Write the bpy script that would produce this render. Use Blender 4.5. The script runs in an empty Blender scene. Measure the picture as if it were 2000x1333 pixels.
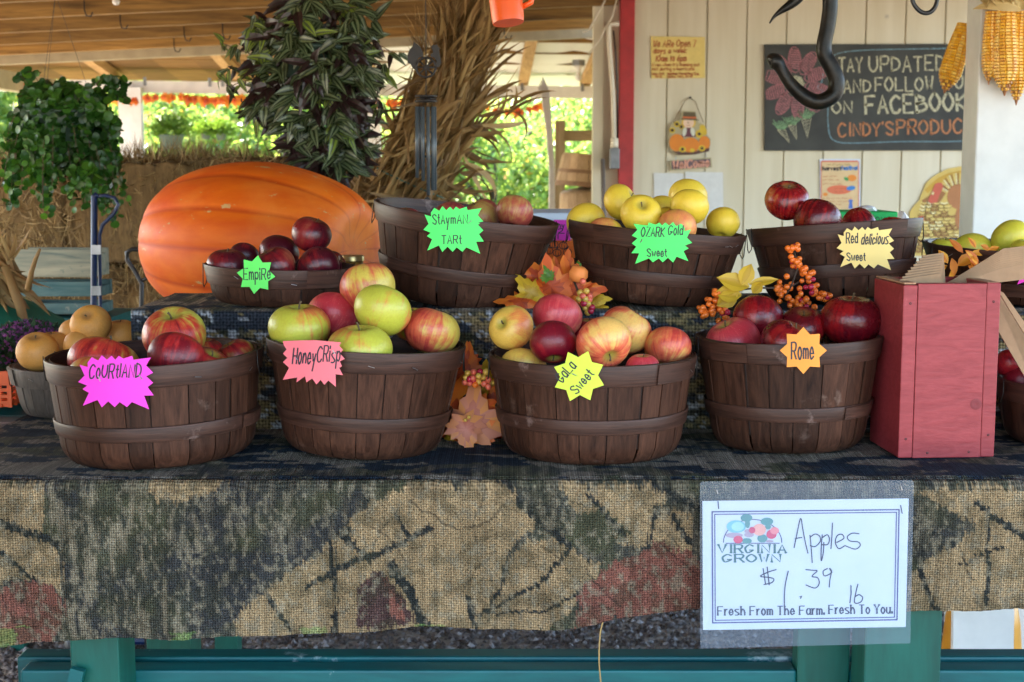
import bpy, math, random
import numpy as np
from mathutils import Vector, Matrix, Euler

R = math.radians
rnd = random.Random(7)
SC = bpy.context.scene
COL = SC.collection

# ------------------------------------------------------------------ camera, sky, sun, exposure
PITCH, ZC, LENS = R(7.0), 1.40, 50.0
cam_d = bpy.data.cameras.new('camera')
cam = bpy.data.objects.new('camera', cam_d)
COL.objects.link(cam)
cam.location = (0, 0, ZC)
cam.rotation_euler = (R(90) - PITCH, 0, 0)
cam_d.lens, cam_d.sensor_width = LENS, 36.0
cam_d.clip_start, cam_d.clip_end = 0.05, 2000
cam_d.dof.use_dof = True
cam_d.dof.focus_distance = 2.28
cam_d.dof.aperture_fstop = 10.0
SC.camera = cam

SUN_EL, SUN_AZ = R(47), R(-60)          # sun stands behind the shed, well to the left
wld = bpy.data.worlds.new('World')
SC.world = wld
wld.use_nodes = True
wn = wld.node_tree
for n in list(wn.nodes):
    wn.nodes.remove(n)
sky = wn.nodes.new('ShaderNodeTexSky')
sky.sky_type = 'NISHITA'
sky.sun_disc = False
sky.sun_elevation = SUN_EL
sky.sun_rotation = SUN_AZ
sky.air_density, sky.dust_density = 1.0, 1.6
bg = wn.nodes.new('ShaderNodeBackground')
bg.inputs['Strength'].default_value = 0.15
wo = wn.nodes.new('ShaderNodeOutputWorld')
wn.links.new(sky.outputs[0], bg.inputs['Color'])
wn.links.new(bg.outputs[0], wo.inputs['Surface'])

sl = bpy.data.lights.new('sun', 'SUN')
sl.energy, sl.angle, sl.color = 5.0, R(0.5), (1.0, 0.93, 0.82)
so = bpy.data.objects.new('sun', sl)
COL.objects.link(so)
sd = Vector((math.sin(SUN_AZ) * math.cos(SUN_EL), math.cos(SUN_AZ) * math.cos(SUN_EL), math.sin(SUN_EL)))
so.rotation_euler = sd.to_track_quat('Z', 'Y').to_euler()
so.location = (0, 0, 20)

SC.view_settings.view_transform = 'Standard'
SC.view_settings.look = 'None'
SC.view_settings.exposure = 3.42
SC.view_settings.gamma = 1.0
SC.render.engine = 'CYCLES'
SC.cycles.max_bounces = 10
SC.cycles.diffuse_bounces = 5
SC.cycles.glossy_bounces = 4
SC.cycles.transparent_max_bounces = 12
SC.cycles.transmission_bounces = 6
SC.cycles.use_denoising = True
SC.cycles.sample_clamp_indirect = 6.0
SC.cycles.caustics_reflective = False
SC.cycles.caustics_refractive = False

# ------------------------------------------------------------------ where a picture point lies at a given depth
FPX = LENS / 36.0 * 2000.0
CP, SP = math.cos(PITCH), math.sin(PITCH)

def at(px, py, Y):
    a, b = (px - 1000.0) / FPX, -(py - 666.5) / FPX
    d = Vector((a, CP + b * SP, -SP + b * CP))
    t = Y / d.y
    return Vector((a * t, Y, ZC + d.z * t))

def mpp(px, py, Y):                      # metres per photo pixel there
    b = -(py - 666.5) / FPX
    return Y / (CP + b * SP) / FPX

# ------------------------------------------------------------------ mesh builder
class MB:
    def __init__(s):
        s.v, s.f, s.t = [], [], []

    def add(s, vs, fs, tone=0.5):
        o = len(s.v)
        s.v.extend([tuple(p) for p in vs])
        for i, f in enumerate(fs):
            s.f.append(tuple(k + o for k in f))
            s.t.append(tone[i] if isinstance(tone, (list, tuple)) else tone)

    def box(s, x0, x1, y0, y1, z0, z1, tone=0.5, M=None):
        vs = [(x, y, z) for x in (x0, x1) for y in (y0, y1) for z in (z0, z1)]
        if M is not None:
            vs = [M @ Vector(p) for p in vs]
        s.add(vs, [(0, 1, 3, 2), (4, 6, 7, 5), (0, 4, 5, 1), (2, 3, 7, 6), (0, 2, 6, 4), (1, 5, 7, 3)], tone)

    def bar(s, a, b, w, h, tone=0.5, up=(0, 0, 1)):      # box between two points, w across, h along up
        a, b = Vector(a), Vector(b)
        d = (b - a).normalized()
        u = Vector(up)
        r = d.cross(u).normalized()
        u = r.cross(d).normalized()
        vs = [p + r * (i * w / 2) + u * (j * h / 2) for p in (a, b) for i in (-1, 1) for j in (-1, 1)]
        s.add(vs, [(0, 1, 3, 2), (4, 6, 7, 5), (0, 4, 5, 1), (2, 3, 7, 6), (0, 2, 6, 4), (1, 5, 7, 3)], tone)

    def tube(s, pts, r, n=8, tone=0.5, caps=True, flat=1.0):
        pts = [Vector(p) for p in pts]
        rr = r if isinstance(r, (list, tuple)) else [r] * len(pts)
        o = len(s.v)
        t0 = (pts[1] - pts[0]).normalized()
        u = t0.orthogonal().normalized()
        for i, p in enumerate(pts):
            t = (pts[min(i + 1, len(pts) - 1)] - pts[max(i - 1, 0)]).normalized()
            u = (u - t * u.dot(t)).normalized()
            w = t.cross(u)
            for k in range(n):
                a = 2 * math.pi * k / n
                s.v.append(tuple(p + (u * math.cos(a) + w * math.sin(a) * flat) * rr[i]))
        for i in range(len(pts) - 1):
            for k in range(n):
                s.f.append((o + i * n + k, o + i * n + (k + 1) % n, o + (i + 1) * n + (k + 1) % n, o + (i + 1) * n + k))
                s.t.append(tone)
        if caps:
            s.f.append(tuple(o + k for k in reversed(range(n))))
            s.f.append(tuple(o + (len(pts) - 1) * n + k for k in range(n)))
            s.t += [tone, tone]

    def lathe(s, prof, n=32, M=None, tone=0.5, a0=0.0, a1=2 * math.pi, rfun=None):
        full = abs(a1 - a0 - 2 * math.pi) < 1e-6
        m = n if full else n + 1
        o = len(s.v)
        for (r, z) in prof:
            for k in range(m):
                a = a0 + (a1 - a0) * k / n
                q = r * (rfun(a, z) if rfun else 1.0)
                p = Vector((q * math.cos(a), q * math.sin(a), z))
                s.v.append(tuple(M @ p if M is not None else p))
        for i in range(len(prof) - 1):
            for k in range(n):
                k2 = (k + 1) % m
                s.f.append((o + i * m + k, o + i * m + k2, o + (i + 1) * m + k2, o + (i + 1) * m + k))
                s.t.append(tone)

    def prism(s, poly, off, tone=0.5):                   # poly: list of 3d points, extruded by vector off
        n = len(poly)
        off = Vector(off)
        vs = [Vector(p) for p in poly] + [Vector(p) + off for p in poly]
        fs = [tuple(range(n)), tuple(reversed(range(n, 2 * n)))] + [(i, i + n, (i + 1) % n + n, (i + 1) % n) for i in range(n)]
        s.add(vs, fs, tone)

    def ball(s, c, r, n=8, tone=0.5, sc=(1, 1, 1)):
        prof = [(math.sin(math.pi * i / n), -math.cos(math.pi * i / n)) for i in range(n + 1)]
        prof[0], prof[-1] = (0.001, -1), (0.001, 1)
        s.lathe(prof, n * 2, Matrix.Translation(Vector(c)) @ Matrix.Diagonal((r * sc[0], r * sc[1], r * sc[2], 1)), tone)

    def build(s, name, mat, parent=None, smooth=False, world=False, link=True):
        vs = s.v
        if parent is not None and world:
            L = parent.location
            q = parent
            while q.parent is not None:
                q = q.parent
                L = L + q.location
            vs = [(p[0] - L[0], p[1] - L[1], p[2] - L[2]) for p in vs]
        me = bpy.data.meshes.new(name)
        me.from_pydata(vs, [], s.f)
        at_ = me.attributes.new('tone', 'FLOAT', 'FACE')
        at_.data.foreach_set('value', np.array(s.t, dtype=np.float32))
        if smooth:
            me.polygons.foreach_set('use_smooth', np.ones(len(s.f), dtype=bool))
        me.materials.append(mat)
        me.update()
        o = bpy.data.objects.new(name, me)
        COL.objects.link(o)
        if parent is not None:
            o.parent = parent
        return o

def smooth_angle(o, deg=35):
    me = o.data
    me.polygons.foreach_set('use_smooth', np.ones(len(me.polygons), dtype=bool))
    me.set_sharp_from_angle(angle=R(deg))
    return o

def bevel(o, w=0.003, seg=2):
    m = o.modifiers.new('bevel', 'BEVEL')
    m.width, m.segments, m.limit_method, m.angle_limit = w, seg, 'ANGLE', R(40)
    return o

def thing(name, label, cat, loc=(0, 0, 0), rot=(0, 0, 0), group=None):
    o = bpy.data.objects.new(name, None)
    COL.objects.link(o)
    o.location, o.rotation_euler = loc, rot
    o.empty_display_size = 0.05
    return tag(o, label, cat, group)

def tag(o, label, cat, group=None):
    o['label'], o['category'] = label, cat
    if group:
        o['group'] = group
    return o

def structure(o):
    o['kind'] = 'structure'
    return o

def copy_tree(o, parent=None):
    c = o.copy()
    COL.objects.link(c)
    if parent is not None:
        c.parent = parent
    for ch in list(o.children):
        copy_tree(ch, c)
    return c

# ------------------------------------------------------------------ materials
class NT:
    """small helper round one node tree"""
    def __init__(s, name):
        s.m = bpy.data.materials.new(name)
        s.m.use_nodes = True
        s.nt = s.m.node_tree
        for n in list(s.nt.nodes):
            s.nt.nodes.remove(n)
        s.out = s.nt.nodes.new('ShaderNodeOutputMaterial')

    def n(s, kind, props=None, **ins):
        x = s.nt.nodes.new('ShaderNode' + kind)
        for k, v in (props or {}).items():
            setattr(x, k, v)
        for k, v in ins.items():
            s.set(x, k, v)
        return x

    def set(s, x, k, v):
        key = int(k[1:]) if k[0] == 'i' and k[1:].isdigit() else k.replace('_', ' ')
        sock = x.inputs[key]
        if isinstance(v, bpy.types.NodeSocket):
            s.nt.links.new(v, sock)
        elif isinstance(v, bpy.types.Node):
            s.nt.links.new(v.outputs[0], sock)
        else:
            if sock.type == 'RGBA' and len(v) == 3:
                v = (*v, 1)
            sock.default_value = v

    def math(s, op, a, b=None, c=None, clamp=False):
        x = s.n('Math', {'operation': op, 'use_clamp': clamp})
        for i, q in enumerate((a, b, c)):
            if q is not None:
                s.set(x, 'i%d' % i, q)
        return x.outputs[0]

    def mix(s, f, a, b, mode='MIX'):
        x = s.n('Mix', {'data_type': 'RGBA', 'blend_type': mode})
        s.set(x, 'i0', f)
        s.set(x, 'i6', a)
        s.set(x, 'i7', b)
        return x.outputs[2]

    def ramp(s, f, stops, interp='LINEAR'):
        x = s.n('ValToRGB')
        x.color_ramp.interpolation = interp
        e = x.color_ramp.elements
        while len(e) < len(stops):
            e.new(0.5)
        for i, (p, c) in enumerate(stops):
            e[i].position = p
            e[i].color = (*c, 1) if len(c) == 3 else c
        s.set(x, 'Fac', f)
        return x.outputs[0]

    def obj(s, scale=(1, 1, 1), rand=0.0):
        tc = s.n('TexCoord')
        v = tc.outputs['Object']
        if rand:
            oi = s.n('ObjectInfo')
            cb = s.n('CombineXYZ', None, X=s.math('MULTIPLY', oi.outputs['Random'], rand), Y=s.math('MULTIPLY', oi.outputs['Random'], rand * 1.7), Z=s.math('MULTIPLY', oi.outputs['Random'], rand * 0.6))
            v = s.n('VectorMath', {'operation': 'ADD'}, i0=v, i1=cb.outputs[0]).outputs[0]
        if scale != (1, 1, 1):
            v = s.n('VectorMath', {'operation': 'MULTIPLY'}, i0=v, i1=scale).outputs[0]
        return v

    def noise(s, vec, scale=5.0, detail=3.0, rough=0.55, dist=0.0):
        return s.n('TexNoise', None, Vector=vec, Scale=scale, Detail=detail, Roughness=rough, Distortion=dist).outputs['Fac']

    def attr(s, name='tone', out='Fac'):
        return s.n('Attribute', {'attribute_name': name}).outputs[out]

    def pr(s, col, rough=0.6, bump=None, bstr=0.2, bdist=0.002, **kw):
        p = s.n('BsdfPrincipled')
        s.set(p, 'Base Color', col)
        s.set(p, 'Roughness', rough)
        for k, v in kw.items():
            s.set(p, k, v)
        if bump is not None:
            b = s.n('Bump', None, Height=bump, Strength=bstr, Distance=bdist)
            s.nt.links.new(b.outputs[0], p.inputs['Normal'])
        return p

    def done(s, sh):
        s.nt.links.new(sh.outputs[0] if isinstance(sh, bpy.types.Node) else sh, s.out.inputs['Surface'])
        return s.m

def m_plain(name, col, rough=0.6, var=0.25, scale=30, bstr=0.1, metal=0.0, spec=0.5):
    t = NT(name)
    v = t.obj()
    n = t.noise(v, scale, 4)
    c = t.mix(t.ramp(n, [(0.3, (0, 0, 0)), (0.7, (1, 1, 1))]), tuple(x * (1 - var) for x in col), tuple(min(1, x * (1 + var * 0.6)) for x in col))
    return t.done(t.pr(c, rough, n, bstr, 0.002, Metallic=metal, Specular_IOR_Level=spec))

def m_wood(name, c1, c2, grain=(40, 40, 3), rough=0.7, knots=True, tone=0.5, bstr=0.25, wear=None, spec=0.4):
    """grain runs along the axis with the small scale; per-face tone shifts each plank"""
    t = NT(name)
    tn = t.attr('tone')
    tc = t.obj()
    sh = t.n('VectorMath', {'operation': 'ADD'}, i0=tc, i1=t.n('CombineXYZ', None, X=t.math('MULTIPLY', tn, 7.3), Y=t.math('MULTIPLY', tn, 3.1), Z=t.math('MULTIPLY', tn, 5.7)).outputs[0]).outputs[0]
    v = t.n('VectorMath', {'operation': 'MULTIPLY'}, i0=sh, i1=grain).outputs[0]
    g = t.noise(v, 1.0, 5, 0.6, 1.2)
    g2 = t.noise(v, 4.0, 3, 0.6)
    f = t.math('ADD', t.math('MULTIPLY', g, 0.75), t.math('MULTIPLY', g2, 0.3))
    c = t.mix(t.ramp(f, [(0.35, (0, 0, 0)), (0.68, (1, 1, 1))]), c1, c2)
    if knots:
        vo = t.n('TexVoronoi', None, Vector=t.n('VectorMath', {'operation': 'MULTIPLY'}, i0=sh, i1=tuple(min(x, 9) * 0.5 if x < 9 else x * 0.16 for x in grain)).outputs[0], Scale=0.8)
        k = t.ramp(vo.outputs['Distance'], [(0.05, (1, 1, 1)), (0.13, (0, 0, 0))])
        c = t.mix(k, c, tuple(x * 0.3 for x in c1))
    if wear:
        w = t.noise(t.obj(), 9, 6, 0.7)
        c = t.mix(t.ramp(w, [(0.62, (0, 0, 0)), (0.70, (1, 1, 1))]), c, wear)
    k = t.math('ADD', t.math('MULTIPLY', tn, 2 * tone), 1 - tone)
    c = t.n('VectorMath', {'operation': 'SCALE'}, i0=c, Scale=k).outputs[0]
    return t.done(t.pr(c, rough, f, bstr, 0.002, Specular_IOR_Level=spec))

def m_leaf(name, stops, rough=0.5, trans=0.35, var=0.35):
    """leaf: colour from per-face tone, part of the light passes through"""
    t = NT(name)
    c = t.ramp(t.attr('tone'), stops)
    n = t.noise(t.obj(), 7, 2)
    c = t.n('VectorMath', {'operation': 'SCALE'}, i0=c, Scale=t.math('ADD', t.math('MULTIPLY', n, 2 * var), 1 - var)).outputs[0]
    p = t.pr(c, rough)
    tr = t.n('BsdfTranslucent')
    t.set(tr, 'Color', t.mix(0.4, c, (0.35, 0.4, 0.03), 'SCREEN') if trans > 0.3 else c)
    mx = t.n('MixShader', None, i0=trans, i1=p.outputs[0], i2=tr.outputs[0])
    return t.done(mx)

def m_apple(name, ground, blush, dark, amount, streak=0.4, speck=0.25, rough=0.28, cavity=(0.32, 0.3, 0.05)):
    t = NT(name)
    tc = t.n('TexCoord').outputs['Object']
    oi = t.n('ObjectInfo').outputs['Random']
    sep = t.n('SeparateXYZ', None, i0=tc)
    X, Y, Z = sep.outputs
    rad = t.math('SQRT', t.math('ADD', t.math('MULTIPLY', X, X), t.math('MULTIPLY', Y, Y)))
    rs = t.math('MAXIMUM', rad, 0.02)
    off = t.math('MULTIPLY', oi, 23.0)
    sv = t.n('CombineXYZ', None, X=t.math('ADD', t.math('DIVIDE', X, rs), off), Y=t.math('DIVIDE', Y, rs), Z=t.math('MULTIPLY', Z, 0.12)).outputs[0]
    st = t.noise(sv, 6.5, 5, 0.65)
    lv = t.n('VectorMath', {'operation': 'ADD'}, i0=tc, i1=t.n('CombineXYZ', None, X=off, Y=off, Z=off).outputs[0]).outputs[0]
    lo = t.noise(lv, 1.1, 3, 0.55)
    f = t.math('ADD', t.math('MULTIPLY', t.math('SUBTRACT', lo, 0.5), 2.2), t.math('MULTIPLY', t.math('SUBTRACT', st, 0.5), streak * 3))
    f = t.math('ADD', f, t.math('MULTIPLY', X, 0.35))
    f = t.math('ADD', f, amount)
    fb = t.n('MapRange', {'interpolation_type': 'SMOOTHSTEP'}, i0=f, i1=0.1, i2=0.75).outputs[0]
    c = t.mix(fb, ground, blush)
    fd = t.n('MapRange', {'interpolation_type': 'SMOOTHSTEP'}, i0=t.math('ADD', f, t.math('MULTIPLY', t.math('SUBTRACT', st, 0.5), streak * 2)), i1=0.7, i2=1.25).outputs[0]
    c = t.mix(fd, c, dark)
    vo = t.n('TexVoronoi', None, Vector=lv, Scale=11.0)
    sp = t.ramp(vo.outputs['Distance'], [(0.06, (1, 1, 1)), (0.16, (0, 0, 0))])
    c = t.mix(t.math('MULTIPLY', sp, speck), c, tuple(min(1, 0.4 * g + 0.35) for g in ground))
    cav = t.n('MapRange', {'interpolation_type': 'SMOOTHSTEP'}, i0=rad, i1=0.42, i2=0.1).outputs[0]
    cav = t.math('MULTIPLY', cav, t.n('MapRange', None, i0=Z, i1=0.0, i2=0.3).outputs[0])
    c = t.mix(t.math('MULTIPLY', cav, 0.85), c, cavity)
    fine = t.noise(lv, 14, 3)
    c = t.mix(t.math('MULTIPLY', t.math('SUBTRACT', fine, 0.4), 0.5, clamp=True), c, tuple(0.5 * g for g in dark))
    rg = t.math('ADD', rough, t.math('MULTIPLY', t.noise(lv, 3, 3), 0.16))
    bmp = t.math('ADD', t.math('MULTIPLY', fine, 0.3), lo)
    p = t.pr(c, rg, bmp, 0.12, 0.03, Specular_IOR_Level=0.5)
    return t.done(p)

# ------------------------------------------------------------------ palette
M = {}
M['joist'] = m_wood('pine joists', (0.13, 0.066, 0.015), (0.33, 0.185, 0.048), (2.2, 34, 34), 0.75, True, 0.45)
M['deck'] = m_wood('roof boards', (0.14, 0.075, 0.022), (0.25, 0.14, 0.045), (2, 26, 26), 0.8, False, 0.3)
M['rafter'] = m_wood('rafters along the slope', (0.34, 0.19, 0.07), (0.56, 0.36, 0.16), (30, 2.2, 30), 0.75, True, 0.25)
M['white_paint'] = m_plain('old white paint', (0.74, 0.73, 0.70), 0.55, 0.10, 12, 0.15)
M['cream_paint'] = m_plain('cream paint', (0.72, 0.66, 0.52), 0.55, 0.10, 12, 0.15)
M['metal_roof'] = m_plain('white metal roofing', (0.80, 0.80, 0.80), 0.45, 0.06, 3, 0.05)
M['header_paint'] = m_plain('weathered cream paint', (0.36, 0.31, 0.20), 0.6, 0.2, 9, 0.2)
M['hay_straw'] = m_leaf('hay straw', [(0.0, (0.13, 0.075, 0.027)), (0.5, (0.27, 0.17, 0.06)), (1.0, (0.45, 0.32, 0.14))], 0.6, 0.12, 0.3)
M['red_paint'] = m_plain('red barn paint', (0.42, 0.018, 0.02), 0.45, 0.2, 20, 0.2)
M['teal_paint'] = m_wood('teal paint', (0.0, 0.060, 0.068), (0.002, 0.115, 0.112), (3, 20, 20), 0.42, False, 0.1, 0.15, wear=(0.35, 0.42, 0.42))
M['green_paint'] = m_wood('green paint', (0.0, 0.055, 0.040), (0.002, 0.092, 0.066), (20, 20, 3), 0.42, False, 0.1, 0.15)
M['stave'] = m_wood('brown stained staves', (0.022, 0.0088, 0.0055), (0.078, 0.033, 0.0195), (75, 75, 3.2), 0.5, False, 0.55, 0.55, wear=(0.13, 0.08, 0.06), spec=0.16)
M['hoop'] = m_wood('brown stained hoops', (0.020, 0.008, 0.005), (0.080, 0.035, 0.023), (6, 6, 150), 0.48, False, 0.3, 0.35, wear=(0.20, 0.13, 0.11), spec=0.3)
M['stave_grey'] = m_wood('weathered staves', (0.05, 0.036, 0.028), (0.13, 0.10, 0.08), (55, 55, 4), 0.6, False, 0.35, 0.35)
M['dark_in'] = m_plain('dark basket bottom', (0.035, 0.02, 0.015), 0.8, 0.3)
M['bare_basket'] = m_wood('bare basket wood', (0.30, 0.18, 0.09), (0.52, 0.36, 0.20), (40, 40, 4), 0.7, False, 0.25)
M['bare_hoop'] = m_plain('bare basket hoop', (0.22, 0.12, 0.06), 0.7, 0.2)
M['steel'] = m_plain('steel wire', (0.45, 0.45, 0.46), 0.35, 0.1, 30, 0.05, 0.9)
M['rust'] = m_plain('dark iron', (0.03, 0.026, 0.024), 0.55, 0.3, 30, 0.2, 0.4)
M['grey_metal'] = m_plain('galvanised grey', (0.22, 0.23, 0.24), 0.5, 0.2, 30, 0.1, 0.3)
M['black_enamel'] = m_plain('black enamel', (0.012, 0.012, 0.013), 0.35, 0.2)
M['blue_enamel'] = m_plain('blue enamel', (0.006, 0.02, 0.075), 0.35, 0.25)
M['orange_plastic'] = m_plain('orange plastic', (0.80, 0.10, 0.01), 0.4, 0.1)
M['orange_enamel'] = m_plain('orange enamel', (0.85, 0.11, 0.015), 0.35, 0.05)
M['kraft'] = m_plain('brown kraft paper', (0.36, 0.22, 0.12), 0.8, 0.12, 60, 0.15)
M['kraft_dark'] = m_plain('kraft paper shade print', (0.12, 0.07, 0.04), 0.8, 0.12)
M['paper'] = m_plain('white paper', (0.60, 0.67, 0.76), 0.6, 0.03)  # cool tint paints bluish skylight into the white
M['yellow_paper'] = m_plain('yellow paper', (0.75, 0.58, 0.18), 0.75, 0.06)
M['ink_black'] = m_plain('black ink', (0.02, 0.02, 0.03), 0.6, 0.1)
M['ink_blue'] = m_plain('blue black ink', (0.02, 0.025, 0.09), 0.6, 0.1)
M['ink_red'] = m_plain('red ink', (0.45, 0.09, 0.03), 0.6, 0.1)
M['glass_jar'] = None
M['stem'] = m_plain('brown stems', (0.10, 0.065, 0.03), 0.7, 0.3, 60, 0.3)
M['twig'] = m_plain('dark twig', (0.05, 0.03, 0.018), 0.7, 0.3, 60, 0.3)
M['straw'] = m_leaf('straw', [(0.0, (0.20, 0.12, 0.045)), (0.5, (0.40, 0.26, 0.09)), (1.0, (0.62, 0.46, 0.20))], 0.6, 0.15, 0.3)
M['hay_core'] = m_wood('packed hay', (0.06, 0.034, 0.012), (0.22, 0.135, 0.052), (38, 38, 7), 0.9, False, 0.2, 0.9)
M['husk'] = m_leaf('dry corn husk', [(0.0, (0.14, 0.075, 0.022)), (0.5, (0.29, 0.165, 0.055)), (1.0, (0.50, 0.33, 0.13))], 0.65, 0.22, 0.4)
M['charlie'] = m_leaf('round green leaves', [(0.0, (0.012, 0.05, 0.008)), (0.6, (0.035, 0.12, 0.015)), (1.0, (0.10, 0.24, 0.02))], 0.35, 0.3, 0.4)
M['tradescantia'] = m_leaf('striped inch plant leaves', [(0.0, (0.035, 0.009, 0.015)), (0.25, (0.015, 0.026, 0.010)), (0.55, (0.028, 0.055, 0.014)), (0.8, (0.13, 0.16, 0.08)), (1.0, (0.22, 0.30, 0.04))], 0.32, 0.18, 0.25)
M['tree_leaf'] = m_leaf('sunlit tree leaves', [(0.0, (0.05, 0.14, 0.04)), (0.45, (0.14, 0.27, 0.05)), (0.9, (0.36, 0.42, 0.10)), (1.0, (0.46, 0.24, 0.05))], 0.35, 0.5, 0.35)
M['fern'] = m_leaf('fern green', [(0.0, (0.03, 0.12, 0.015)), (1.0, (0.13, 0.30, 0.03))], 0.5, 0.35, 0.3)
M['mum_leaf'] = m_leaf('mum leaves', [(0.0, (0.012, 0.03, 0.012)), (1.0, (0.03, 0.07, 0.02))], 0.6, 0.1, 0.3)
M['mum_flower'] = m_leaf('purple mum buds', [(0.0, (0.10, 0.02, 0.09)), (1.0, (0.32, 0.08, 0.26))], 0.6, 0.1, 0.3)
M['fall_red'] = m_leaf('silk leaf red orange', [(0.0, (0.25, 0.02, 0.01)), (0.45, (0.68, 0.10, 0.015)), (0.8, (0.82, 0.25, 0.02)), (1.0, (0.75, 0.45, 0.04))], 0.55, 0.25, 0.25)
M['fall_pink'] = m_leaf('silk leaf dusty pink', [(0.0, (0.45, 0.12, 0.08)), (0.5, (0.62, 0.22, 0.13)), (0.8, (0.80, 0.32, 0.04)), (1.0, (0.72, 0.50, 0.06))], 0.55, 0.2, 0.2)
M['fall_gold'] = m_leaf('silk leaf gold', [(0.0, (0.38, 0.20, 0.015)), (0.6, (0.62, 0.38, 0.02)), (1.0, (0.75, 0.52, 0.05))], 0.5, 0.25, 0.25)
M['fall_orange'] = m_leaf('silk petals orange', [(0.0, (0.65, 0.14, 0.01)), (1.0, (0.90, 0.42, 0.03))], 0.55, 0.3, 0.2)
M['berry_orange'] = m_plain('orange berry', (0.80, 0.17, 0.02), 0.25, 0.15, 90, 0.02)
M['berry_red'] = m_plain('crimson berry', (0.45, 0.02, 0.05), 0.25, 0.15, 90, 0.02)
M['berry_pink'] = m_plain('coral berry', (0.72, 0.14, 0.08), 0.3, 0.2, 90, 0.02)
M['berry_gold'] = m_plain('golden berry', (0.68, 0.40, 0.07), 0.3, 0.2, 90, 0.02)
M['red_bin'] = m_wood('red stained pine box', (0.24, 0.022, 0.027), (0.35, 0.044, 0.05), (14, 30, 60), 0.5, False, 0.12, 0.4, wear=(0.47, 0.10, 0.11))
M['bin_edge'] = m_wood('worn box edge', (0.30, 0.14, 0.08), (0.50, 0.30, 0.17), (40, 4, 40), 0.7, False, 0.1)
M['gold_lid'] = m_plain('gold jar lid', (0.55, 0.42, 0.18), 0.35, 0.1, 60, 0.05, 0.8)
M['chalk_board'] = m_plain('chalkboard slate', (0.040, 0.041, 0.034), 0.7, 0.45, 6, 0.05)
M['tarp'] = m_plain('green tarp', (0.0, 0.13, 0.085), 0.5, 0.25, 8, 0.3)
M['ceramic'] = m_plain('white porcelain', (0.75, 0.74, 0.70), 0.35, 0.05)
M['pot_green'] = m_plain('dull green pot', (0.05, 0.09, 0.07), 0.5, 0.15)
M['snake'] = None

def chalk(name, col):
    t = NT(name)
    n = t.noise(t.obj(), 220, 4, 0.7)
    c = t.mix(t.ramp(n, [(0.38, (0, 0, 0)), (0.55, (1, 1, 1))]), (0.06, 0.06, 0.05), col)
    return t.done(t.pr(c, 0.9))
M['chalk_cream'] = chalk('cream chalk', (0.66, 0.62, 0.40))
M['chalk_orange'] = chalk('orange chalk', (0.62, 0.24, 0.09))
M['chalk_blue'] = chalk('blue chalk', (0.20, 0.36, 0.42))
M['chalk_pink'] = chalk('pink chalk', (0.48, 0.17, 0.19))
M['chalk_green'] = chalk('green chalk', (0.25, 0.45, 0.22))

def flatm(name, col, rough=0.65):
    k = 'flat ' + name
    if k not in M:
        M[k] = m_plain(k, col, rough, 0.08, 25, 0.03)
    return M[k]

# siding with faint vertical brush marks and nail-head grime
t = NT('white siding')
v = t.obj((14, 14, 1.2))
n1 = t.noise(v, 1.0, 4)
n2 = t.noise(t.obj(), 7, 5, 0.7)
c = t.mix(t.ramp(n1, [(0.3, (0, 0, 0)), (0.7, (1, 1, 1))]), (0.60, 0.53, 0.365), (0.69, 0.63, 0.47))
c = t.mix(t.ramp(n2, [(0.70, (0, 0, 0)), (0.76, (1, 1, 1))]), c, (0.42, 0.38, 0.30))
M['siding'] = t.done(t.pr(c, 0.6, n1, 0.2, 0.003))

# jar glass, clear sheet
t = NT('amber honey glass')
M['glass_jar'] = t.done(t.pr((0.45, 0.22, 0.05), 0.08, None, Transmission_Weight=0.5, IOR=1.4))
t = NT('clear laminate')
tb = t.n('BsdfTransparent')
t.set(tb, 'Color', (0.97, 0.98, 0.99))
gl = t.pr((0.40, 0.47, 0.56), 0.10, t.noise(t.obj(), 9, 2), 0.25, 0.01)
M['laminate'] = t.done(t.n('MixShader', None, i0=0.11, i1=tb.outputs[0], i2=gl.outputs[0]))
t = NT('black rubber snake')
n = t.n('TexVoronoi', None, Vector=t.obj(), Scale=260.0).outputs['Distance']
c = t.mix(t.ramp(t.noise(t.obj(), 30, 4), [(0.4, (0, 0, 0)), (0.7, (1, 1, 1))]), (0.004, 0.004, 0.0035), (0.022, 0.017, 0.011))
M['snake'] = t.done(t.pr(c, 0.38, n, 0.25, 0.001, Specular_IOR_Level=0.25))

# gravel ground, grass beyond
t = NT('gravel and grass ground')
v = t.obj()
vo = t.n('TexVoronoi', None, Vector=v, Scale=70.0)
st = t.mix(0.8, t.ramp(t.n('SeparateColor', None, i0=vo.outputs['Color']).outputs[0], [(0.0, (0.08, 0.06, 0.045)), (0.5, (0.24, 0.20, 0.155)), (1.0, (0.46, 0.41, 0.34))]), (0.24, 0.195, 0.15))
grass = t.mix(t.noise(v, 3, 5), (0.05, 0.10, 0.02), (0.14, 0.19, 0.04))
yy = t.n('SeparateXYZ', None, i0=v).outputs[1]
edge = t.n('MapRange', None, i0=t.math('ADD', yy, t.math('MULTIPLY', t.noise(v, 0.8, 4), 3)), i1=13.0, i2=14.0).outputs[0]
c = t.mix(edge, st, grass)
M['ground'] = t.done(t.pr(c, 0.9, vo.outputs['Distance'], 0.8, 0.01))
t = NT('pebbles')
c = t.ramp(t.attr('tone'), [(0.0, (0.04, 0.028, 0.022)), (0.6, (0.10, 0.08, 0.072)), (1.0, (0.34, 0.32, 0.31))])
M['pebble'] = t.done(t.pr(c, 0.85))

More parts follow.
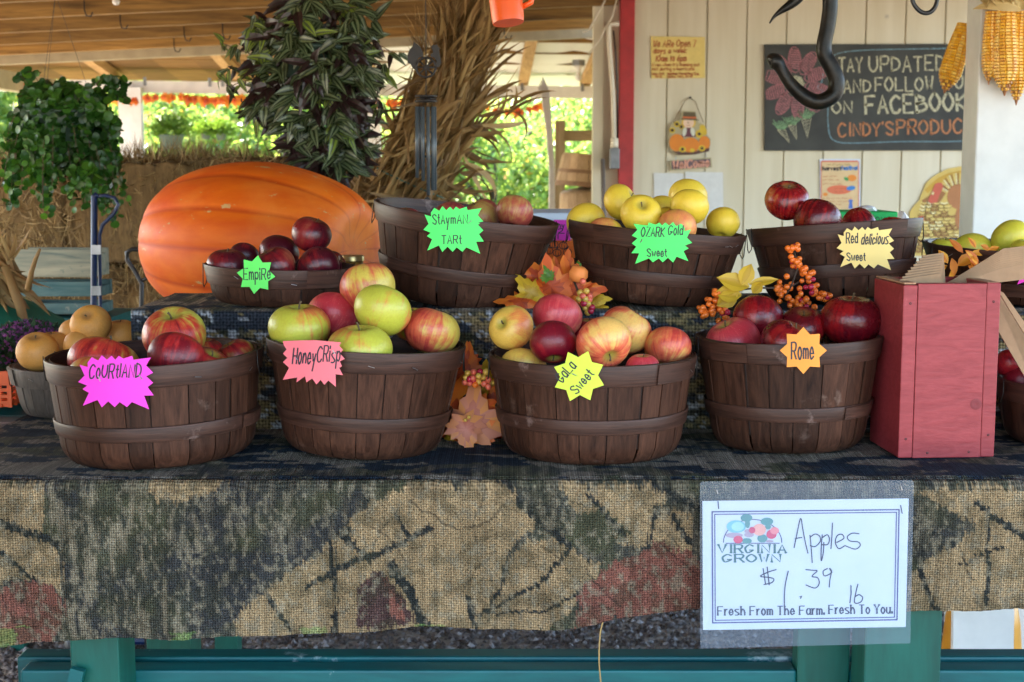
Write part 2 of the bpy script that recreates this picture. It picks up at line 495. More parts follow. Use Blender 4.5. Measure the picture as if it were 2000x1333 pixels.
# ------------------------------------------------------------------ ground
g = MB()
g.add([(-400, -60, 0), (400, -60, 0), (400, 900, 0), (-400, 900, 0)], [(0, 1, 2, 3)])
structure(g.build('ground', M['ground']))
g = MB()
for i in range(22000):
    x, y, r = rnd.uniform(-2.2, 2.2), (rnd.uniform(3.6, 4.75) if i < 19000 else rnd.uniform(2.2, 3.6)), rnd.uniform(0.005, 0.013)
    a = rnd.random() * 6.28
    q = [Vector((math.cos(a + k * 1.57) * r * rnd.uniform(.7, 1.2), math.sin(a + k * 1.57) * r * rnd.uniform(.7, 1.2), r * rnd.uniform(.1, .5))) for k in range(4)]
    P = Vector((x, y, 0.0))
    g.add([P + k for k in q] + [P + Vector((0, 0, r * rnd.uniform(0.9, 1.3))), P + Vector((0, 0, -0.004))], [(0, 1, 4), (1, 2, 4), (2, 3, 4), (3, 0, 4)], rnd.random())
o = g.build('gravel', M['pebble'], None, True)
o['kind'] = 'stuff'

# ------------------------------------------------------------------ open shed roof
def zr(x):                                # underside of the joists: the roof climbs gently to the right
    return 2.17 + 0.045 * x

shed = thing('pole_shed', 'open pine roofed shed with exposed joists and white beams over the stall', 'shed', (0, 6, 0))
RF = -0.35                                 # front edge of the roof, run unseen past the camera to cut top light
jy = [-0.28, 0.25, 0.82, 1.4, 1.97] + [2.55 + 0.58 * i for i in range(11)]     # ... 8.35
for y in jy:
    b = MB()
    x1 = 3.4 if y < 7.1 else 0.52
    tn = rnd.uniform(0.1, 0.9)
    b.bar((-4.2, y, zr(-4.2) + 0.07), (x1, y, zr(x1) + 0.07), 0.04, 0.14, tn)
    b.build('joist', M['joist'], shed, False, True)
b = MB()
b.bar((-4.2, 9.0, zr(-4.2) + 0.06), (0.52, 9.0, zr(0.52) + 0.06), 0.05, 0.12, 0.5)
b.build('header_beam', M['header_paint'], shed, False, True)
b = MB()
for i in range(56):                       # roof boards run front to back across the joists
    xa = -4.3 + i * 0.14
    if xa > 3.4:
        break
    ye = 9.1 if xa < 0.5 else 7.3
    z0, z1 = zr(xa) + 0.145, zr(xa + 0.137) + 0.145
    b.add([(xa, RF, z0), (xa + 0.137, RF, z1), (xa + 0.137, ye, z1), (xa, ye, z0), (xa, RF, z0 + 0.02), (xa + 0.137, RF, z1 + 0.02), (xa + 0.137, ye, z1 + 0.02), (xa, ye, z0 + 0.02)],
          [(0, 3, 2, 1), (4, 5, 6, 7), (0, 1, 5, 4), (1, 2, 6, 5), (2, 3, 7, 6), (3, 0, 4, 7)], rnd.uniform(0.3, 0.8))
b.build('roof_decking', M['deck'], shed, False, True)
# lean-to at the back: rafters, purlins and white metal sheets
za, zb, ya, yb = 2.27, 2.05, 9.03, 11.5
def zl(x):                                # the eave line dips a little to the right
    return 0.0125 * (0.6 - x)
for x in (-4.0, -3.05, -2.1, -1.07, 0.085, 0.56):
    b = MB()
    b.bar((x + (0.05 if x > 0 else 0.1), ya, za - 0.02 + zl(x)), (x, 11.2, zb - 0.022 + zl(x)), 0.07, 0.07, rnd.uniform(.4, .8))
    b.build('rafter', M['rafter'], shed, False, True)
for k in range(6):
    f = (k + 0.6) / 5
    y = ya + (11.22 - ya) * f
    z = za + (zb - za) * f + 0.036
    b = MB()
    b.bar((-4.3, y, z + zl(-4.3)), (0.75, y, z + zl(.75)), 0.07, 0.024, rnd.uniform(.2, .5))
    b.build('purlin', M['joist'], shed, False, True)
b = MB()
n = 20
vs = []
for i in range(n + 1):
    x = -1.45 + 2.35 * i / n
    up = 0.02 if i % 4 == 0 else 0.0
    vs += [(x, ya - 0.1, za + 0.058 + up + zl(x)), (x, yb, zb - 0.018 + up * .5 + zl(x))]
b.add(vs, [(2 * i, 2 * i + 2, 2 * i + 3, 2 * i + 1) for i in range(n)])
o = b.build('metal_roofing', M['metal_roof'], shed, False, True)
sm = o.modifiers.new('sheet', 'SOLIDIFY')
sm.thickness = 0.003
for k in range(10):                        # plain boards over the left part of the lean-to
    b = MB()
    x = -4.4 + .294 * k
    b.bar((x + .145, ya - .1, za + .064 + zl(x)), (x + .145, yb, zb - .010 + zl(x)), .290, .015, rnd.random())
    b.build('lean_to_board', M['deck'], shed, False, True)
b = MB()
b.bar((-4.3, 10.985, 1.958 + zl(-4.3)), (1.0, 10.985, 1.958 + zl(1.0)), 0.07, 0.09)
b.build('eave_beam', M['white_paint'], shed, False, True)
b = MB()
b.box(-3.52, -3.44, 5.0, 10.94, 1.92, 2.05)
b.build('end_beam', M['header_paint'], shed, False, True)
for px in (262, 730):
    c0 = at(px, 250, 10.98)
    b = MB()
    w = 0.085 if px < 400 else 0.06
    b.box(c0.x - w, c0.x + w, 10.87, 10.945, 0, 1.99)
    b.build('post', M['white_paint'], shed, False, True)
for (x, y) in ((-3.48, 5.2), (-4.1, 2.7)):
    b = MB()
    b.box(x - .07, x + .07, y - .07, y + .07, 0, 1.915 if y > 5 else zr(x) - 0.003)
    b.build('post', M['white_paint'], shed, False, True)
for px in (120, 205, 282, 409, 434, 1020, 1138):        # rafter ties of galvanised strap on the beam
    q = at(px, 165, 10.93)
    b = MB()
    b.box(q.x - 0.012, q.x + 0.012, 10.943, 10.9475, 1.965 + zl(q.x), 2.03 + zl(q.x))
    b.build('strap', M['grey_metal'], shed, False, True)
for (px, py, Y) in ((165, 20, 6.60), (235, 45, 7.18), (360, 70, 7.76), (340, 92, 8.34), (435, 66, 7.18), (985, 66, 7.7)):   # hooks
    q = at(px, py, Y - 0.03)
    b = MB()
    b.tube([q + Vector((0, 0, .05)), q, q + Vector((.01, -.01, -.025)), q + Vector((.03, -.01, -.03)), q + Vector((.04, -.01, -.01))], 0.0035, 6)
    b.build('hook', M['rust'], shed, True, True)

# ------------------------------------------------------------------ white farm building at the right
bld = thing('farm_building', 'white plank sided farm building with red corner board', 'building', (2.2, 7.3, 0))
WY = 7.2
x0 = at(1237, 300, WY).x
gap = 0.0042
b = MB()
pw = 77.0 * mpp(1400, 200, WY)
xs = at(1302, 200, WY).x - pw
i = 0
while True:
    a_, c_ = xs + i * pw, xs + (i + 1) * pw
    i += 1
    a_ = max(a_, x0 - 0.03)
    if a_ > 4.4:
        break
    b.box(a_ + gap, c_ - gap, WY, WY + 0.02, 0.0, 2.5, 0.5)
b.box(x0 - 0.03, 4.5, WY + 0.012, WY + 0.06, 0.0, 2.5, 0.5)
b.build('siding_wall', M['siding'], bld, False, True)
b = MB()
xa, xb = at(1209, 300, WY).x, at(1236.5, 300, WY).x
b.box(xa, xb, WY - 0.022, WY + 0.065, 0, 2.5)
b.build('corner_board', M['red_paint'], bld, False, True)
b = MB()
xc = at(1156, 250, WY + 0.1).x
b.box(xc, xa - 0.001, WY + 0.05, WY + 0.10, 0, 2.6)
b.box(xc, xc + 0.05, WY + 0.02, WY + 0.049, 0, 2.6)
b.build('side_wall', M['siding'], bld, False, True)
b = MB()
b.box(.68, .73, WY + 0.101, 11.2, 0, 2.24)
b.build('end_wall', M['siding'], bld, False, True)
# board screen added out of view at left, cuts side light on the stall
b = MB()
for k in range(19):
    b.box(-2.32, -2.30, -0.3 + .142 * k, -0.162 + .142 * k, 0, zr(-2.32) - 0.002, rnd.random())
b.build('side_light_screen', M['rafter'], shed, False, True)
# conduit and box
cd = thing('electrical_conduit', 'cream electrical conduit running down to a grey box beside the red corner board', 'conduit', (0.5, WY, 1.5))
Yc = WY - 0.03
b = MB()
b.tube([at(1209, 47, Yc), at(1194, 47, Yc), at(1189, 52, Yc), at(1190, 90, Yc), at(1197, 180, Yc), at(1200, 285, Yc)], 0.012, 8)
b.build('pipe', M['cream_paint'], cd, True, True)
b = MB()
b.tube([at(1204, 0, Yc), at(1197, 30, Yc), at(1170, 80, Yc), at(1150, 105, Yc)], 0.004, 6)
b.tube([at(1182, 0, Yc), at(1150, 60, Yc), at(1138, 64, Yc)], 0.005, 6)
b.build('cable', M['cream_paint'], cd, True, True)
b = MB()
b.tube([at(1198, 60, Yc), at(1203, 110, Yc), at(1206, 180, Yc), at(1206, 290, Yc)], 0.0045, 6)
b.build('black_cable', M['black_enamel'], cd, True, True)
q, w = at(1200, 310, Yc), mpp(1200, 310, Yc)
b = MB()
b.box(q.x - 9 * w, q.x + 9 * w, Yc - .04, Yc + .05, q.z - 20 * w, q.z + 20 * w)
bevel(b.build('junction_box', M['grey_metal'], cd, False, True), 0.004)
b = MB()
b.tube([q + Vector((0, 0, .10)), q + Vector((0, 0, .053))], 0.02, 10)
b.build('pipe_collar', M['cream_paint'], cd, True, True)

# post at the right, near
pp = thing('porch_post', 'broad white painted porch post behind the yellow corn ears', 'post', (1.25, 3.45, 0))
b = MB()
xl = at(1905, 300, 3.4).x
b.box(xl, xl + 0.26, 3.40, 3.505, 0, zr(1.2) - 0.003)
bevel(b.build('shaft', M['white_paint'], pp, False, True), 0.004)

# ------------------------------------------------------------------ trees and shrubs behind
def leafquad(mb, p, d, nrm, L, W, tone):
    s = d.cross(nrm)
    if s.length < 1e-4:
        s = d.orthogonal()
    s = s.normalized() * W
    k = nrm.normalized() * (L * 0.12)
    mb.add([p, p + d * (L * .5) + s + k, p + d * L, p + d * (L * .5) - s + k], [(0, 1, 2), (0, 2, 3)], tone)

def rv():
    return Vector((rnd.gauss(0, 1), rnd.gauss(0, 1), rnd.gauss(0, 1))).normalized()

def make_tree(h, rad, n, name, label, lsize=0.075):
    root = thing(name, label, 'tree')
    tb = MB()
    lobes = []
    tb.tube([(0, 0, 0), (0.05, 0.03, h * .3), (-.04, 0.02, h * .62), (0, 0, h * .9)], [0.06, 0.05, 0.03, 0.01], 8)
    for k in range(24):
        a = k * 2.4 + rnd.uniform(-.4, .4)
        z = h * rnd.uniform(0.04, 0.95)
        rr = rad * (1.05 - 0.55 * abs(z / h - 0.42)) * rnd.uniform(.5, .95)
        e = Vector((math.cos(a) * rr, math.sin(a) * rr, z))
        s0 = Vector((0, 0, max(0.1, z - rr * .6)))
        tb.tube([s0, s0.lerp(e, .5) + Vector((0, 0, .1)), e], [0.02, 0.014, 0.005], 6)
        lobes.append((e, rad * rnd.uniform(.3, .5)))
    tb.build('trunk', M['twig'], root)
    cb = MB()
    tips = []
    for k in range(n // 9):
        e, r = lobes[k % len(lobes)]
        p = e + rv() * r * (rnd.random() ** .4)
        if p.z < 0.05:
            p.z = rnd.uniform(.05, .6)
        tips.append((p, rnd.random()))
    for p, c in tips:
        for j in range(9):
            q = p + rv() * 0.13 * rnd.random()
            d = (rv() + Vector((0, 0, -.35))).normalized()
            L = lsize * rnd.uniform(.7, 1.4)
            tn = min(1, max(0, 0.25 + 0.5 * c + rnd.gauss(0, .16)))
            if rnd.random() < 0.01:
                tn = 1.0
            leafquad(cb, q, d, rv(), L, L * .36, tn)
    cb.build('crown', M['tree_leaf'], root)
    return root

kinds = [('leafy_tree', 'broad sunlit leafy tree', 3.6, 1.8, 24000), ('leafy_shrub', 'rounded sunlit shrub', 2.4, 1.45, 19000), ('leafy_sapling', 'slender loose leaved sapling', 3.0, 1.0, 9000)]
protos = {}
place = [   # kind, px of its foot, depth, scale, turn, label
    (1, 430, 15.0, 1.0, 0.3, 'rounded sunlit shrub directly behind the hanging fern pot'),
    (0, 300, 19.0, 1.0, 1.0, 'broad sunlit leafy tree behind the white shed post'),
    (1, 640, 16.0, 0.95, 2.1, 'rounded sunlit shrub seen below the striped hanging plant'),
    (0, 560, 20.0, 1.05, 2.6, 'tall sunlit leafy tree rising between the shrubs beyond the pumpkin'),
    (1, 960, 14.5, 0.86, 4.0, 'rounded sunlit shrub right of the corn stalk bundle'),
    (1, 1090, 17.0, 0.80, 5.2, 'rounded sunlit shrub behind the wooden fence post'),
    (2, 1120, 21.0, 0.95, 0.4, 'slender sapling against the white sky near the building corner'),
    (0, 60, 16.0, 0.95, 3.3, 'broad sunlit leafy tree behind the round leaved hanging plant'),
    (1, -180, 15.0, 1.05, 1.7, 'rounded sunlit shrub beyond the hay bales at the far left'),
    (0, 820, 21.0, 0.85, 5.9, 'broad sunlit leafy tree behind the corn stalk bundle'),
    (0, -700, 15.5, 1.0, 4.4, 'broad sunlit leafy tree farthest out beyond the end of the hay wall'),
    (1, -420, 17.0, 1.0, 0.9, 'rounded sunlit shrub between the two outermost trees beyond the hay'),
    (2, 200, 13.5, 0.75, 2.9, 'slender sapling just left of the white shed post'),
]
for (k, px, Y, s, rz, lab) in place:
    nm, _, h, r_, n_ = kinds[k]
    if k not in protos:
        protos[k] = o = make_tree(h, r_, n_, nm, lab)
    else:
        o = copy_tree(protos[k])
        o['label'] = lab
    o.location = (at(px, 300, Y).x, Y, 0)
    o.rotation_euler = (0, 0, rz)
    o.scale = (s, s, s)
    o['group'] = 'trees and shrubs behind the shed'

# ------------------------------------------------------------------ handwriting: every glyph as pen strokes (base 36 grid, baseline 3, x-height 7, capitals 9)
GL = {
 'A': '03 29 43|15 35', 'B': '03 09|~09 38 37 06|~06 46 44 03', 'C': '~48 29 07 05 13 33 44', 'D': '03 09|~09 38 46 34 03',
 'E': '49 09 03 43|06 36', 'F': '49 09 03|06 36', 'G': '~48 29 07 05 13 34 45|45 25', 'H': '03 09|43 49|06 46', 'I': '13 19',
 'K': '03 09|49 06 43', 'L': '09 03 43', 'M': '03 09 25 49 43', 'N': '03 09 43 49', 'O': '~29 07 05 23 45 47 29',
 'P': '03 09|~09 39 48 36 06', 'R': '03 09|~09 39 48 36 06|26 43', 'S': '~48 29 08 26 45 33 04', 'T': '09 49|29 23',
 'U': '~09 05 23 45 49', 'V': '09 23 49', 'W': '09 13 27 33 49', 'Y': '09 26 49|26 23', 'Z': '09 49 03 43',
 'a': '~37 17 05 13 34|37 33', 'b': '09 03|~06 27 35 23 03', 'c': '~36 17 05 13 34', 'd': '~36 17 05 13 34|39 33',
 'e': '05 35|~35 27 17 05 13 34', 'f': '~39 28 16 13|07 27', 'g': '~36 17 05 13 34|~37 32 20 01', 'h': '09 03|~05 17 27 35 33',
 'i': '07 03|08 09', 'k': '09 03|37 05 33', 'l': '09 03', 'm': '07 03|~06 17 26 23|~26 37 46 43', 'n': '07 03|~05 17 27 35 33',
 'o': '~17 05 13 23 35 27 17', 'p': '07 00|~06 27 35 23 04', 'r': '07 03|~05 17 27', 's': '~37 17 06 34 23 03', 't': '19 14 23|07 27',
 'u': '~07 04 13 23 35|37 33', 'v': '07 13 37', 'w': '07 13 26 33 47', 'x': '07 33|37 03', 'y': '07 14 24|37 24 10', 'z': '07 37 03 33',
 '0': '~29 07 05 23 45 47 29', '1': '13 19', '2': '~08 29 37 03|03 43', '3': '08 19 38 26|~26 45 44 23 03', '5': '49 09 06|~06 36 45 33 04',
 '6': '~39 17 04 23 35 26 05', '7': '09 39 13', '9': '~38 19 07 26 38|38 33', '$': '~48 29 08 26 45 33 04|1a 12|2a 22',
 "'": '09 08', '.': '03 04', '-': '06 26', '!': '09 05|03 04', ',': '13 02'}
SERIF = False

def strokes_of(ch):
    out = []
    for s_ in GL[ch].split('|'):
        sm_ = s_.startswith('~')
        pts = [(int(p[0], 36), int(p[1], 36)) for p in s_.strip('~').split()]
        if sm_ and len(pts) > 2:
            q = [pts[0]] + pts + [pts[-1]]
            if pts[0] == pts[-1]:
                q[0], q[-1] = pts[-2], pts[1]
            r_ = []
            for i in range(1, len(q) - 2):
                for k in range(6):
                    u = k / 6
                    r_.append(tuple(0.5 * ((2 * q[i][j]) + (q[i + 1][j] - q[i - 1][j]) * u + (2 * q[i - 1][j] - 5 * q[i][j] + 4 * q[i + 1][j] - q[i + 2][j]) * u * u + (-q[i - 1][j] + 3 * q[i][j] - 3 * q[i + 1][j] + q[i + 2][j]) * u ** 3) for j in (0, 1)))
            pts = r_ + [pts[-1]]
        out.append(pts)
    return out

def ribbon(mb, pts, w, mp, off, nib=None, tone=0.5):
    """pen line through 2-d points; mp maps (px,py,off) to space; nib=(thick,thin) makes a broad-nib line"""
    n = len(pts)
    vs = []
    for i in range(n):
        a, b = pts[max(i - 1, 0)], pts[min(i + 1, n - 1)]
        dx, dy = b[0] - a[0], b[1] - a[1]
        L = math.hypot(dx, dy) or 1
        k = w
        if nib:
            k = nib[1] + (nib[0] - nib[1]) * abs(dy / L) ** 1.3
        nx, ny = -dy / L * k / 2, dx / L * k / 2
        ex, ey = (dx / L * k * .3, dy / L * k * .3) if i == n - 1 else (-dx / L * k * .3, -dy / L * k * .3) if i == 0 else (0, 0)
        if n == 2 and i == 0:
            ex, ey = -dx / L * k * .3, -dy / L * k * .3
        x, y = pts[i][0] + ex, pts[i][1] + ey
        vs += [mp(x + nx, y + ny, off), mp(x - nx, y - ny, off)]
    mb.add(vs, [(2 * i, 2 * i + 1, 2 * i + 3, 2 * i + 2) for i in range(n - 1)], tone)

def write(mb, text, x0, y0, width, cap, mp, off=0.0006, pen=2.0, angle=0.0, jit=0.0, slant=0.0, nib=None, seed=3):
    """text from x0, baseline y0 (photo pixels), total width, capital height"""
    rr = random.Random(seed)
    adv, xs = [], 0.0
    for ch in text:
        if ch == ' ':
            xs += 2.6
            adv.append(None)
            continue
        wd = max(p[0] for s_ in strokes_of(ch) for p in s_)
        adv.append((xs, wd))
        xs += wd + (1.7 if wd > 1 else 1.9)
    xs -= 1.7
    kx, ky = width / max(xs, 1), cap / 6.0
    ca, sa = math.cos(angle), math.sin(angle)
    for ch, av in zip(text, adv):
        if av is None:
            continue
        dy = rr.uniform(-jit, jit)
        sc_ = 1 + rr.uniform(-jit, jit) * 0.06
        for pts in strokes_of(ch):
            q = []
            for (gx, gy) in pts:
                lx = (av[0] + gx) * kx + (gy - 3) * slant * ky
                ly = (gy - 3) * ky * sc_ + dy
                q.append((x0 + lx * ca - ly * sa, y0 - (lx * sa + ly * ca)))
            ribbon(mb, q, pen * 1.15, mp, off, nib)
            if nib:                       # serifs at the ends of upright strokes
                for e, o_ in ((0, 1), (-1, -2)):
                    dx, dyy = q[e][0] - q[o_][0], q[e][1] - q[o_][1]
                    if abs(dyy) > abs(dx) * 0.8 and len(pts) < 7:
                        sw = nib[0] * .48
                        ribbon(mb, [(q[e][0] - sw, q[e][1]), (q[e][0] + sw, q[e][1])], nib[1] * 1.05, mp, off + 0.00005)

def plane(Y, bend=0.0, cx=0.0, tilt=0.0, cy=0.0):
    """photo pixels to points of an upright sheet at depth Y (bend curves it round a basket, tilt leans it back with height)"""
    def mp(px, py, off=0.0):
        d = bend * ((px - cx) * Y / FPX) ** 2 - tilt * (py - cy) * Y / FPX
        return at(px, py, Y + d - off)
    return mp

def sheet(mb, poly, mp, off=0.0, thick=0.0008, tone=0.5, sub=0):
    """flat sheet with the outline poly (photo pixels); sub>0 cuts it in upright strips so that it can bend"""
    mb.prism([mp(x, y, off) for x, y in poly], (0, thick, 0), tone)

def ell(cx, cy, rx, ry, n=20, a=0.0):
    return [(cx + rx * math.cos(t_) * math.cos(a) - ry * math.sin(t_) * math.sin(a), cy + rx * math.cos(t_) * math.sin(a) + ry * math.sin(t_) * math.cos(a)) for t_ in [2 * math.pi * k / n for k in range(n)]]

# ------------------------------------------------------------------ the table
def drop_at(py, Y):                      # height of the point seen at picture row py at depth Y
    return at(1000, py, Y).z
TY0 = 2.0
TZ = drop_at(942, TY0)                   # table top with its cloth
tbl = thing('display_table', 'long green painted wooden table with a board shelf low between its legs', 'table', (0, 2.5, 0))
b = MB()
for k in range(5):
    b.box(-1.35, 1.5, TY0 + 0.012 + k * 0.19, TY0 + 0.198 + k * 0.19, TZ - 0.045, TZ - 0.006, rnd.random())
b.build('tabletop', M['teal_paint'], tbl, False, True)
def leg(x0, x1, y0, y1, zt=None):
    b = MB()
    b.box(x0, x1, y0, y1, 0, zt or TZ - 0.046, rnd.random())
    bevel(b.build('leg', M['green_paint'], tbl, False, True), 0.003)
lx = lambda px, Y: at(px, 1290, Y).x
leg(lx(137, 2.05), lx(233, 2.05), 2.05, 2.14)
leg(lx(1688, 2.04), lx(1838, 2.04), 2.04, 2.12)
leg(lx(1557, 2.143), lx(1660, 2.143), 2.143, 2.183)
leg(lx(287, 2.86), lx(375, 2.86), 2.86, 2.95)
leg(1.28, 1.37, 2.8, 2.9)
for (p0, p1, yf, ya_, zt) in ((38, 2300, 2.142, 2.184, None), (38, 2300, 2.262, 2.36, None)):
    z = drop_at(1310, 2.142)
    b = MB()
    if yf < 2.2:
        b.box(lx(p0, yf), lx(1556, 2.143), yf, 2.184, z - 0.09, z, 0.5)
        b.box(lx(1661, 2.143), lx(p1, yf), yf, 2.184, z - 0.09, z, 0.55)
    else:
        b.box(lx(60, yf), lx(p1, yf), 2.198, 2.240, z - 0.09, z + 0.002, 0.4)
    bevel(b.build('shelf_board', M['teal_paint'], tbl, False, True), 0.004)
b = MB()
zb_ = drop_at(1333, 2.1)
b.bar((lx(118, 2.03), 2.035, zb_ - 0.05), (lx(150, 2.03), 2.035, zb_ + 0.045), 0.012, 0.02)
b.build('brace', M['teal_paint'], tbl, False, True)

# ------------------------------------------------------------------ burlap cloth with its woodland print
def vnoise(x, y, seed=0):
    xi, yi = np.floor(x).astype(np.int64), np.floor(y).astype(np.int64)
    fx, fy = x - xi, y - yi
    fx, fy = fx * fx * (3 - 2 * fx), fy * fy * (3 - 2 * fy)
    def h(a, b):
        n = (a * 374761393 + b * 668265263 + seed * 144665) & 0x7fffffff
        n = ((n ^ (n >> 13)) * 1274126177) & 0x7fffffff
        return ((n ^ (n >> 16)) & 0xffff) / 65535.0
    return (h(xi, yi) * (1 - fx) + h(xi + 1, yi) * fx) * (1 - fy) + (h(xi, yi + 1) * (1 - fx) + h(xi + 1, yi + 1) * fx) * fy

def fbm(x, y, seed=0, oct=4):
    s, a, t_ = 0, 0.5, 0
    for o in range(oct):
        s = s + a * vnoise(x * 2 ** o, y * 2 ** o, seed + o)
        t_ += a
        a *= 0.55
    return s / t_

def inpoly(px, py, poly):
    r_ = np.zeros(px.shape, bool)
    n = len(poly)
    for i in range(n):
        x1, y1 = poly[i]
        x2, y2 = poly[(i + 1) % n]
        if y1 == y2:
            continue
        c = ((y1 > py) != (y2 > py)) & (px < (x2 - x1) * (py - y1) / (y2 - y1) + x1)
        r_ ^= c
    return r_

def near(px, py, line, w):
    m = np.zeros(px.shape, bool)
    for (x1, y1), (x2, y2) in zip(line[:-1], line[1:]):
        dx, dy = x2 - x1, y2 - y1
        u = np.clip(((px - x1) * dx + (py - y1) * dy) / (dx * dx + dy * dy), 0, 1)
        m |= np.hypot(px - x1 - u * dx, py - y1 - u * dy) < w / 2
    return m

TAN, OLV, SLT, RED, DKR, BRN = (0.255, 0.178, 0.095), (0.058, 0.058, 0.033), (0.034, 0.034, 0.033), (0.16, 0.062, 0.044), (0.062, 0.034, 0.030), (0.022, 0.024, 0.022)
PRINT = [
 (TAN, [(-60, 940), (82, 950), (85, 1040), (110, 1062), (120, 1160), (80, 1135), (-60, 1130)]),
 (TAN, [(290, 935), (470, 935), (410, 958), (350, 988), (320, 965), (300, 985)]),
 (SLT, [(380, 1080), (480, 1072), (560, 1075), (645, 1060), (560, 1120), (500, 1165), (450, 1210), (400, 1218), (375, 1150)]),
 (TAN, [(510, 1160), (560, 1115), (650, 1055), (700, 1042), (668, 1030), (730, 980), (780, 948), (965, 944), (1005, 965), (1030, 1000), (1055, 1020), (1040, 1040), (1000, 1060), (995, 1080), (1040, 1055), (1090, 1047), (1110, 1065), (1165, 1090), (1168, 1110), (1130, 1140), (1120, 1180), (1080, 1215), (1000, 1250), (600, 1250), (470, 1250), (450, 1210), (500, 1162)]),
 (TAN, [(1085, 944), (1280, 944), (1300, 975), (1340, 1000), (1360, 1100), (1310, 1070), (1265, 1070), (1180, 1050), (1140, 1010)]),
 (TAN, [(1780, 950), (2300, 945), (2300, 1210), (1780, 1210), (1780, 1120), (1860, 1060), (1905, 1025), (1880, 1000), (1830, 985)]),
 (OLV, [(1120, 1000), (1180, 985), (1230, 1030), (1200, 1060), (1160, 1075), (1100, 1050)]),
 (RED, [(10, 1140), (80, 1135), (115, 1165), (118, 1200), (80, 1265), (-60, 1265), (-60, 1160)]),
 (RED, [(1130, 1190), (1132, 1140), (1175, 1110), (1240, 1080), (1290, 1060), (1350, 1080), (1380, 1100), (1380, 1198), (1200, 1206), (1120, 1215)]),
 (DKR, [(718, 1115), (742, 1108), (790, 1180), (805, 1222), (690, 1230), (700, 1160)]),
 (RED, [(738, 1124), (750, 1130), (775, 1175), (785, 1210), (770, 1205), (755, 1160)]),
]
BRANCH = [
 ([(-60, 1000), (60, 1040), (115, 1062)], 15), ([(-40, 1040), (60, 1132)], 9), ([(515, 1147), (562, 1230)], 8), ([(645, 1055), (655, 1170), (650, 1240)], 7),
 ([(600, 1142), (650, 1115), (690, 1095), (725, 1083), (780, 1062), (836, 1033)], 11), ([(775, 998), (797, 1045)], 6), ([(665, 1045), (725, 1088)], 14),
 ([(765, 1105), (800, 1160), (832, 1240)], 20), ([(955, 1190), (985, 1130), (992, 1075)], 6), ([(940, 1197), (1050, 1140), (1112, 1065)], 7),
 ([(930, 1200), (1060, 1188), (1130, 1150)], 5), ([(915, 1168), (926, 1230)], 11), ([(1265, 1068), (1285, 985)], 10), ([(1298, 985), (1355, 1070)], 9),
 ([(1275, 945), (1370, 990)], 15), ([(1930, 1010), (1935, 1180)], 7), ([(1798, 1110), (1842, 1205)], 10), ([(1905, 980), (2000, 1045)], 11), ([(1880, 1100), (1965, 1062)], 5), ([(1010, 975), (1060, 1020), (1110, 1058)], 12), ([(1150, 960), (1220, 1040)], 9), ([(1780, 1010), (1860, 1060)], 9)]

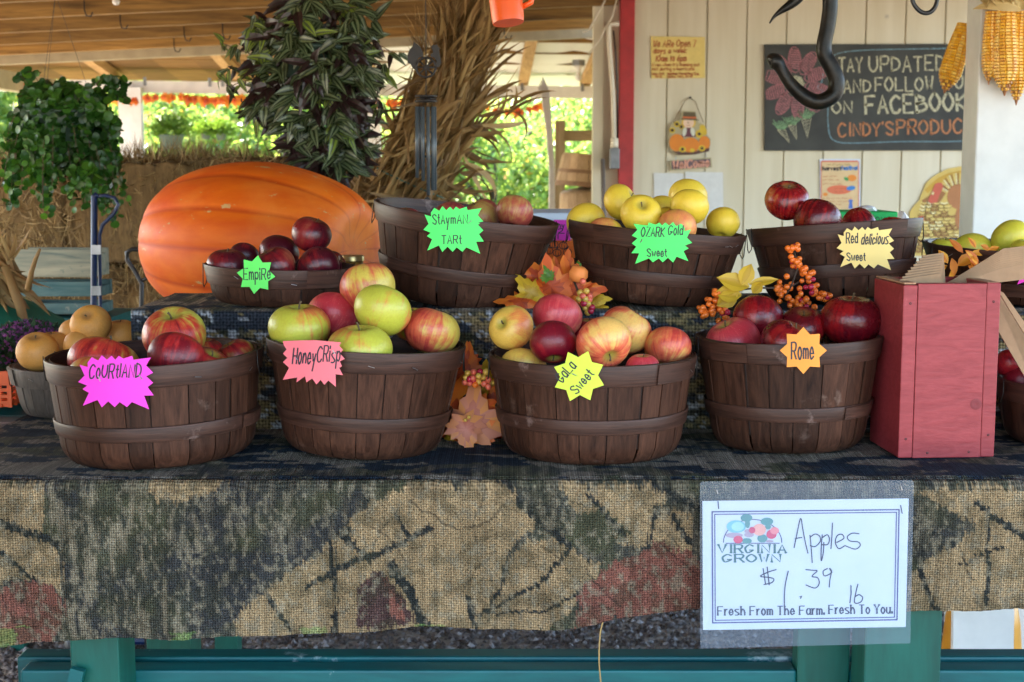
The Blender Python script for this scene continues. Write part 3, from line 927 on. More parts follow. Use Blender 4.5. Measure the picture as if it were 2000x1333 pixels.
def print_colour(px, py, top):
    """cloth print at fabric coordinates (photo pixels of the hanging front); top marks the part lying on the table, its dimmer light painted in"""
    n = px.size
    rj = np.random.default_rng(5)
    jx_, jy_ = rj.normal(0, 3.2, n), rj.normal(0, 3.2, n)
    wx = px + jx_ + 14 * (fbm(px / 28, py / 28, 5) - .5) * 2
    wy = py + jy_ + 14 * (fbm(px / 28, py / 28, 9) - .5) * 2
    f1 = fbm(px / 70, py / 70, 1)
    f2 = fbm(px / 18, py / 40, 2)
    col = np.empty((n, 3))
    k = np.clip((f1 - .35) * 3, 0, 1)[:, None]
    col[:] = np.array(SLT) * (1 - k) + np.array(OLV) * k
    bark = (px < 400) & (px > 80)
    streak = np.clip((fbm(px / 13, py / 55, 3) - .5) * 6, 0, 1)[:, None] * np.where(bark, .85, .35)[:, None]
    col = col * (1 - streak) + np.array((0.20, 0.165, 0.11)) * streak
    onfront = ~top
    for c, poly in PRINT:
        m = inpoly(wx, wy, poly) & onfront
        col[m] = np.array(c)
    for ln, w in BRANCH:
        ww = w * (0.75 + 0.6 * fbm(px / 12, py / 12, 14))
        m = near(wx * .35 + px * .65 + jx_ * .4, wy * .35 + py * .65 + jy_ * .4, ln, ww) & onfront
        col[m] = np.array(BRN)
    for k_ in range(60):                     # fine veins and twigs all over the print
        r2 = random.Random(900 + k_)
        x0_, y0_, a_ = r2.uniform(-100, 2200), r2.uniform(945, 1240), r2.uniform(0, 6.28)
        ln = [(x0_, y0_)]
        for _ in range(4):
            a_ += r2.uniform(-.5, .5)
            ln.append((ln[-1][0] + 26 * math.cos(a_), ln[-1][1] + 26 * math.sin(a_)))
        sel = onfront & (np.abs(px - x0_) < 120) & (np.abs(py - y0_) < 120)
        if sel.any():
            m = near((wx * .3 + px * .7)[sel], (wy * .3 + py * .7)[sel], ln, r2.uniform(2.5, 5))
            ii = np.nonzero(sel)[0][m]
            col[ii] = col[ii] * .45 + np.array(BRN) * .3
    mt = np.clip((fbm(px / 34, py / 26, 25) - .47) * 5, 0, .7)[:, None]
    col = np.where(onfront[:, None], col * (1 - mt) + (col * .35 + np.array(OLV) * .35) * mt, col)
    sp2 = np.clip((fbm(px / 9, py / 14, 33) - .55) * 5, 0, .6)[:, None]
    col = np.where(onfront[:, None], col * (1 - sp2) + np.array((0.20, 0.17, 0.115)) * sp2, col)
    gg = onfront & (py > 1224) & (fbm(px / 60, py / 40, 21) > .62)
    col[gg] = col[gg] * .5 + np.array((0.06, 0.10, 0.025))
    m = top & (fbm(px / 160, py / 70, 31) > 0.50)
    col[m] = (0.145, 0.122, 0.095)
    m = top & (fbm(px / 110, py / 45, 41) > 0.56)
    col[m] = (0.014, 0.022, 0.032)  # dark blue patches paint dimmer, sky-tinted light into the print on top
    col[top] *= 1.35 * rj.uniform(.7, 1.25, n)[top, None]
    f3 = fbm(px / 110, py / 80, 61)
    col *= ((0.66 + 0.62 * f2) * (0.75 + 0.5 * f3) * rj.uniform(.8, 1.2, n))[:, None]
    return np.clip(col, 0, 1)

t = NT('printed burlap')
uv = t.n('Attribute', {'attribute_name': 'weave'}).outputs['Vector']
sx, sy, _ = t.n('SeparateXYZ', None, i0=uv).outputs
jx = t.math('MULTIPLY', t.math('SUBTRACT', t.noise(uv, 90, 3), 0.5), 3.2)
jy = t.math('MULTIPLY', t.math('SUBTRACT', t.noise(uv, 70, 3), 0.5), 3.2)
wa = t.math('SINE', t.math('ADD', t.math('MULTIPLY', sx, 2 * math.pi / 0.0035), jx))
wb = t.math('SINE', t.math('ADD', t.math('MULTIPLY', sy, 2 * math.pi / 0.0035), jy))
wv = t.math('MULTIPLY', t.math('ADD', wa, wb), 0.5)
spk = t.noise(uv, 330, 2, 0.5)
k = t.n('MapRange', None, i0=t.math('ADD', t.math('MULTIPLY', wv, 0.55), t.math('MULTIPLY', t.math('SUBTRACT', spk, 0.5), 2.6)), i1=-0.9, i2=1.0, i3=0.18, i4=1.75).outputs[0]
col = t.n('Attribute', {'attribute_name': 'col'}).outputs['Color']
c = t.n('VectorMath', {'operation': 'SCALE'}, i0=col, Scale=k).outputs[0]
M['burlap'] = t.done(t.pr(c, 0.85, wv, 0.6, 0.0015, Specular_IOR_Level=0.12))

def grid_obj(name, P, col, weave, mat, parent=None, nu=0, nv=0):
    """P (nv*nu,3) points row by row"""
    me = bpy.data.meshes.new(name)
    idx = np.arange(nu * nv).reshape(nv, nu)
    q = np.stack([idx[:-1, :-1], idx[1:, :-1], idx[1:, 1:], idx[:-1, 1:]], -1).reshape(-1, 4)
    me.from_pydata(P.tolist(), [], q.tolist())
    me.polygons.foreach_set('use_smooth', np.ones(len(q), dtype=bool))
    a = me.attributes.new('col', 'FLOAT_COLOR', 'POINT')
    a.data.foreach_set('color', np.concatenate([col, np.ones((len(col), 1))], 1).astype(np.float32).ravel())
    a = me.attributes.new('weave', 'FLOAT_VECTOR', 'POINT')
    a.data.foreach_set('vector', weave.astype(np.float32).ravel())
    me.materials.append(mat)
    o = bpy.data.objects.new(name, me)
    COL.objects.link(o)
    if parent:
        o.parent = parent
    return o

HEM = np.array([(-200, 1270), (0, 1261), (100, 1256), (160, 1249), (235, 1241), (375, 1238), (650, 1238), (825, 1227), (965, 1229), (1070, 1225), (1175, 1208), (1350, 1191), (1790, 1198), (2000, 1192), (2300, 1195)], float)
m0 = mpp(1000, 1000, TY0)
pxs = np.arange(-200, 2300.1, 3.0)
front_v = np.linspace(0, 1, 100)
top_v = np.linspace(0, 1, 150)                   # from the back edge to the fold
ROWS = []
cols_, wv_ = [], []
xw = (pxs - 1000) * m0 * 1.0
def zrow(py):
    return np.array([at(1000, p, TY0).z for p in py])
for tv in top_v:
    y = 2.94 + (TY0 + 0.012 - 2.94) * tv
    bump = 0.0035 * (fbm(xw / .09, np.full_like(xw, y / .05), 50) - .5) * 2 + 0.006 * (fbm(xw / .25, np.full_like(xw, y / .12), 53) - .5)
    z = TZ + 0.002 + np.maximum(bump, -0.003)
    if tv > 0.985:
        z = z - 0.004
    ROWS.append(np.stack([xw, np.full_like(xw, y), z], 1))
    py = 940 - (y - TY0) / m0
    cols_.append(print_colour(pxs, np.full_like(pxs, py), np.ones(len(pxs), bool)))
    wv_.append(np.stack([xw, np.full_like(xw, y), 0 * xw], 1))
hem = np.interp(pxs, HEM[:, 0], HEM[:, 1]) + 2.5 * (fbm(pxs / 9, pxs * 0, 77) - .5)
fold = 941 + 6 * (fbm(pxs / 120, pxs * 0, 60) - .5)
FR, FS = 0.013, 0.05                       # the fold over the table edge is rounded
for fv in front_v:
    py = fold + (hem - fold) * fv
    sw = 0.013 * fv * np.sin(pxs / 95 + 1.3 * np.sin(pxs / 210)) + 0.012 * fv * (fbm(pxs / 60, np.full_like(pxs, fv * 2), 70) - .5) + 0.004 * np.sin(pxs / 31) * fv
    th_ = min(1.0, fv / FS) * math.pi / 2
    yy_ = TY0 + 0.009 - FR * math.sin(th_) - 0.004 * min(1, fv * 5) + sw
    zh = np.array([at(1000, p, TY0).z for p in hem])
    zs_ = TZ + 0.002 - FR * (1 - math.cos(th_)) - 0.007 * th_ * (fbm(pxs / 130, pxs * 0, 62) - .3)
    z = zs_ + 0 * zh if fv < FS else (TZ + 0.002 - FR) + (zh - TZ - 0.002 + FR) * (fv - FS) / (1 - FS)
    ROWS.append(np.stack([xw, yy_, z], 1))
    cols_.append(print_colour(pxs, py, np.zeros(len(pxs), bool)))
    wv_.append(np.stack([xw, -(py - 940) * m0, 0 * xw], 1))
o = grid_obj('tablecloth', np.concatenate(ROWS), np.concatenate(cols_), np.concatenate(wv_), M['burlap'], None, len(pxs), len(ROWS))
tag(o, 'burlap cloth printed with tan leaves and branches, covering the long table', 'tablecloth')

# ------------------------------------------------------------------ riser behind the front row, burlap covered
RY0, RY1 = 2.385, 2.70
RZ = drop_at(606, RY0)
rs = thing('step_riser', 'low wooden step standing on the table under the second burlap cloth', 'riser', (0.2, 2.54, TZ))
rx0, rx1 = at(256, 620, RY0).x, 1.05
b = MB()
b.box(rx0 + 0.01, rx1, RY0 + 0.012, RY1 - 0.01, RZ - 0.03, RZ - 0.008)
b.build('shelf', M['dark_in'], rs, False, True)
for x in (rx0 + 0.012, 0.25, rx1 - 0.03):
    b = MB()
    b.box(x, x + 0.02, RY0 + 0.014, RY1 - 0.012, TZ + 0.008, RZ - 0.031)
    b.build('upright', M['dark_in'], rs, False, True)
pxs = np.arange(0, 2300, 4.0)
xr = rx0 + (rx1 + .01 - rx0) * np.linspace(0, 1, 400)
fabx = 1000 + xr / m0
ROWS, cols_, wv_ = [], [], []
YL = list(np.linspace(RY1, RY0 + .006, 50))
ZL = list(np.linspace(RZ - 0.003, TZ + 0.006, 50))
def riser_colour(px, py):
    c = print_colour(px, py, np.zeros(len(px), bool)) * 0.8
    g1 = fbm(px / 40, py / 14, 91)
    c[g1 > .52] = c[g1 > .52] * .4 + np.array((0.26, 0.19, 0.08)) * .6
    g2 = fbm(px / 30, py / 12, 95)
    c[g2 > .58] = (0.30, 0.31, 0.32)
    g3 = fbm(px / 50, py / 20, 99)
    c[g3 > .56] = (0.03, 0.035, 0.045)
    return c
for y in YL:
    z = RZ + 0.003 * (fbm(xr / .06, np.full_like(xr, y / .05), 81) - .3)
    ROWS.append(np.stack([xr, np.full_like(xr, y), z], 1))
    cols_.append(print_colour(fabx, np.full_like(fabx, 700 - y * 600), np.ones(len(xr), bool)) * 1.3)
    wv_.append(np.stack([xr * .62, np.full_like(xr, y * .62), 0 * xr], 1))
for i, z in enumerate(ZL):
    fv = i / 49
    y = RY0 - 0.002 + 0.006 * fv * (fbm(xr / .08, np.full_like(xr, z / .2), 84) - .5)
    ROWS.append(np.stack([xr, y, np.full_like(xr, z)], 1))
    py = 940 + (RZ - z) / m0
    cols_.append(riser_colour(fabx + 270, np.full_like(fabx, py)))
    wv_.append(np.stack([xr * .62, np.full_like(xr, z * .62), 0 * xr], 1))
o = grid_obj('riser_cloth', np.concatenate(ROWS), np.concatenate(cols_), np.concatenate(wv_), M['burlap'], None, 400, len(ROWS))
tag(o, 'loose weave burlap cloth over the step between the two rows of baskets', 'cloth')

# ------------------------------------------------------------------ baskets
def basket_radius(f, rb, rt, h):
    z = f * h
    c0 = min(0.026, h * .3)
    if z < c0:
        u = max(0.0, z) / c0
        return rb * (0.90 + 0.10 * math.sin(u * math.pi / 2) ** 0.7) + (rt - rb) * f
    return rb + (rt - rb) * f

def make_basket(name, label, X, Y, Z, rt, rb, h, rot=(0, 0, 0), n=22, mats=('stave', 'hoop'), fill=0.5, hoop_z=0.36, group=None, seed=0, yscale=1.0):
    rr = random.Random(seed)
    root = thing(name, label, 'basket', (X, Y, Z), rot, group)
    root.scale = (1, yscale, 1)
    b = MB()
    fz = [0, 0.012, 0.04, 0.09, 0.15, 0.215, 0.36, 0.55, 0.75, 0.90, 1.0]
    ang = [2 * math.pi * k / n + rr.uniform(-.05, .05) for k in range(n)] + [0]
    ang[n] = ang[0] + 2 * math.pi
    for k in range(n):
        a0, a1 = ang[k] + 0.006, ang[k + 1] - 0.006
        io = rr.choice((0, 0.0016, 0.0008))
        if rr.random() < .3:
            a1 -= 0.02
        tn = rr.uniform(.2, .8)
        m = 4
        outer, inner = [], []
        for f in fz:
            r_ = basket_radius(f, rb, rt, h) + io
            outer.append([(r_ * math.cos(a0 + (a1 - a0) * j / m), r_ * math.sin(a0 + (a1 - a0) * j / m), f * h + 0.002) for j in range(m + 1)])
            r2 = r_ - 0.0025
            inner.append([(r2 * math.cos(a0 + (a1 - a0) * j / m), r2 * math.sin(a0 + (a1 - a0) * j / m), f * h + 0.002) for j in range(m + 1)])
        vs = [p for row in outer for p in row] + [p for row in inner for p in row]
        N = (m + 1) * len(fz)
        fs = []
        for i in range(len(fz) - 1):
            for j in range(m):
                q = i * (m + 1) + j
                fs.append((q, q + 1, q + m + 2, q + m + 1))
                fs.append((N + q, N + q + m + 1, N + q + m + 2, N + q + 1))
            q = i * (m + 1)
            fs.append((q, q + m + 1, N + q + m + 1, N + q))
            q += m
            fs.append((q, N + q, N + q + m + 1, q + m + 1))
        for j in range(m):
            q = (len(fz) - 1) * (m + 1) + j
            fs.append((q, q + 1, N + q + 1, N + q))
        b.add(vs, fs, tn)
    smooth_angle(b.build('stave_wall', M[mats[0]], root), 32)
    b = MB()
    b.lathe([(basket_radius(f, rb, rt, h) - .0034, f * h + .001) for f in (.16, .4, .7, .93)], 40)
    b.build('inner_wall', M['dark_in'], root, True)
    def hoop(nm, z0, z1, t0, th, mat, seam):
        b = MB()
        r0 = basket_radius(z0 / h, rb, rt, h) + t0
        r1 = basket_radius(min(1, z1 / h), rb, rt, h) + t0
        wob = lambda a, z: 1 + 0.004 * math.sin(a * 3 + seam) + 0.003 * math.sin(a * 7 + 2 * seam)
        b.lathe([(r0, z0), (r0 + th * .7, z0 + .0006), (r0 + th, z0 + .003), (r1 + th, z1 - .003), (r1 + th * .7, z1 - .0006), (r1, z1), (r0, z0)], 64, None, 0.5, seam, seam + 2 * math.pi, wob)
        a_end = seam + 0.5
        b.lathe([(r0 + th, z0 + .001), (r0 + 2 * th, z0 + .002), (r1 + 2 * th, z1 - .002), (r1 + th, z1 - .001)], 10, None, 0.7, seam, a_end)
        return smooth_angle(b.build(nm, M[mat], root), 40)
    hw = 0.030
    hoop('rim_hoop', h - hw, h + 0.003, 0.0022, 0.0028, mats[1], rr.uniform(0, 6))
    if hoop_z > .15:
        hoop('middle_hoop', h * hoop_z - 0.011, h * hoop_z + 0.012, 0.0022, 0.0026, mats[1], rr.uniform(0, 6))
    hoop('inner_hoop', h - hw * .8, h + 0.002, -0.0052, 0.0024, mats[1], rr.uniform(0, 6))
    for sd in (0, math.pi):               # wire handle folded down at either side
        b = MB()
        a0_ = sd - rot[2]
        rr_ = basket_radius(.9, rb, rt, h) + 0.0075
        pts = [Vector((rr_ * math.cos(a0_ + s_), rr_ * math.sin(a0_ + s_), zz)) for s_, zz in ((-.17, h + .004), (-.17, h - .02), (-.13, h - .034), (0, h - .040), (.13, h - .034), (.17, h - .02), (.17, h + .004))]
        b.tube(pts, .0009, 5)
        b.build('wire_handle', M['rust'], root, True)
    b = MB()
    r0 = basket_radius(0, rb, rt, h) - 0.003
    b.lathe([(0.001, 0.003), (r0, 0.003), (r0, 0.009), (0.001, 0.009)], 40)
    b.build('base', M[mats[0]], root, True)
    if fill:
        b = MB()
        r0 = basket_radius(fill, rb, rt, h) - 0.004
        b.lathe([(0.001, fill * h - .004), (r0, fill * h - .004), (r0, fill * h), (0.001, fill * h)], 40)
        b.build('raised_bottom', M['dark_in'], root, True)
    for s_ in range(4):
        b = MB()
        a = rr.uniform(3.4, 6.0)
        r_ = basket_radius(.93, rb, rt, h) + 0.0057
        p = Vector((r_ * math.cos(a), r_ * math.sin(a), h - rr.uniform(.010, .022)))
        d = Vector((-math.sin(a), math.cos(a), rr.uniform(-.6, .6))).normalized() * 0.005
        b.tube([p - d, p + d], 0.0006, 5)
        b.build('staple', M['steel'], root)
    return root

def basket_px(name, label, pl, pr_, prim, pbot, Y, rbf=0.80, Zb=None, **kw):
    """rim from pl to pr_ at row prim, standing at depth Y on height Zb"""
    X = at((pl + pr_) / 2, prim, Y).x
    rt = (pr_ - pl) / 2 * mpp(1000, prim, Y) * 0.985
    Z = Zb if Zb is not None else TZ + 0.004
    zr_ = at((pl + pr_) / 2, prim, Y).z
    return make_basket(name, label, X, Y, Z, rt - 0.005, (rt - 0.005) * rbf, zr_ - Z, **kw), rt

BK = {}
GB = 'brown apple baskets on the stall'
BK['court'] = basket_px('apple_basket', 'brown bushel basket with the pink Courtland card, worn pale patches along its middle hoop', 97, 520, 690, 925, 2.195, 0.90, rot=(0, R(-1.8), R(20)), hoop_z=0.36, group=GB, seed=1, fill=0.42)
BK['honey'] = basket_px('apple_basket', 'brown bushel basket with the salmon Honey Crisp card, striped green apples heaped above its rim', 508, 902, 668, 912, 2.24, 0.80, rot=(R(3), R(1.0), R(75)), group=GB, seed=2, hoop_z=0.34, fill=0.5)
BK['gala'] = basket_px('apple_basket', 'brown bushel basket with the lime Gala Sweet card, seven orange and red apples inside', 950, 1362, 692, 915, 2.215, 0.87, rot=(0, 0, R(130)), group=GB, seed=3, hoop_z=0.40, fill=0.42)
BK['rome'] = basket_px('apple_basket', 'brown bushel basket with the orange Rome card, standing beside the red wooden box', 1358, 1727, 657, 893, 2.275, 0.82, rot=(R(1), R(0.6), R(200)), group=GB, seed=4, hoop_z=0.37, fill=0.5)
BK['empire'] = basket_px('apple_basket', 'small dark peck basket with the green Empire star, in front of the giant pumpkin', 396, 700, 520, 605, 2.475, 0.90, RZ + 0.004, rot=(R(2), R(1.5), 0), group=GB, seed=5, hoop_z=0.12, fill=0.5, yscale=0.72)
BK['stay'] = basket_px('apple_basket', 'brown bushel basket with the green Stayman Tart card, right of the giant pumpkin', 704, 1072, 414, 603, 2.53, 0.79, RZ + 0.004, rot=(R(8), R(1.5), R(60)), group=GB, seed=6, hoop_z=0.38, fill=0.5)
BK['ozark'] = basket_px('apple_basket', 'brown bushel basket with the green Ozark Gold card, heaped with yellow apples', 1092, 1446, 446, 605, 2.53, 0.80, RZ + 0.004, rot=(R(5), R(-1.6), R(100)), group=GB, seed=7, hoop_z=0.38, fill=0.5)
BK['redd'] = basket_px('apple_basket', 'brown bushel basket with the pale yellow Red delicious card and dark red apples', 1468, 1812, 440, 580, 2.56, 0.80, RZ + 0.004, rot=(R(1), R(5.0), R(150)), group=GB, seed=8, hoop_z=0.40, fill=0.5)
BK['pear'] = basket_px('apple_basket', 'small grey weathered basket of tan pears at the left end of the table', 19, 245, 715, 815, 2.56, 0.82, mats=('stave_grey', 'stave_grey'), rot=(0, R(1), 0), group=GB, seed=9, hoop_z=0.1, fill=0.55)
BK['rightb'] = basket_px('apple_basket', 'brown basket of dark red apples half hidden beside the red wooden box', 1944, 2290, 745, 885, 2.28, 0.86, rot=(0, R(1), R(10)), group=GB, seed=10, hoop_z=0.1, fill=0.5)
BK['rightt'] = basket_px('apple_basket', 'brown basket of yellow green apples with the hot pink card, behind the paper bags', 1800, 2180, 484, 605, 2.54, 0.80, RZ + 0.004, rot=(R(2), R(2), R(10)), group=GB, seed=11, hoop_z=0.3, fill=0.5)

# ------------------------------------------------------------------ apples
def apple_mesh(name, tall=0.88, lobes=0.02, cone=0.0, cav=0.16):
    n, m = 40, 36
    vs, fs = [], []
    for i in range(m + 1):
        u = math.pi * i / m
        s_, c_ = math.sin(u), math.cos(u)
        r_ = s_ ** 0.92
        z = c_ * tall
        z -= cav * 1.5 * math.exp(-(r_ / 0.27) ** 2) if c_ > 0 else -cav * 0.9 * math.exp(-(r_ / 0.25) ** 2)
        r_ *= 1 + cone * (c_ * .5) + 0.03 * c_
        for k in range(n):
            a = 2 * math.pi * k / n
            lb = 1 + lobes * math.cos(5 * a) * (0.35 - c_) * s_ + 0.012 * math.sin(2 * a + 1) + 0.01 * math.sin(3 * a)
            q = max(r_, 0.002) * lb
            zz = z + lobes * 0.8 * math.cos(5 * a) * s_ * s_ * (1 if c_ < 0 else 0) * .6
            vs.append((q * math.cos(a), q * math.sin(a), zz))
    for i in range(m):
        for k in range(n):
            fs.append((i * n + k, (i + 1) * n + k, (i + 1) * n + (k + 1) % n, i * n + (k + 1) % n))
    b = MB()
    b.v, b.f, b.t = vs, fs, [0.5] * len(fs)
    return b

AM = {}
AM['court'] = m_apple('striped red and green apple skin', (0.50, 0.46, 0.07), (0.48, 0.035, 0.022), (0.20, 0.008, 0.012), 0.56, 0.5, 0.3)
AM['courtred'] = m_apple('deep red apple skin', (0.48, 0.35, 0.08), (0.38, 0.016, 0.018), (0.14, 0.005, 0.012), 0.92, 0.35, 0.3)
AM['honey'] = m_apple('green apple skin with red stripes', (0.50, 0.50, 0.055), (0.62, 0.17, 0.05), (0.42, 0.04, 0.025), 0.30, 0.45, 0.2)
AM['honeyred'] = m_apple('yellow apple skin with red cheek', (0.62, 0.48, 0.08), (0.56, 0.10, 0.05), (0.38, 0.03, 0.03), 0.62, 0.5, 0.2)
AM['gala'] = m_apple('orange red apple skin', (0.78, 0.46, 0.12), (0.70, 0.13, 0.06), (0.50, 0.045, 0.035), 0.62, 0.5, 0.4)
AM['galayel'] = m_apple('yellow apple skin with faint blush', (0.72, 0.46, 0.08), (0.66, 0.20, 0.05), (0.5, 0.08, 0.03), 0.16, 0.35, 0.2)
AM['galapink'] = m_apple('pink red apple skin', (0.72, 0.32, 0.14), (0.64, 0.085, 0.085), (0.50, 0.035, 0.05), 0.85, 0.45, 0.45)
AM['galadark'] = m_apple('crimson apple skin with pale dots', (0.45, 0.10, 0.05), (0.30, 0.01, 0.018), (0.16, 0.004, 0.014), 1.0, 0.3, 0.45)
AM['rome'] = m_apple('dark glossy red apple skin', (0.35, 0.12, 0.03), (0.26, 0.007, 0.010), (0.10, 0.003, 0.008), 0.98, 0.3, 0.15, 0.2, (0.22, 0.10, 0.03))
AM['empire'] = m_apple('maroon apple skin', (0.32, 0.10, 0.05), (0.20, 0.010, 0.014), (0.06, 0.003, 0.010), 1.02, 0.35, 0.25, 0.22, (0.25, 0.13, 0.05))
AM['stay'] = m_apple('russet red apple skin', (0.45, 0.27, 0.07), (0.36, 0.06, 0.04), (0.17, 0.016, 0.022), 0.72, 0.4, 0.25, 0.34)
AM['ozark'] = m_apple('yellow apple skin', (0.80, 0.56, 0.045), (0.78, 0.42, 0.05), (0.75, 0.28, 0.05), -0.15, 0.2, 0.12, 0.36, (0.40, 0.32, 0.06))
AM['ozarkb'] = m_apple('yellow apple skin with orange blush', (0.80, 0.55, 0.06), (0.76, 0.28, 0.08), (0.66, 0.16, 0.07), 0.45, 0.25, 0.12, 0.36)
AM['redd'] = m_apple('deep red tapered apple skin', (0.40, 0.13, 0.04), (0.27, 0.008, 0.010), (0.085, 0.003, 0.007), 0.92, 0.5, 0.35, 0.18, (0.28, 0.16, 0.05))
AM['green'] = m_apple('yellow green apple skin', (0.62, 0.56, 0.045), (0.72, 0.56, 0.05), (0.7, 0.45, 0.06), 0.1, 0.2, 0.15, 0.34)
AM['pear'] = m_apple('tan russet pear skin', (0.58, 0.27, 0.06), (0.66, 0.29, 0.045), (0.42, 0.17, 0.04), 0.35, 0.1, 0.3, 0.5, (0.30, 0.14, 0.04))
SHAPES = {'round': apple_mesh('apple', 0.86, 0.012, 0.02), 'flat': apple_mesh('apple', 0.78, 0.02, 0.05, 0.17), 'tall': apple_mesh('apple', 0.98, 0.05, 0.16, 0.15), 'pear': apple_mesh('apple', 0.90, 0.0, 0.0, 0.10)}
AMESH = {}

def stem_mb():
    b = MB()
    b.tube([(0, 0, 0.58), (0.01, 0.01, 0.70), (0.05, 0.02, 0.80), (0.09, 0.02, 0.87)], [0.028, 0.026, 0.028, 0.042], 7)
    return b
def calyx_mb():
    b = MB()
    for k in range(6):
        a = k * 1.047
        d = Vector((math.cos(a), math.sin(a), 0))
        p = Vector((0, 0, -0.70))
        b.add([p + d * .02 + Vector((-d.y, d.x, 0)) * .045, p + d * .02 - Vector((-d.y, d.x, 0)) * .045, p + d * .12 + Vector((0, 0, -.07)), p + Vector((0, 0, .06))], [(0, 1, 2), (0, 3, 1), (1, 3, 2), (2, 3, 0)])
    return b
PARTS = {}
AX = {'u': (0, -.10, 1), 'f': (0, -.75, .62), 'fl': (-.55, -.72, .35), 'fr': (.45, -.75, -.15), 'l': (-.9, -.3, .25), 'r': (.8, -.3, .5), 'd': (.05, -.55, -.85), 'ul': (-.45, -.15, .9), 'ur': (.45, -.2, .9), 'uf': (0, -.42, .9), 'b': (0.2, .5, .8), 'dr': (.3, -.75, -.55), 's': (1, .1, .15)}

def apple(cx, cy, dia, Y, skin, axis, label, shape='round', spin=None, group='apples heaped in the baskets', name='apple', cat='apple', calyx=False, sq=1.0):
    key = (shape, skin)
    if key not in AMESH:
        o = SHAPES[shape].build(name, AM[skin], None, True)
        AMESH[key] = o.data
        bpy.data.objects.remove(o)
    o = bpy.data.objects.new(name, AMESH[key])
    COL.objects.link(o)
    p = at(cx, cy, Y)
    r_ = dia / 2 * mpp(cx, cy, Y)
    for kb, (bo, rt) in BK.items():       # keep the fruit inside the rim it shows above
        if abs(p.x - bo.location.x) < rt and abs(p.y - bo.location.y) < rt + .04 and p.z > bo.location.z:
            while p.y < bo.location.y and math.hypot(p.x - bo.location.x, (p.y - bo.location.y) / bo.scale.y) > rt - 0.010 - r_ - max(0.0, RIMZ[kb] - p.z) * .45:
                Y += 0.004
                p = at(cx, cy, Y)
                r_ = dia / 2 * mpp(cx, cy, Y)
    o.location = p
    zax = Vector(AX[axis] if isinstance(axis, str) else axis).normalized()
    q = zax.to_track_quat('Z', 'Y')
    sp = rnd.uniform(0, 6.28) if spin is None else spin
    o.rotation_euler = (q.to_matrix() @ Matrix.Rotation(sp, 3, 'Z')).to_euler()
    o.scale = (r_ * rnd.uniform(.95, 1.02), r_ * rnd.uniform(.95, 1.02), r_ * sq * rnd.uniform(.95, 1.03))
    tag(o, label, cat, group)
    if zax.z > -0.2 or zax.y < -.5:
        if 'stem' not in PARTS:
            s_ = stem_mb().build('stem', M['stem'], o, True)
            PARTS['stem'] = s_.data
        else:
            s_ = bpy.data.objects.new('stem', PARTS['stem'])
            COL.objects.link(s_)
            s_.parent = o
    if calyx:
        if 'calyx' not in PARTS:
            s_ = calyx_mb().build('calyx', M['twig'], o, True)
            PARTS['calyx'] = s_.data
        else:
            s_ = bpy.data.objects.new('calyx', PARTS['calyx'])
            COL.objects.link(s_)
            s_.parent = o
    return o

RIMZ = {k: o_.location.z + max(c_.z for c_ in (Vector(v_) for v_ in o_.children[0].bound_box)) for k, (o_, r__) in BK.items()}
# in the Courtland basket
apple(203, 714, 142, 2.16, 'court', (.25, .35, .9), 'broad red apple streaked with yellow green, lying behind the pink Courtland card', 'flat', 1.0)
apple(190, 742, 120, 2.11, 'honey', (.2, .3, .95), 'greenish apple peeping over the top edge of the pink Courtland card', 'flat', 2.0)
apple(340, 655, 124, 2.23, 'court', 'uf', 'large red apple with a bright yellow green stem hollow, topmost above the Courtland card', 'round', 3.6)
apple(344, 700, 112, 2.13, 'courtred', 'b', 'plain red apple in front of the one with the yellow green stem hollow', 'round', 0.7)
apple(403, 722, 96, 2.15, 'courtred', 'ur', 'dark maroon apple at the front rim right of the pink Courtland card', 'round', 2.2)
apple(462, 700, 82, 2.26, 'courtred', 'ul', 'small glossy red apple at the right side of the Courtland basket', 'round', 4.0)
apple(402, 692, 74, 2.27, 'courtred', 'u', 'red apple mostly hidden between the stem hollow apple and the glossy one', 'round', 1.0)
# Honey Crisp
apple(585, 642, 126, 2.19, 'honey', 'u', 'green striped apple with its stem up, above the salmon Honey Crisp card', 'flat', 0.4, sq=1.0)
apple(650, 618, 106, 2.29, 'galapink', 'b', 'red streaked apple wedged behind the green striped one over the Honey Crisp card', 'round', 2.0)
apple(718, 562, 114, 2.29, 'honeyred', (-.2, .2, .95), 'yellow apple with a red cheek, topmost in the Honey Crisp basket', 'round', 4.4)
apple(747, 607, 117, 2.21, 'honey', (.35, .35, .85), 'yellow green apple leaning on the topmost one in the Honey Crisp basket', 'round', 5.0)
apple(703, 684, 126, 2.14, 'honey', 'u', 'green apple low at the front rim of the Honey Crisp basket, stem up', 'flat', 2.6)
apple(843, 648, 112, 2.21, 'honeyred', (.3, .2, .95), 'yellow apple with a pink stain at the right rim of the Honey Crisp basket', 'round', 1.2)
apple(806, 634, 80, 2.30, 'honey', 'u', 'greenish apple barely showing behind the pink stained one in the Honey Crisp basket', 'round', 3.0)
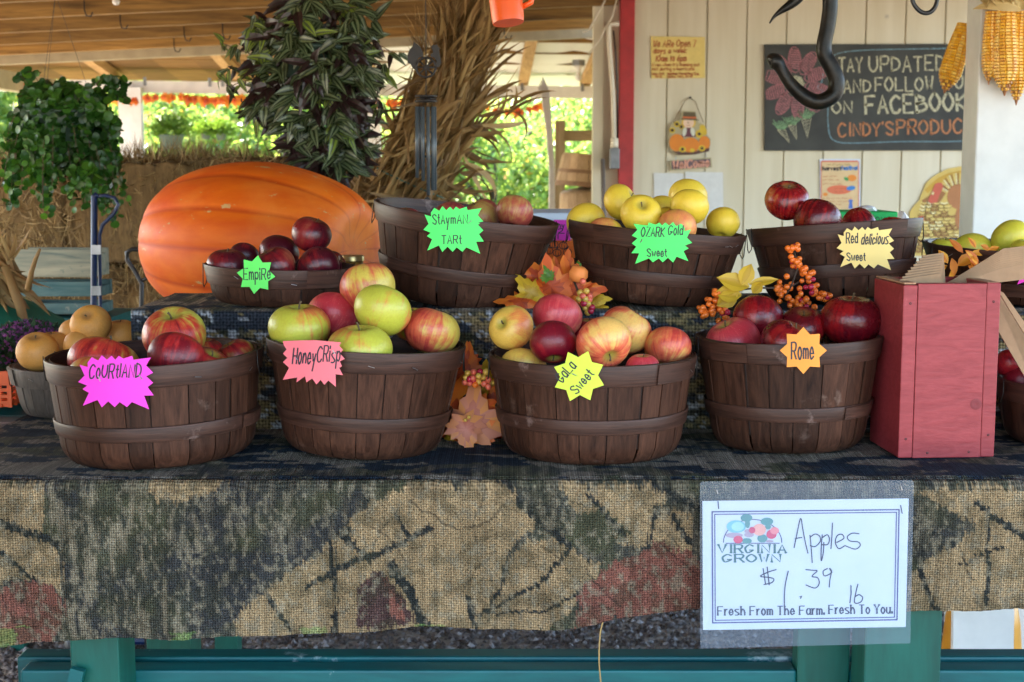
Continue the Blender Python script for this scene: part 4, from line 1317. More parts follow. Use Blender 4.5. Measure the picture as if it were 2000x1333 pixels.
# Gala
apple(999, 641, 90, 2.16, 'galayel', 'fl', 'golden yellow apple with its stem facing out, leftmost above the Gala basket', 'round', 0.5)
apple(1088, 619, 98, 2.27, 'galapink', 'b', 'pink red apple at the back top of the Gala basket, below the autumn leaves', 'round', 1.0)
apple(1080, 668, 94, 2.14, 'galadark', 'd', 'crimson speckled apple directly above the lime Gala card', 'round', 2.0, calyx=True)
apple(1178, 670, 110, 2.11, 'gala', 'dr', 'orange red apple with its stem turned down to the front in the Gala basket', 'round', 4.2)
apple(1222, 645, 102, 2.24, 'gala', (.5, .0, .8), 'rosy streaked apple leaning right behind the orange red one', 'round', 0.2)
apple(1304, 680, 94, 2.16, 'gala', 'b', 'pink striped apple at the right rim of the Gala basket', 'round', 2.4)
apple(1022, 718, 92, 2.11, 'galayel', 'b', 'yellow and pink apple low at the left front rim of the Gala basket', 'flat', 3.4)
apple(1150, 655, 80, 2.30, 'galadark', 'u', 'red apple mostly hidden in the middle of the Gala heap', 'round', 5.0)
apple(1255, 722, 70, 2.10, 'galapink', 'u', 'red apple just showing over the rim between the two right hand Gala apples', 'round', 5.4)
# Rome
apple(1432, 672, 114, 2.20, 'galapink', 'ul', 'rose red apple at the left front of the Rome basket', 'round', 0.8)
apple(1480, 622, 100, 2.30, 'rome', 'b', 'glossy dark red apple at the back of the Rome basket under the berry spray', 'round', 2.9)
apple(1537, 672, 104, 2.18, 'rome', 'ur', 'maroon apple directly above the orange Rome card', 'round', 1.5)
apple(1567, 640, 88, 2.29, 'rome', 'uf', 'red apple with a green tinged stem hollow, between the maroon and the largest Rome apple', 'round', 3.9)
apple(1662, 627, 120, 2.21, 'rome', 'u', 'largest dark red apple, shining at the right side of the Rome basket', 'flat', 5.0, sq=1.05)
# Empire
apple(444, 521, 82, 2.47, 'empire', 'u', 'maroon apple leftmost in the Empire basket', 'round', 0.3)
apple(477, 503, 64, 2.58, 'empire', 'b', 'smaller dark red apple second from the left in the Empire basket, set back', 'round', 1.7)
apple(545, 495, 78, 2.56, 'empire', 'b', 'maroon apple behind the one touching the green Empire star', 'round', 2.2)
apple(537, 521, 84, 2.45, 'empire', 'ul', 'ruddy apple touching the top right of the green Empire star', 'round', 4.4)
apple(608, 459, 80, 2.52, 'empire', (.35, -.1, .9), 'speckled maroon apple topmost on the Empire heap', 'round', 5.1)
apple(622, 522, 86, 2.46, 'empire', 'dr', 'glossy plum dark apple at the right front of the Empire basket', 'round', 0.9)
apple(651, 518, 56, 2.54, 'empire', 'r', 'dark apple half hidden beside the gold jar lid', 'round', 3.0)
# Stayman
apple(790, 435, 70, 2.52, 'stay', 'u', 'russet apple only just showing over the left rim of the Stayman basket', 'round', 0.2)
apple(882, 432, 82, 2.48, 'stay', 'b', 'flat russet apple behind the top of the green Stayman card', 'round', 1.9)
apple(940, 424, 76, 2.53, 'stay', 'ul', 'yellowish russet apple between the Stayman card and the red one', 'round', 3.2)
apple(1005, 416, 76, 2.49, 'stay', 'b', 'red brown apple standing highest in the Stayman basket', 'round', 4.6)
# Ozark Gold
apple(1144, 433, 76, 2.47, 'ozark', 'dr', 'yellow apple leftmost in the Ozark Gold basket', 'round', 0.4)
apple(1182, 458, 72, 2.42, 'ozarkb', 'b', 'yellow apple with an orange cheek low at the rim of the Ozark Gold basket', 'round', 0.2)
apple(1212, 396, 74, 2.55, 'ozark', 'r', 'smooth yellow apple standing tall at the left back of the Ozark Gold heap', 'round', 1.1, sq=1.0)
apple(1252, 420, 82, 2.45, 'ozark', 'f', 'yellow apple showing its stem hollow in the middle of the Ozark Gold heap', 'round', 2.0)
apple(1296, 412, 66, 2.58, 'ozark', 'b', 'yellow apple set far back right of the stem hollow one in the Ozark Gold heap', 'round', 2.7)
apple(1300, 432, 60, 2.52, 'ozark', (-.4, .5, .6), 'yellow apple hidden behind the middle of the green Ozark Gold card', 'round', 3.4)
apple(1347, 405, 79, 2.48, 'ozark', 'b', 'bright yellow apple topmost over the green Ozark Gold card', 'round', 4.1)
apple(1322, 446, 78, 2.42, 'ozarkb', (.3, .6, .6), 'yellow apple resting on the top edge of the green Ozark Gold card', 'round', 2.0)
apple(1412, 436, 68, 2.50, 'ozark', 'b', 'yellow apple rightmost in the Ozark Gold basket', 'round', 5.5)
apple(1344, 385, 76, 2.60, 'ozark', 'b', 'yellow apple at the very back behind the topmost Ozark Gold apple', 'round', 3.8)
# Red delicious
apple(1537, 393, 85, 2.52, 'redd', 'uf', 'glossy red apple topmost in the Red delicious basket', 'tall', 0.6, sq=.9)
apple(1596, 434, 92, 2.48, 'redd', (.3, .25, .9), 'lobed dark red apple second from the left in the Red delicious basket', 'tall', 2.0)
apple(1677, 440, 72, 2.53, 'redd', (.2, .2, -.95), 'speckled dark red apple above the pale yellow card', 'tall', 3.0)
apple(1744, 460, 72, 2.585, 'redd', 'b', 'dark red apple low at the right rim of the Red delicious basket', 'tall', 4.0)
# right hand yellow and red ones
apple(1846, 492, 66, 2.50, 'green', 'u', 'yellow green apple with a long stem, leftmost behind the paper bags', 'round', 1.0)
apple(1900, 490, 76, 2.54, 'green', 'b', 'yellow green apple behind the orange silk petals', 'round', 2.0)
apple(1974, 467, 80, 2.52, 'green', 'dr', 'large yellow apple against the white post', 'round', 3.0)
apple(2003, 492, 62, 2.45, 'green', 'u', 'yellow green apple above the hot pink card', 'round', 4.0)
apple(1972, 709, 62, 2.29, 'galadark', 'd', 'dark red speckled apple under the loose leaning paper bags', 'round', 4.0)
apple(1996, 746, 76, 2.17, 'galadark', 'b', 'crimson apple at the front rim of the half hidden right basket', 'round', 1.0)
# pears
GP = 'tan pears in the weathered basket'
apple(74, 688, 84, 2.49, 'pear', 'uf', 'round orange tan pear with its stem up, leftmost in the weathered basket', 'pear', 1.0, GP, 'tan_pear', 'pear')
apple(103, 680, 70, 2.57, 'pear', 'u', 'tan pear half hidden behind the leftmost one with the stem', 'pear', 2.0, GP, 'tan_pear', 'pear')
apple(178, 634, 78, 2.52, 'pear', 'f', 'tan pear with black blemishes, topmost in the weathered basket', 'pear', 3.0, GP, 'tan_pear', 'pear', True)
apple(146, 652, 62, 2.60, 'pear', 'b', 'tan pear behind and left of the blemished one', 'pear', 4.0, GP, 'tan_pear', 'pear')
apple(154, 676, 62, 2.52, 'pear', 'b', 'orange tan pear squeezed under the blemished one', 'pear', 5.0, GP, 'tan_pear', 'pear')
apple(236, 655, 68, 2.60, 'pear', 'u', 'tan pear rightmost, against the corner of the burlap step', 'pear', 1.0, GP, 'tan_pear', 'pear')

# ------------------------------------------------------------------ price cards
COURT = [(555, 475), (612, 490), (610, 460), (640, 422), (685, 445), (710, 408), (745, 440), (778, 412), (805, 440), (828, 412), (860, 432), (922, 412), (930, 440), (1052, 424), (1020, 480), (1068, 530), (1020, 555), (1068, 600), (1030, 630), (1072, 688), (1005, 690), (1040, 785), (920, 735), (885, 770), (835, 735), (800, 770), (755, 730), (710, 772), (680, 720), (578, 760), (620, 670), (575, 645), (608, 620), (545, 595), (590, 550)]
COURT = [(x * .28, y * .28 + 580) for x, y in COURT]
HONEY = [(188, 312), (300, 308), (410, 306), (510, 314), (600, 322), (585, 345), (612, 375), (590, 400), (625, 437), (590, 455), (605, 490), (585, 500), (612, 552), (560, 545), (562, 635), (510, 590), (480, 620), (455, 585), (425, 617), (395, 575), (355, 603), (345, 560), (285, 602), (290, 568), (188, 585), (232, 500), (190, 460), (220, 430), (190, 400), (215, 370), (195, 340)]
HONEY = [(x * .2776 + 500, y * .2776 + 580) for x, y in HONEY]
def fit(poly, x0, y0, x1, y1, flip=False):
    xs_, ys_ = [p[0] for p in poly], [p[1] for p in poly]
    a, b_, c_, d_ = min(xs_), max(xs_), min(ys_), max(ys_)
    r_ = [((x - a) / (b_ - a), (y - c_) / (d_ - c_)) for x, y in poly]
    if flip:
        r_ = [(1 - u, v_) for u, v_ in reversed(r_)]
    return [(x0 + u * (x1 - x0), y0 + v_ * (y1 - y0)) for u, v_ in r_]
def star8(cx, cy, ro, ri, a0, n=8):
    return [(cx + (ro if k % 2 == 0 else ri) * math.cos(a0 + math.pi * k / n), cy + (ro if k % 2 == 0 else ri) * math.sin(a0 + math.pi * k / n)) for k in range(2 * n)]

def neon(name, col):
    t = NT(name)
    n = t.noise(t.obj(), 14, 3)
    c = t.mix(n, col, tuple(min(1, x * 1.08) for x in col))
    p = t.pr(c, 0.6, n, 0.15, 0.01)
    tr = t.n('BsdfTranslucent')
    t.set(tr, 'Color', (*col, 1))
    return t.done(t.n('MixShader', None, i0=0.12, i1=p.outputs[0], i2=tr.outputs[0]))

def bent_sheet(poly, mp, cols=14):
    """card outline cut into upright strips so the card can curl with the basket"""
    import bmesh
    bm = bmesh.new()
    vs = [bm.verts.new((x, y, 0)) for x, y in poly]
    bm.faces.new(vs)
    x0_, x1_ = min(p[0] for p in poly), max(p[0] for p in poly)
    for k in range(1, cols):
        g_ = bm.verts[:] + bm.edges[:] + bm.faces[:]
        bmesh.ops.bisect_plane(bm, geom=g_, plane_co=(x0_ + (x1_ - x0_) * k / cols, 0, 0), plane_no=(1, 0, 0))
    bmesh.ops.triangulate(bm, faces=[f for f in bm.faces if len(f.verts) > 4])
    bm.verts.index_update()
    b = MB()
    co = [v.co.copy() for v in bm.verts]
    fr = [mp(c.x, c.y, 0.0005) for c in co]
    bk = [mp(c.x, c.y, 0.0) for c in co]
    n = len(co)
    fs = [tuple(v.index for v in f.verts) for f in bm.faces]
    fs2 = [tuple(n + i for i in reversed(f)) for f in fs]
    sd_ = [(e.verts[0].index, e.verts[1].index, e.verts[1].index + n, e.verts[0].index + n) for e in bm.edges if len(e.link_faces) == 1]
    bm.free()
    b.add(fr + bk, fs + fs2 + sd_)
    return b

def card(label, poly, col, key, words, curl=0.85, name='price_card', off=0.0, pins=()):
    cx = sum(p[0] for p in poly) / len(poly)
    cy = sum(p[1] for p in poly) / len(poly)
    bo, rt = BK[key]
    rt = rt + 0.009
    Y = bo.location.y - rt
    for _ in range(4):
        dx = at(cx, cy, Y).x - bo.location.x
        Y = bo.location.y - math.sqrt(rt * rt - dx * dx) * bo.scale.y - off
    slope = dx / math.sqrt(rt * rt - dx * dx) * bo.scale.y
    bend = 0.5 / rt * curl
    x0c = at(cx, cy, Y).x
    def mp(px, py, o_=0.0):
        d = at(px, py, Y).x - x0c
        return at(px, py, Y + slope * d + bend * d * d - o_)
    root = thing(name, label, 'card', mp(cx, cy, 0), group='neon paper cards naming the apples')
    b = bent_sheet(poly, mp)
    o = smooth_angle(b.build('paper', flat_neon(col), root, False, True), 30)
    b = MB()
    for w in words:
        write(b, *w[:5], mp, 0.0009, **(w[5] if len(w) > 5 else {}))
    b.build('lettering', M['ink_black'], root, False, True)
    for (x1_, y1_, x2_, y2_) in pins:
        b = MB()
        b.tube([mp(x1_, y1_, .0012), mp(x2_, y2_, .0012)], 0.0008, 5)
        b.build('staple', M['steel'], root, False, True)
    return root
def flat_neon(col):
    k = 'neon %s' % (col,)
    if k not in M:
        M[k] = neon('fluorescent card', col)
    return M[k]

def front_y(key, up=0.0):
    o, rt = BK[key]
    return o.location.y - rt * o.scale.y - 0.004 - up
card('hot pink jagged card reading Courtland', COURT, (0.92, 0.05, 0.62), 'court', [('CoURtlAND', 174, 738, 100, 26, dict(pen=2.6, jit=1.5, slant=.12))], pins=((192, 735, 196, 745), (271, 732, 278, 742)))
card('salmon pink jagged card reading Honey Crisp', HONEY, (0.95, 0.20, 0.24), 'honey', [('Honey', 571, 710, 44, 30, dict(pen=2.4, jit=1.5, slant=.1)), ('CRisp', 619, 707, 44, 28, dict(pen=2.4, jit=1.5, slant=.1, seed=5))], pins=((650, 684, 654, 692), (577, 699, 581, 703)))
card('lime yellow eight pointed card reading Gala Sweet', star8(1131, 735, 52, 37, 0.35), (0.66, 0.86, 0.06), 'gala', [('GaLa', 1098, 748, 42, 20, dict(pen=2.4, angle=.86, jit=1)), ('Sweet', 1126, 771, 52, 18, dict(pen=2.4, angle=.86, jit=1))], pins=((1117, 730, 1126, 734),))
card('orange eight pointed card reading Rome', star8(1569, 685, 46, 34, 0.0), (0.95, 0.33, 0.04), 'rome', [('Rome', 1546, 701, 43, 32, dict(pen=2.7, jit=1.0))])
card('bright green eight pointed card reading Empire', star8(500, 537, 38, 27, 0.1), (0.13, 0.84, 0.13), 'empire', [('EmpiRe', 476, 546, 52, 22, dict(pen=1.8, jit=1.2))])
card('bright green jagged card reading Stayman Tart', fit(COURT, 827, 403, 945, 496), (0.08, 0.86, 0.15), 'stay', [('StAy', 845, 438, 32, 19, dict(pen=1.8, jit=1.2)), ('mAN', 881, 437, 32, 17, dict(pen=1.8)), ('TARt', 863, 476, 38, 16, dict(pen=1.8, jit=1))], pins=((915, 437, 921, 431),))
card('bright green jagged card reading Ozark Gold Sweet', fit(COURT, 1233, 434, 1352, 516, True), (0.08, 0.86, 0.15), 'ozark', [('OZARK', 1252, 462, 45, 18, dict(pen=1.9, jit=1.2, slant=.1)), ('Gold', 1305, 459, 28, 18, dict(pen=1.9, slant=.1)), ('Sweet', 1264, 501, 38, 15, dict(pen=1.9, jit=1))], pins=((1251, 474, 1255, 468),))
card('pale yellow jagged card reading Red delicious Sweet', fit(COURT, 1634, 443, 1747, 528), (0.88, 0.66, 0.22), 'redd', [('Red', 1653, 475, 22, 20, dict(pen=1.9, jit=1)), ('delicious', 1682, 477, 52, 20, dict(pen=1.9, jit=1.2, slant=.15)), ('Sweet', 1654, 509, 36, 15, dict(pen=1.9, jit=1))])
card('hot pink jagged card at the far right, cut by the edge of view', fit(COURT, 1979, 476, 2100, 562), (0.92, 0.05, 0.62), 'rightt', [('Gold', 1996, 536, 50, 22, dict(pen=1.9))])

# ------------------------------------------------------------------ price sign hanging on the cloth
YS = TY0 - 0.035
mps = plane(YS)
sg = thing('price_sign', 'laminated white sign with vegetable emblem and handwritten Apples price, hung on the cloth front', 'sign', mps(1575, 1100, 0))
b = MB()
b.prism([mps(x, y, 0.0022) for x, y in ((1367, 944), (1372, 941), (1780, 938), (1785, 942), (1778, 1257), (1368, 1267))], (0, 0.0006, 0))
b.build('laminate_front', M['laminate'], sg, False, True)
b = MB()
b.prism([mps(x, y, 0.0) for x, y in ((1372, 979), (1775, 974), (1769, 1225), (1373, 1231))], (0, 0.0005, 0))
b.build('sheet', M['paper'], sg, False, True)
b = MB()
SK = lambda x, y: (x, y + (1575 - x) * 0.006)
for k, w in ((0, 2.6), (5, 2.0)):
    q = [SK(1391 + k, 999 + k), SK(1756 - k, 997 + k), SK(1752 - k, 1212 - k), SK(1392 + k, 1216 - k)]
    for i in range(4):
        ribbon(b, [q[i], q[(i + 1) % 4]], w, mps, 0.0006)
b.build('border', flatm('sign border blue', (0.05, 0.05, 0.22)), sg, False, True)
b = MB()
write(b, 'VIRGINIA', 1403, 1080, 132, 15.5, mps, 0.0007, nib=(4.4, 2.1))
write(b, 'GROWN', 1412, 1098, 112, 14.5, mps, 0.0007, nib=(4.4, 2.1))
b.build('emblem_lettering', flatm('dark teal print', (0.02, 0.13, 0.15)), sg, False, True)
b = MB()
write(b, 'Fresh From The Farm.', 1402, 1202, 208, 16.5, mps, 0.0007, nib=(3.3, 1.9), angle=0.008)
write(b, 'Fresh To You.', 1619, 1199, 124, 16.5, mps, 0.0007, nib=(3.3, 1.9), angle=0.008)
b.build('slogan_lettering', flatm('navy print', (0.03, 0.04, 0.10)), sg, False, True)
b = MB()
def sw(x, y):
    return (1380 + x * .2, 980 + y * .2)
HW = ['855,450 880,330 918,165 940,270 965,400 990,505', '865,365 900,355 930,352', '1010,330 1020,430 1032,595', '1010,350 1060,318 1105,340 1110,390 1060,440 1012,430', '1130,325 1120,460 1120,580 1140,500 1145,400', '1135,350 1180,325 1200,370 1180,420 1120,420', '1230,210 1225,330 1215,460',
      '1270,400 1340,360 1320,320 1275,335 1258,400 1290,460 1345,435', '1490,315 1420,310 1375,345 1400,385 1480,395 1500,430 1450,465 1350,430',
      '680,665 600,690 525,730 600,740 655,755 640,790 560,812', '552,655 575,800', '592,640 612,815', '798,680 768,820 760,960 765,1085', '912,930 932,922 918,945',
      '970,665 1040,672 1080,678 1030,730 1085,745 1100,800 1060,845 970,815', '1180,655 1140,680 1150,725 1200,710 1222,680 1200,652 1225,695', '1222,680 1205,760 1198,835',
      '1410,820 1412,900 1400,990', '1478,808 1460,880 1445,985 1500,985 1525,940 1490,910 1450,930', '112,0 118,70', '1895,38 1910,115']
for h_ in HW:
    pts = [sw(*map(float, p.split(','))) for p in h_.split()]
    if len(pts) > 3:
        q = [pts[0]] + pts + [pts[-1]]
        r_ = []
        for i in range(1, len(q) - 2):
            for k in range(6):
                u = k / 6
                r_.append(tuple(0.5 * ((2 * q[i][j]) + (q[i + 1][j] - q[i - 1][j]) * u + (2 * q[i - 1][j] - 5 * q[i][j] + 4 * q[i + 1][j] - q[i + 2][j]) * u * u + (-q[i - 1][j] + 3 * q[i][j] - 3 * q[i + 1][j] + q[i + 2][j]) * u ** 3) for j in (0, 1)))
        pts = r_ + [pts[-1]]
    ribbon(b, pts, 2.3, mps, 0.0008)
b.build('handwriting', M['ink_blue'], sg, False, True)
# the emblem: a plate of vegetables under an arc
em = MB()
arc = [sw(450 + 285 * math.cos(a), 400 - (225 if math.sin(a) > 0 else 0) * math.sin(a)) for a in [math.pi * k / 24 for k in range(25)]]
ribbon(em, arc, 1.8, mps, 0.00065)
ribbon(em, [sw(190, 408), sw(712, 408)], 1.8, mps, 0.00065)
em.build('emblem_outline', flatm('emblem line', (0.05, 0.05, 0.20)), sg, False, True)
for i, (nm, col, els) in enumerate((
        ('emblem_cabbage', (0.18, 0.50, 0.58), [(290, 245, 95, 62)]), ('emblem_cabbage_heart', (0.36, 0.66, 0.72), [(305, 245, 62, 45)]), ('emblem_broccoli', (0.07, 0.26, 0.27), [(390, 160, 58, 38), (400, 215, 25, 45), (590, 195, 62, 38), (600, 245, 28, 28), (395, 385, 48, 28), (545, 360, 50, 40)]),
        ('emblem_melon', (0.85, 0.38, 0.32), [(515, 275, 65, 58)]), ('emblem_potato', (0.42, 0.32, 0.42), [(270, 330, 85, 26), (415, 325, 48, 24), (400, 290, 30, 20), (615, 388, 40, 12)]), ('emblem_tomato', (0.62, 0.03, 0.12), [(308, 372, 46, 38), (635, 320, 50, 46), (445, 280, 32, 32)]), ('emblem_peach', (0.80, 0.22, 0.25), [(665, 285, 44, 36)]))):
    for j, (cx, cy, rx, ry) in enumerate(els):
        b = MB()
        sheet(b, [sw(x, y) for x, y in ell(cx, cy, rx, ry, 18)], mps, 0.0006 + 0.00006 * (i + 1) + .00001 * j, 0.00002)
        b.build(nm, flatm(nm, col), sg, False, True)
for (x, y) in ((1400, 957), (1760, 950)):
    b = MB()
    b.tube([mps(x, y, .003), mps(x + 2, y + 8, .003)], 0.0008, 5)
    b.build('pin', M['steel'], sg, False, True)

# ------------------------------------------------------------------ red bag box
BX = thing('bag_box', 'red painted wooden box holding brown paper bags, worn pale along its top edge', 'box', at(1848, 897, 2.152), (0, 0, R(3.5)))
hB = at(1848, 558, 2.152).z - at(1848, 898, 2.152).z
wB, dB = 193 * mpp(1848, 730, 2.152), 0.142
BX.location.z = TZ + 0.004
th = 28 * mpp(1848, 730, 2.152)
def bpart(nm, x0, x1, y0, y1, z0, z1, m='red_bin', bev=0.003):
    b = MB()
    b.box(x0, x1, y0, y1, z0, z1, rnd.uniform(.35, .65))
    return bevel(b.build(nm, M[m], BX), bev, 2)
hw_ = wB / 2
bpart('front_panel', -hw_ + th + .0005, hw_ - th - .0004, 0, 0.018, 0, hB, bev=.0012)
bpart('back_panel', -hw_ + th, hw_ - th, dB - 0.018, dB, 0, hB)
bpart('side_panel', -hw_, -hw_ + th, 0.0004, dB, 0.0004, hB - 0.002, bev=.0018)
bpart('side_panel', hw_ - th, hw_, 0.0004, dB, 0.0004, hB + 0.001, bev=.0018)
bpart('bottom_panel', -hw_ + th, hw_ - th, 0.0185, dB - 0.0185, 0.004, 0.015)
for sx_ in (-1, 1):
    b = MB()
    x = sx_ * (hw_ - th / 2)
    b.box(x - th / 2 + .002, x + th / 2 - .002, 0.004, dB - 0.003, hB - 0.0009, hB + 0.0016)
    b.build('worn_edge', M['bin_edge'], BX)
for (x, z) in ((-hw_ + th * .5, .03), (-hw_ + th * .5, hB - .03), (hw_ - th * .5, .035), (hw_ - th * .5, hB - .028), (-.03, .008), (.035, .009)):
    b = MB()
    b.lathe([(.001, .0004), (.0018, .0002), (.002, 0)], 8, Matrix.Translation((x, -.0002, z)) @ Matrix.Rotation(R(90), 4, 'X'))
    b.build('nail_head', M['rust'], BX)
b = MB()
kn = at(1912, 793, 2.14)
b.lathe([(0.001, 0), (0.006, 0.0002), (0.009, 0)], 14, Matrix.Translation((kn.x - BX.location.x, -0.0006, kn.z - BX.location.z)) @ Matrix.Rotation(R(90), 4, 'X'))
b.build('knot', flatm('dark red knot', (0.21, 0.024, 0.028)), BX)

def bag(poly, Y0, dY, label, grp, th_=0.0022, mat='kraft'):
    """one folded paper bag; poly in photo pixels; every corner may carry its own depth offset"""
    pts = [at(x, y, Y0 + (d[0] if d else 0)) for x, y, *d in poly]
    b = MB()
    L = sum(pts, Vector()) / len(pts)
    b.prism([p - L for p in pts], (0, dY, 0))
    o = b.build('paper_bag', M[mat])
    o.location = L
    return tag(o, label, 'paper bag', grp)
for k in range(9):        # left bundle, standing and fanned
    f = k / 8
    x0, x1 = 1757 + 8 * f + 36 * f, 1792 + 56 * f
    y0, y1 = 545 - 48 * f, 553
    bag([(1790 + 40 * f, 640), (1846 + 1.5 * f, 640), (1847 - 6 * (1 - f), 557), (1838 + 5 * f, 494 + 40 * (1 - f)), (x0 + 6, 499 + 46 * (1 - f)), (x0, y0 + 2)], 2.192 + 0.0075 * f * 8 - .0, 0.004, 'brown folded paper bag standing fanned in the left bundle of the red box', 'bags in the left bundle')
for k in range(10):       # right bundle, leaning out to the right
    f = k / 9
    dx, dy = -18 * f, 38 * f
    yb_ = 2.20 + 0.0055 * k
    bag([(1846 + 26 * f, 640), (1890 + 16 * f, 640), (1898 + 20 * f, 556), (2030 + dx + rnd.uniform(-6, 6), 486 + dy * .9 + 24), (2022 + dx + rnd.uniform(-6, 6), 478 + dy), (1960 - 10 * f, 486 + dy * 1.05), (1846 + 20 * f, 556)][0:7], yb_ + .05 - 0.0068 * k, 0.0035, 'brown folded paper bag leaning out to the right over the red box edge', 'bags in the right bundle')
lean = [[(1946, 575), (1952, 570), (2060, 760), (2030, 770), (1960, 640)], [(1946, 600), (1960, 612), (2040, 800), (1998, 730), (1946, 640)], [(1948, 566), (1960, 572), (2080, 740), (2066, 760)]]
for k, pl in enumerate(lean):
    bag(pl, 2.225 - .012 * k, 0.004, 'brown paper bag slipping down between the red box and the right hand basket', 'loose leaning bags')

# ------------------------------------------------------------------ silk leaves and berries
def maple(mb, P, d, nrm, S, mtone=0.0, curl=0.42):
    """lobed silk leaf: P stem point, d towards the tip, nrm facing"""
    d = Vector(d).normalized()
    nrm = Vector(nrm)
    nrm = (nrm - d * nrm.dot(d)).normalized()
    s = d.cross(nrm)
    out = [(0.0, 0.0), (0.10, -.05), (0.30, -.12), (0.27, 0.02), (0.48, 0.10), (0.42, 0.22), (0.55, 0.36), (0.36, 0.38), (0.40, 0.52), (0.24, 0.50), (0.22, 0.66), (0.12, 0.72), (0.10, 0.86), (0, 1.0)]
    full = out + [(-x, y) for x, y in reversed(out[1:-1])]
    c = (0, 0.34)
    def pt(x, y):
        z = -curl * (x * x * 1.4 + (y - .34) ** 2) + 0.05 * math.sin(9 * x + 5 * y)
        return Vector(P) + d * (y * S) + s * (x * S) + nrm * (z * S)
    n = len(full)
    vs = [pt(*c)] + [pt(c[0] + (x - c[0]) * .5, c[1] + (y - c[1]) * .5) for x, y in full] + [pt(x, y) for x, y in full]
    fs, tn = [], []
    for i in range(n):
        j = (i + 1) % n
        fs.append((0, 1 + i, 1 + j))
        tn.append(min(1, max(0, .26 + mtone + rnd.uniform(-.05, .05) - (.14 if i in (0, n - 1, 4, n - 5) else 0))))
        fs.append((1 + i, 1 + n + i, 1 + n + j, 1 + j))
        tn.append(min(1, max(0, .55 + mtone + rnd.uniform(-.12, .16))))
    mb.add(vs, fs, tn)

def oval_leaf(mb, P, d, nrm, L, W, droop=0.2, tones=(0.4, 0.8)):
    d = Vector(d).normalized()
    nrm = Vector(nrm)
    nrm = (nrm - d * nrm.dot(d)).normalized()
    s = d.cross(nrm)
    wp = [0.05, 0.75, 1.0, 0.72, 0.02]
    vs = []
    for i, w in enumerate(wp):
        u = i / 4
        for j, e in enumerate((-1, -.4, 0, .4, 1)):
            vs.append(Vector(P) + d * (u * L) + s * (e * w * W / 2) + nrm * (-droop * u * u * L + 0.12 * W * abs(e)))
    fs, tn = [], []
    for i in range(4):
        for j in range(4):
            fs.append((i * 5 + j, i * 5 + j + 1, i * 5 + j + 6, i * 5 + j + 5))
            tn.append(tones[0] if j in (0, 3) else tones[1])
    mb.add(vs, fs, tn)

def part(name, mb, mat, parent, smooth=True):
    return mb.build(name, M[mat], parent, smooth, True)

BALL = {}
def berry(parent, p, r, mat, name='berry'):
    if mat not in BALL:
        b = MB()
        b.ball((0, 0, 0), 1.0, 7)
        o = b.build(name, M[mat], parent, True)
        BALL[mat] = o.data
    else:
        o = bpy.data.objects.new(name, BALL[mat])
        COL.objects.link(o)
        o.parent = parent
    o.location = p - parent.location
    o.scale = (r, r, r * rnd.uniform(.9, 1.08))
    return o

# spray standing between the Honey Crisp and Gala baskets
Yg = 2.34
sp = thing('autumn_leaf_spray', 'silk autumn leaf spray with coral berries standing between the two middle front baskets', 'leaf spray', at(925, 870, Yg))
sp.location.z = TZ + 0.004
for (px, py, dx, dz, S, mat, nx, dy) in ((923, 862, .0, 1, 118, 'fall_pink', -.2, -.075), (905, 812, .2, -1, 78, 'fall_pink', .1, -.085), (912, 806, 1, .12, 85, 'fall_red', .1, -.06), (892, 880, -.05, 1, 150, 'fall_red', -.9, -.05), (906, 760, .05, 1, 95, 'fall_red', -.3, 0.0), (962, 870, .3, 1, 95, 'fall_red', .5, -.02), (950, 800, .6, .9, 70, 'fall_red', .2, -.01), (903, 860, -.1, -.5, 50, 'fall_red', .1, -.03), (940, 770, .2, 1, 70, 'fall_gold', .3, -.01), (915, 720, 0, 1, 55, 'fall_red', .3, .01), (880, 850, .1, -1, 46, 'fall_gold', -.6, -.04)):
    b = MB()
    m_ = mpp(px, py, Yg)
    maple(b, at(px, py, Yg + dy), (dx, -.25 if dz < 0 else .15, dz), (nx, -1, .3), S * m_, 0.0)
    part('leaf', b, mat, sp)
b = MB()
b.tube([at(915, 880, Yg), at(920, 800, Yg - .03), at(918, 765, Yg - .04), at(940, 742, Yg - .05)], 0.002, 6)
b.tube([at(905, 776, Yg - .04), at(918, 765, Yg - .04)], 0.0015, 6)
part('twig', b, 'twig', sp)
for i, (px, py, m_) in enumerate(((913, 729, 'gold'), (925, 727, 'pink'), (924, 739, 'pink'), (935, 735, 'gold'), (944, 737, 'gold'), (935, 746, 'gold'), (946, 750, 'pink'), (954, 742, 'pink'), (908, 747, 'pink'), (917, 749, 'pink'), (928, 752, 'orange'), (954, 756, 'pink'), (961, 749, 'gold'), (910, 738, 'gold'), (917, 741, 'red'), (949, 727, 'gold'), (938, 726, 'red'), (926, 748, 'red'))):
    berry(sp, at(px, py, Yg - 0.06 - 0.004 * (i % 4)), 6.2 * mpp(px, py, Yg), 'berry_' + m_)
for (px, py) in ((916, 815), (909, 821)):
    berry(sp, at(px, py, Yg - 0.088), 3.6 * mpp(px, py, Yg), 'berry_gold', 'berry')

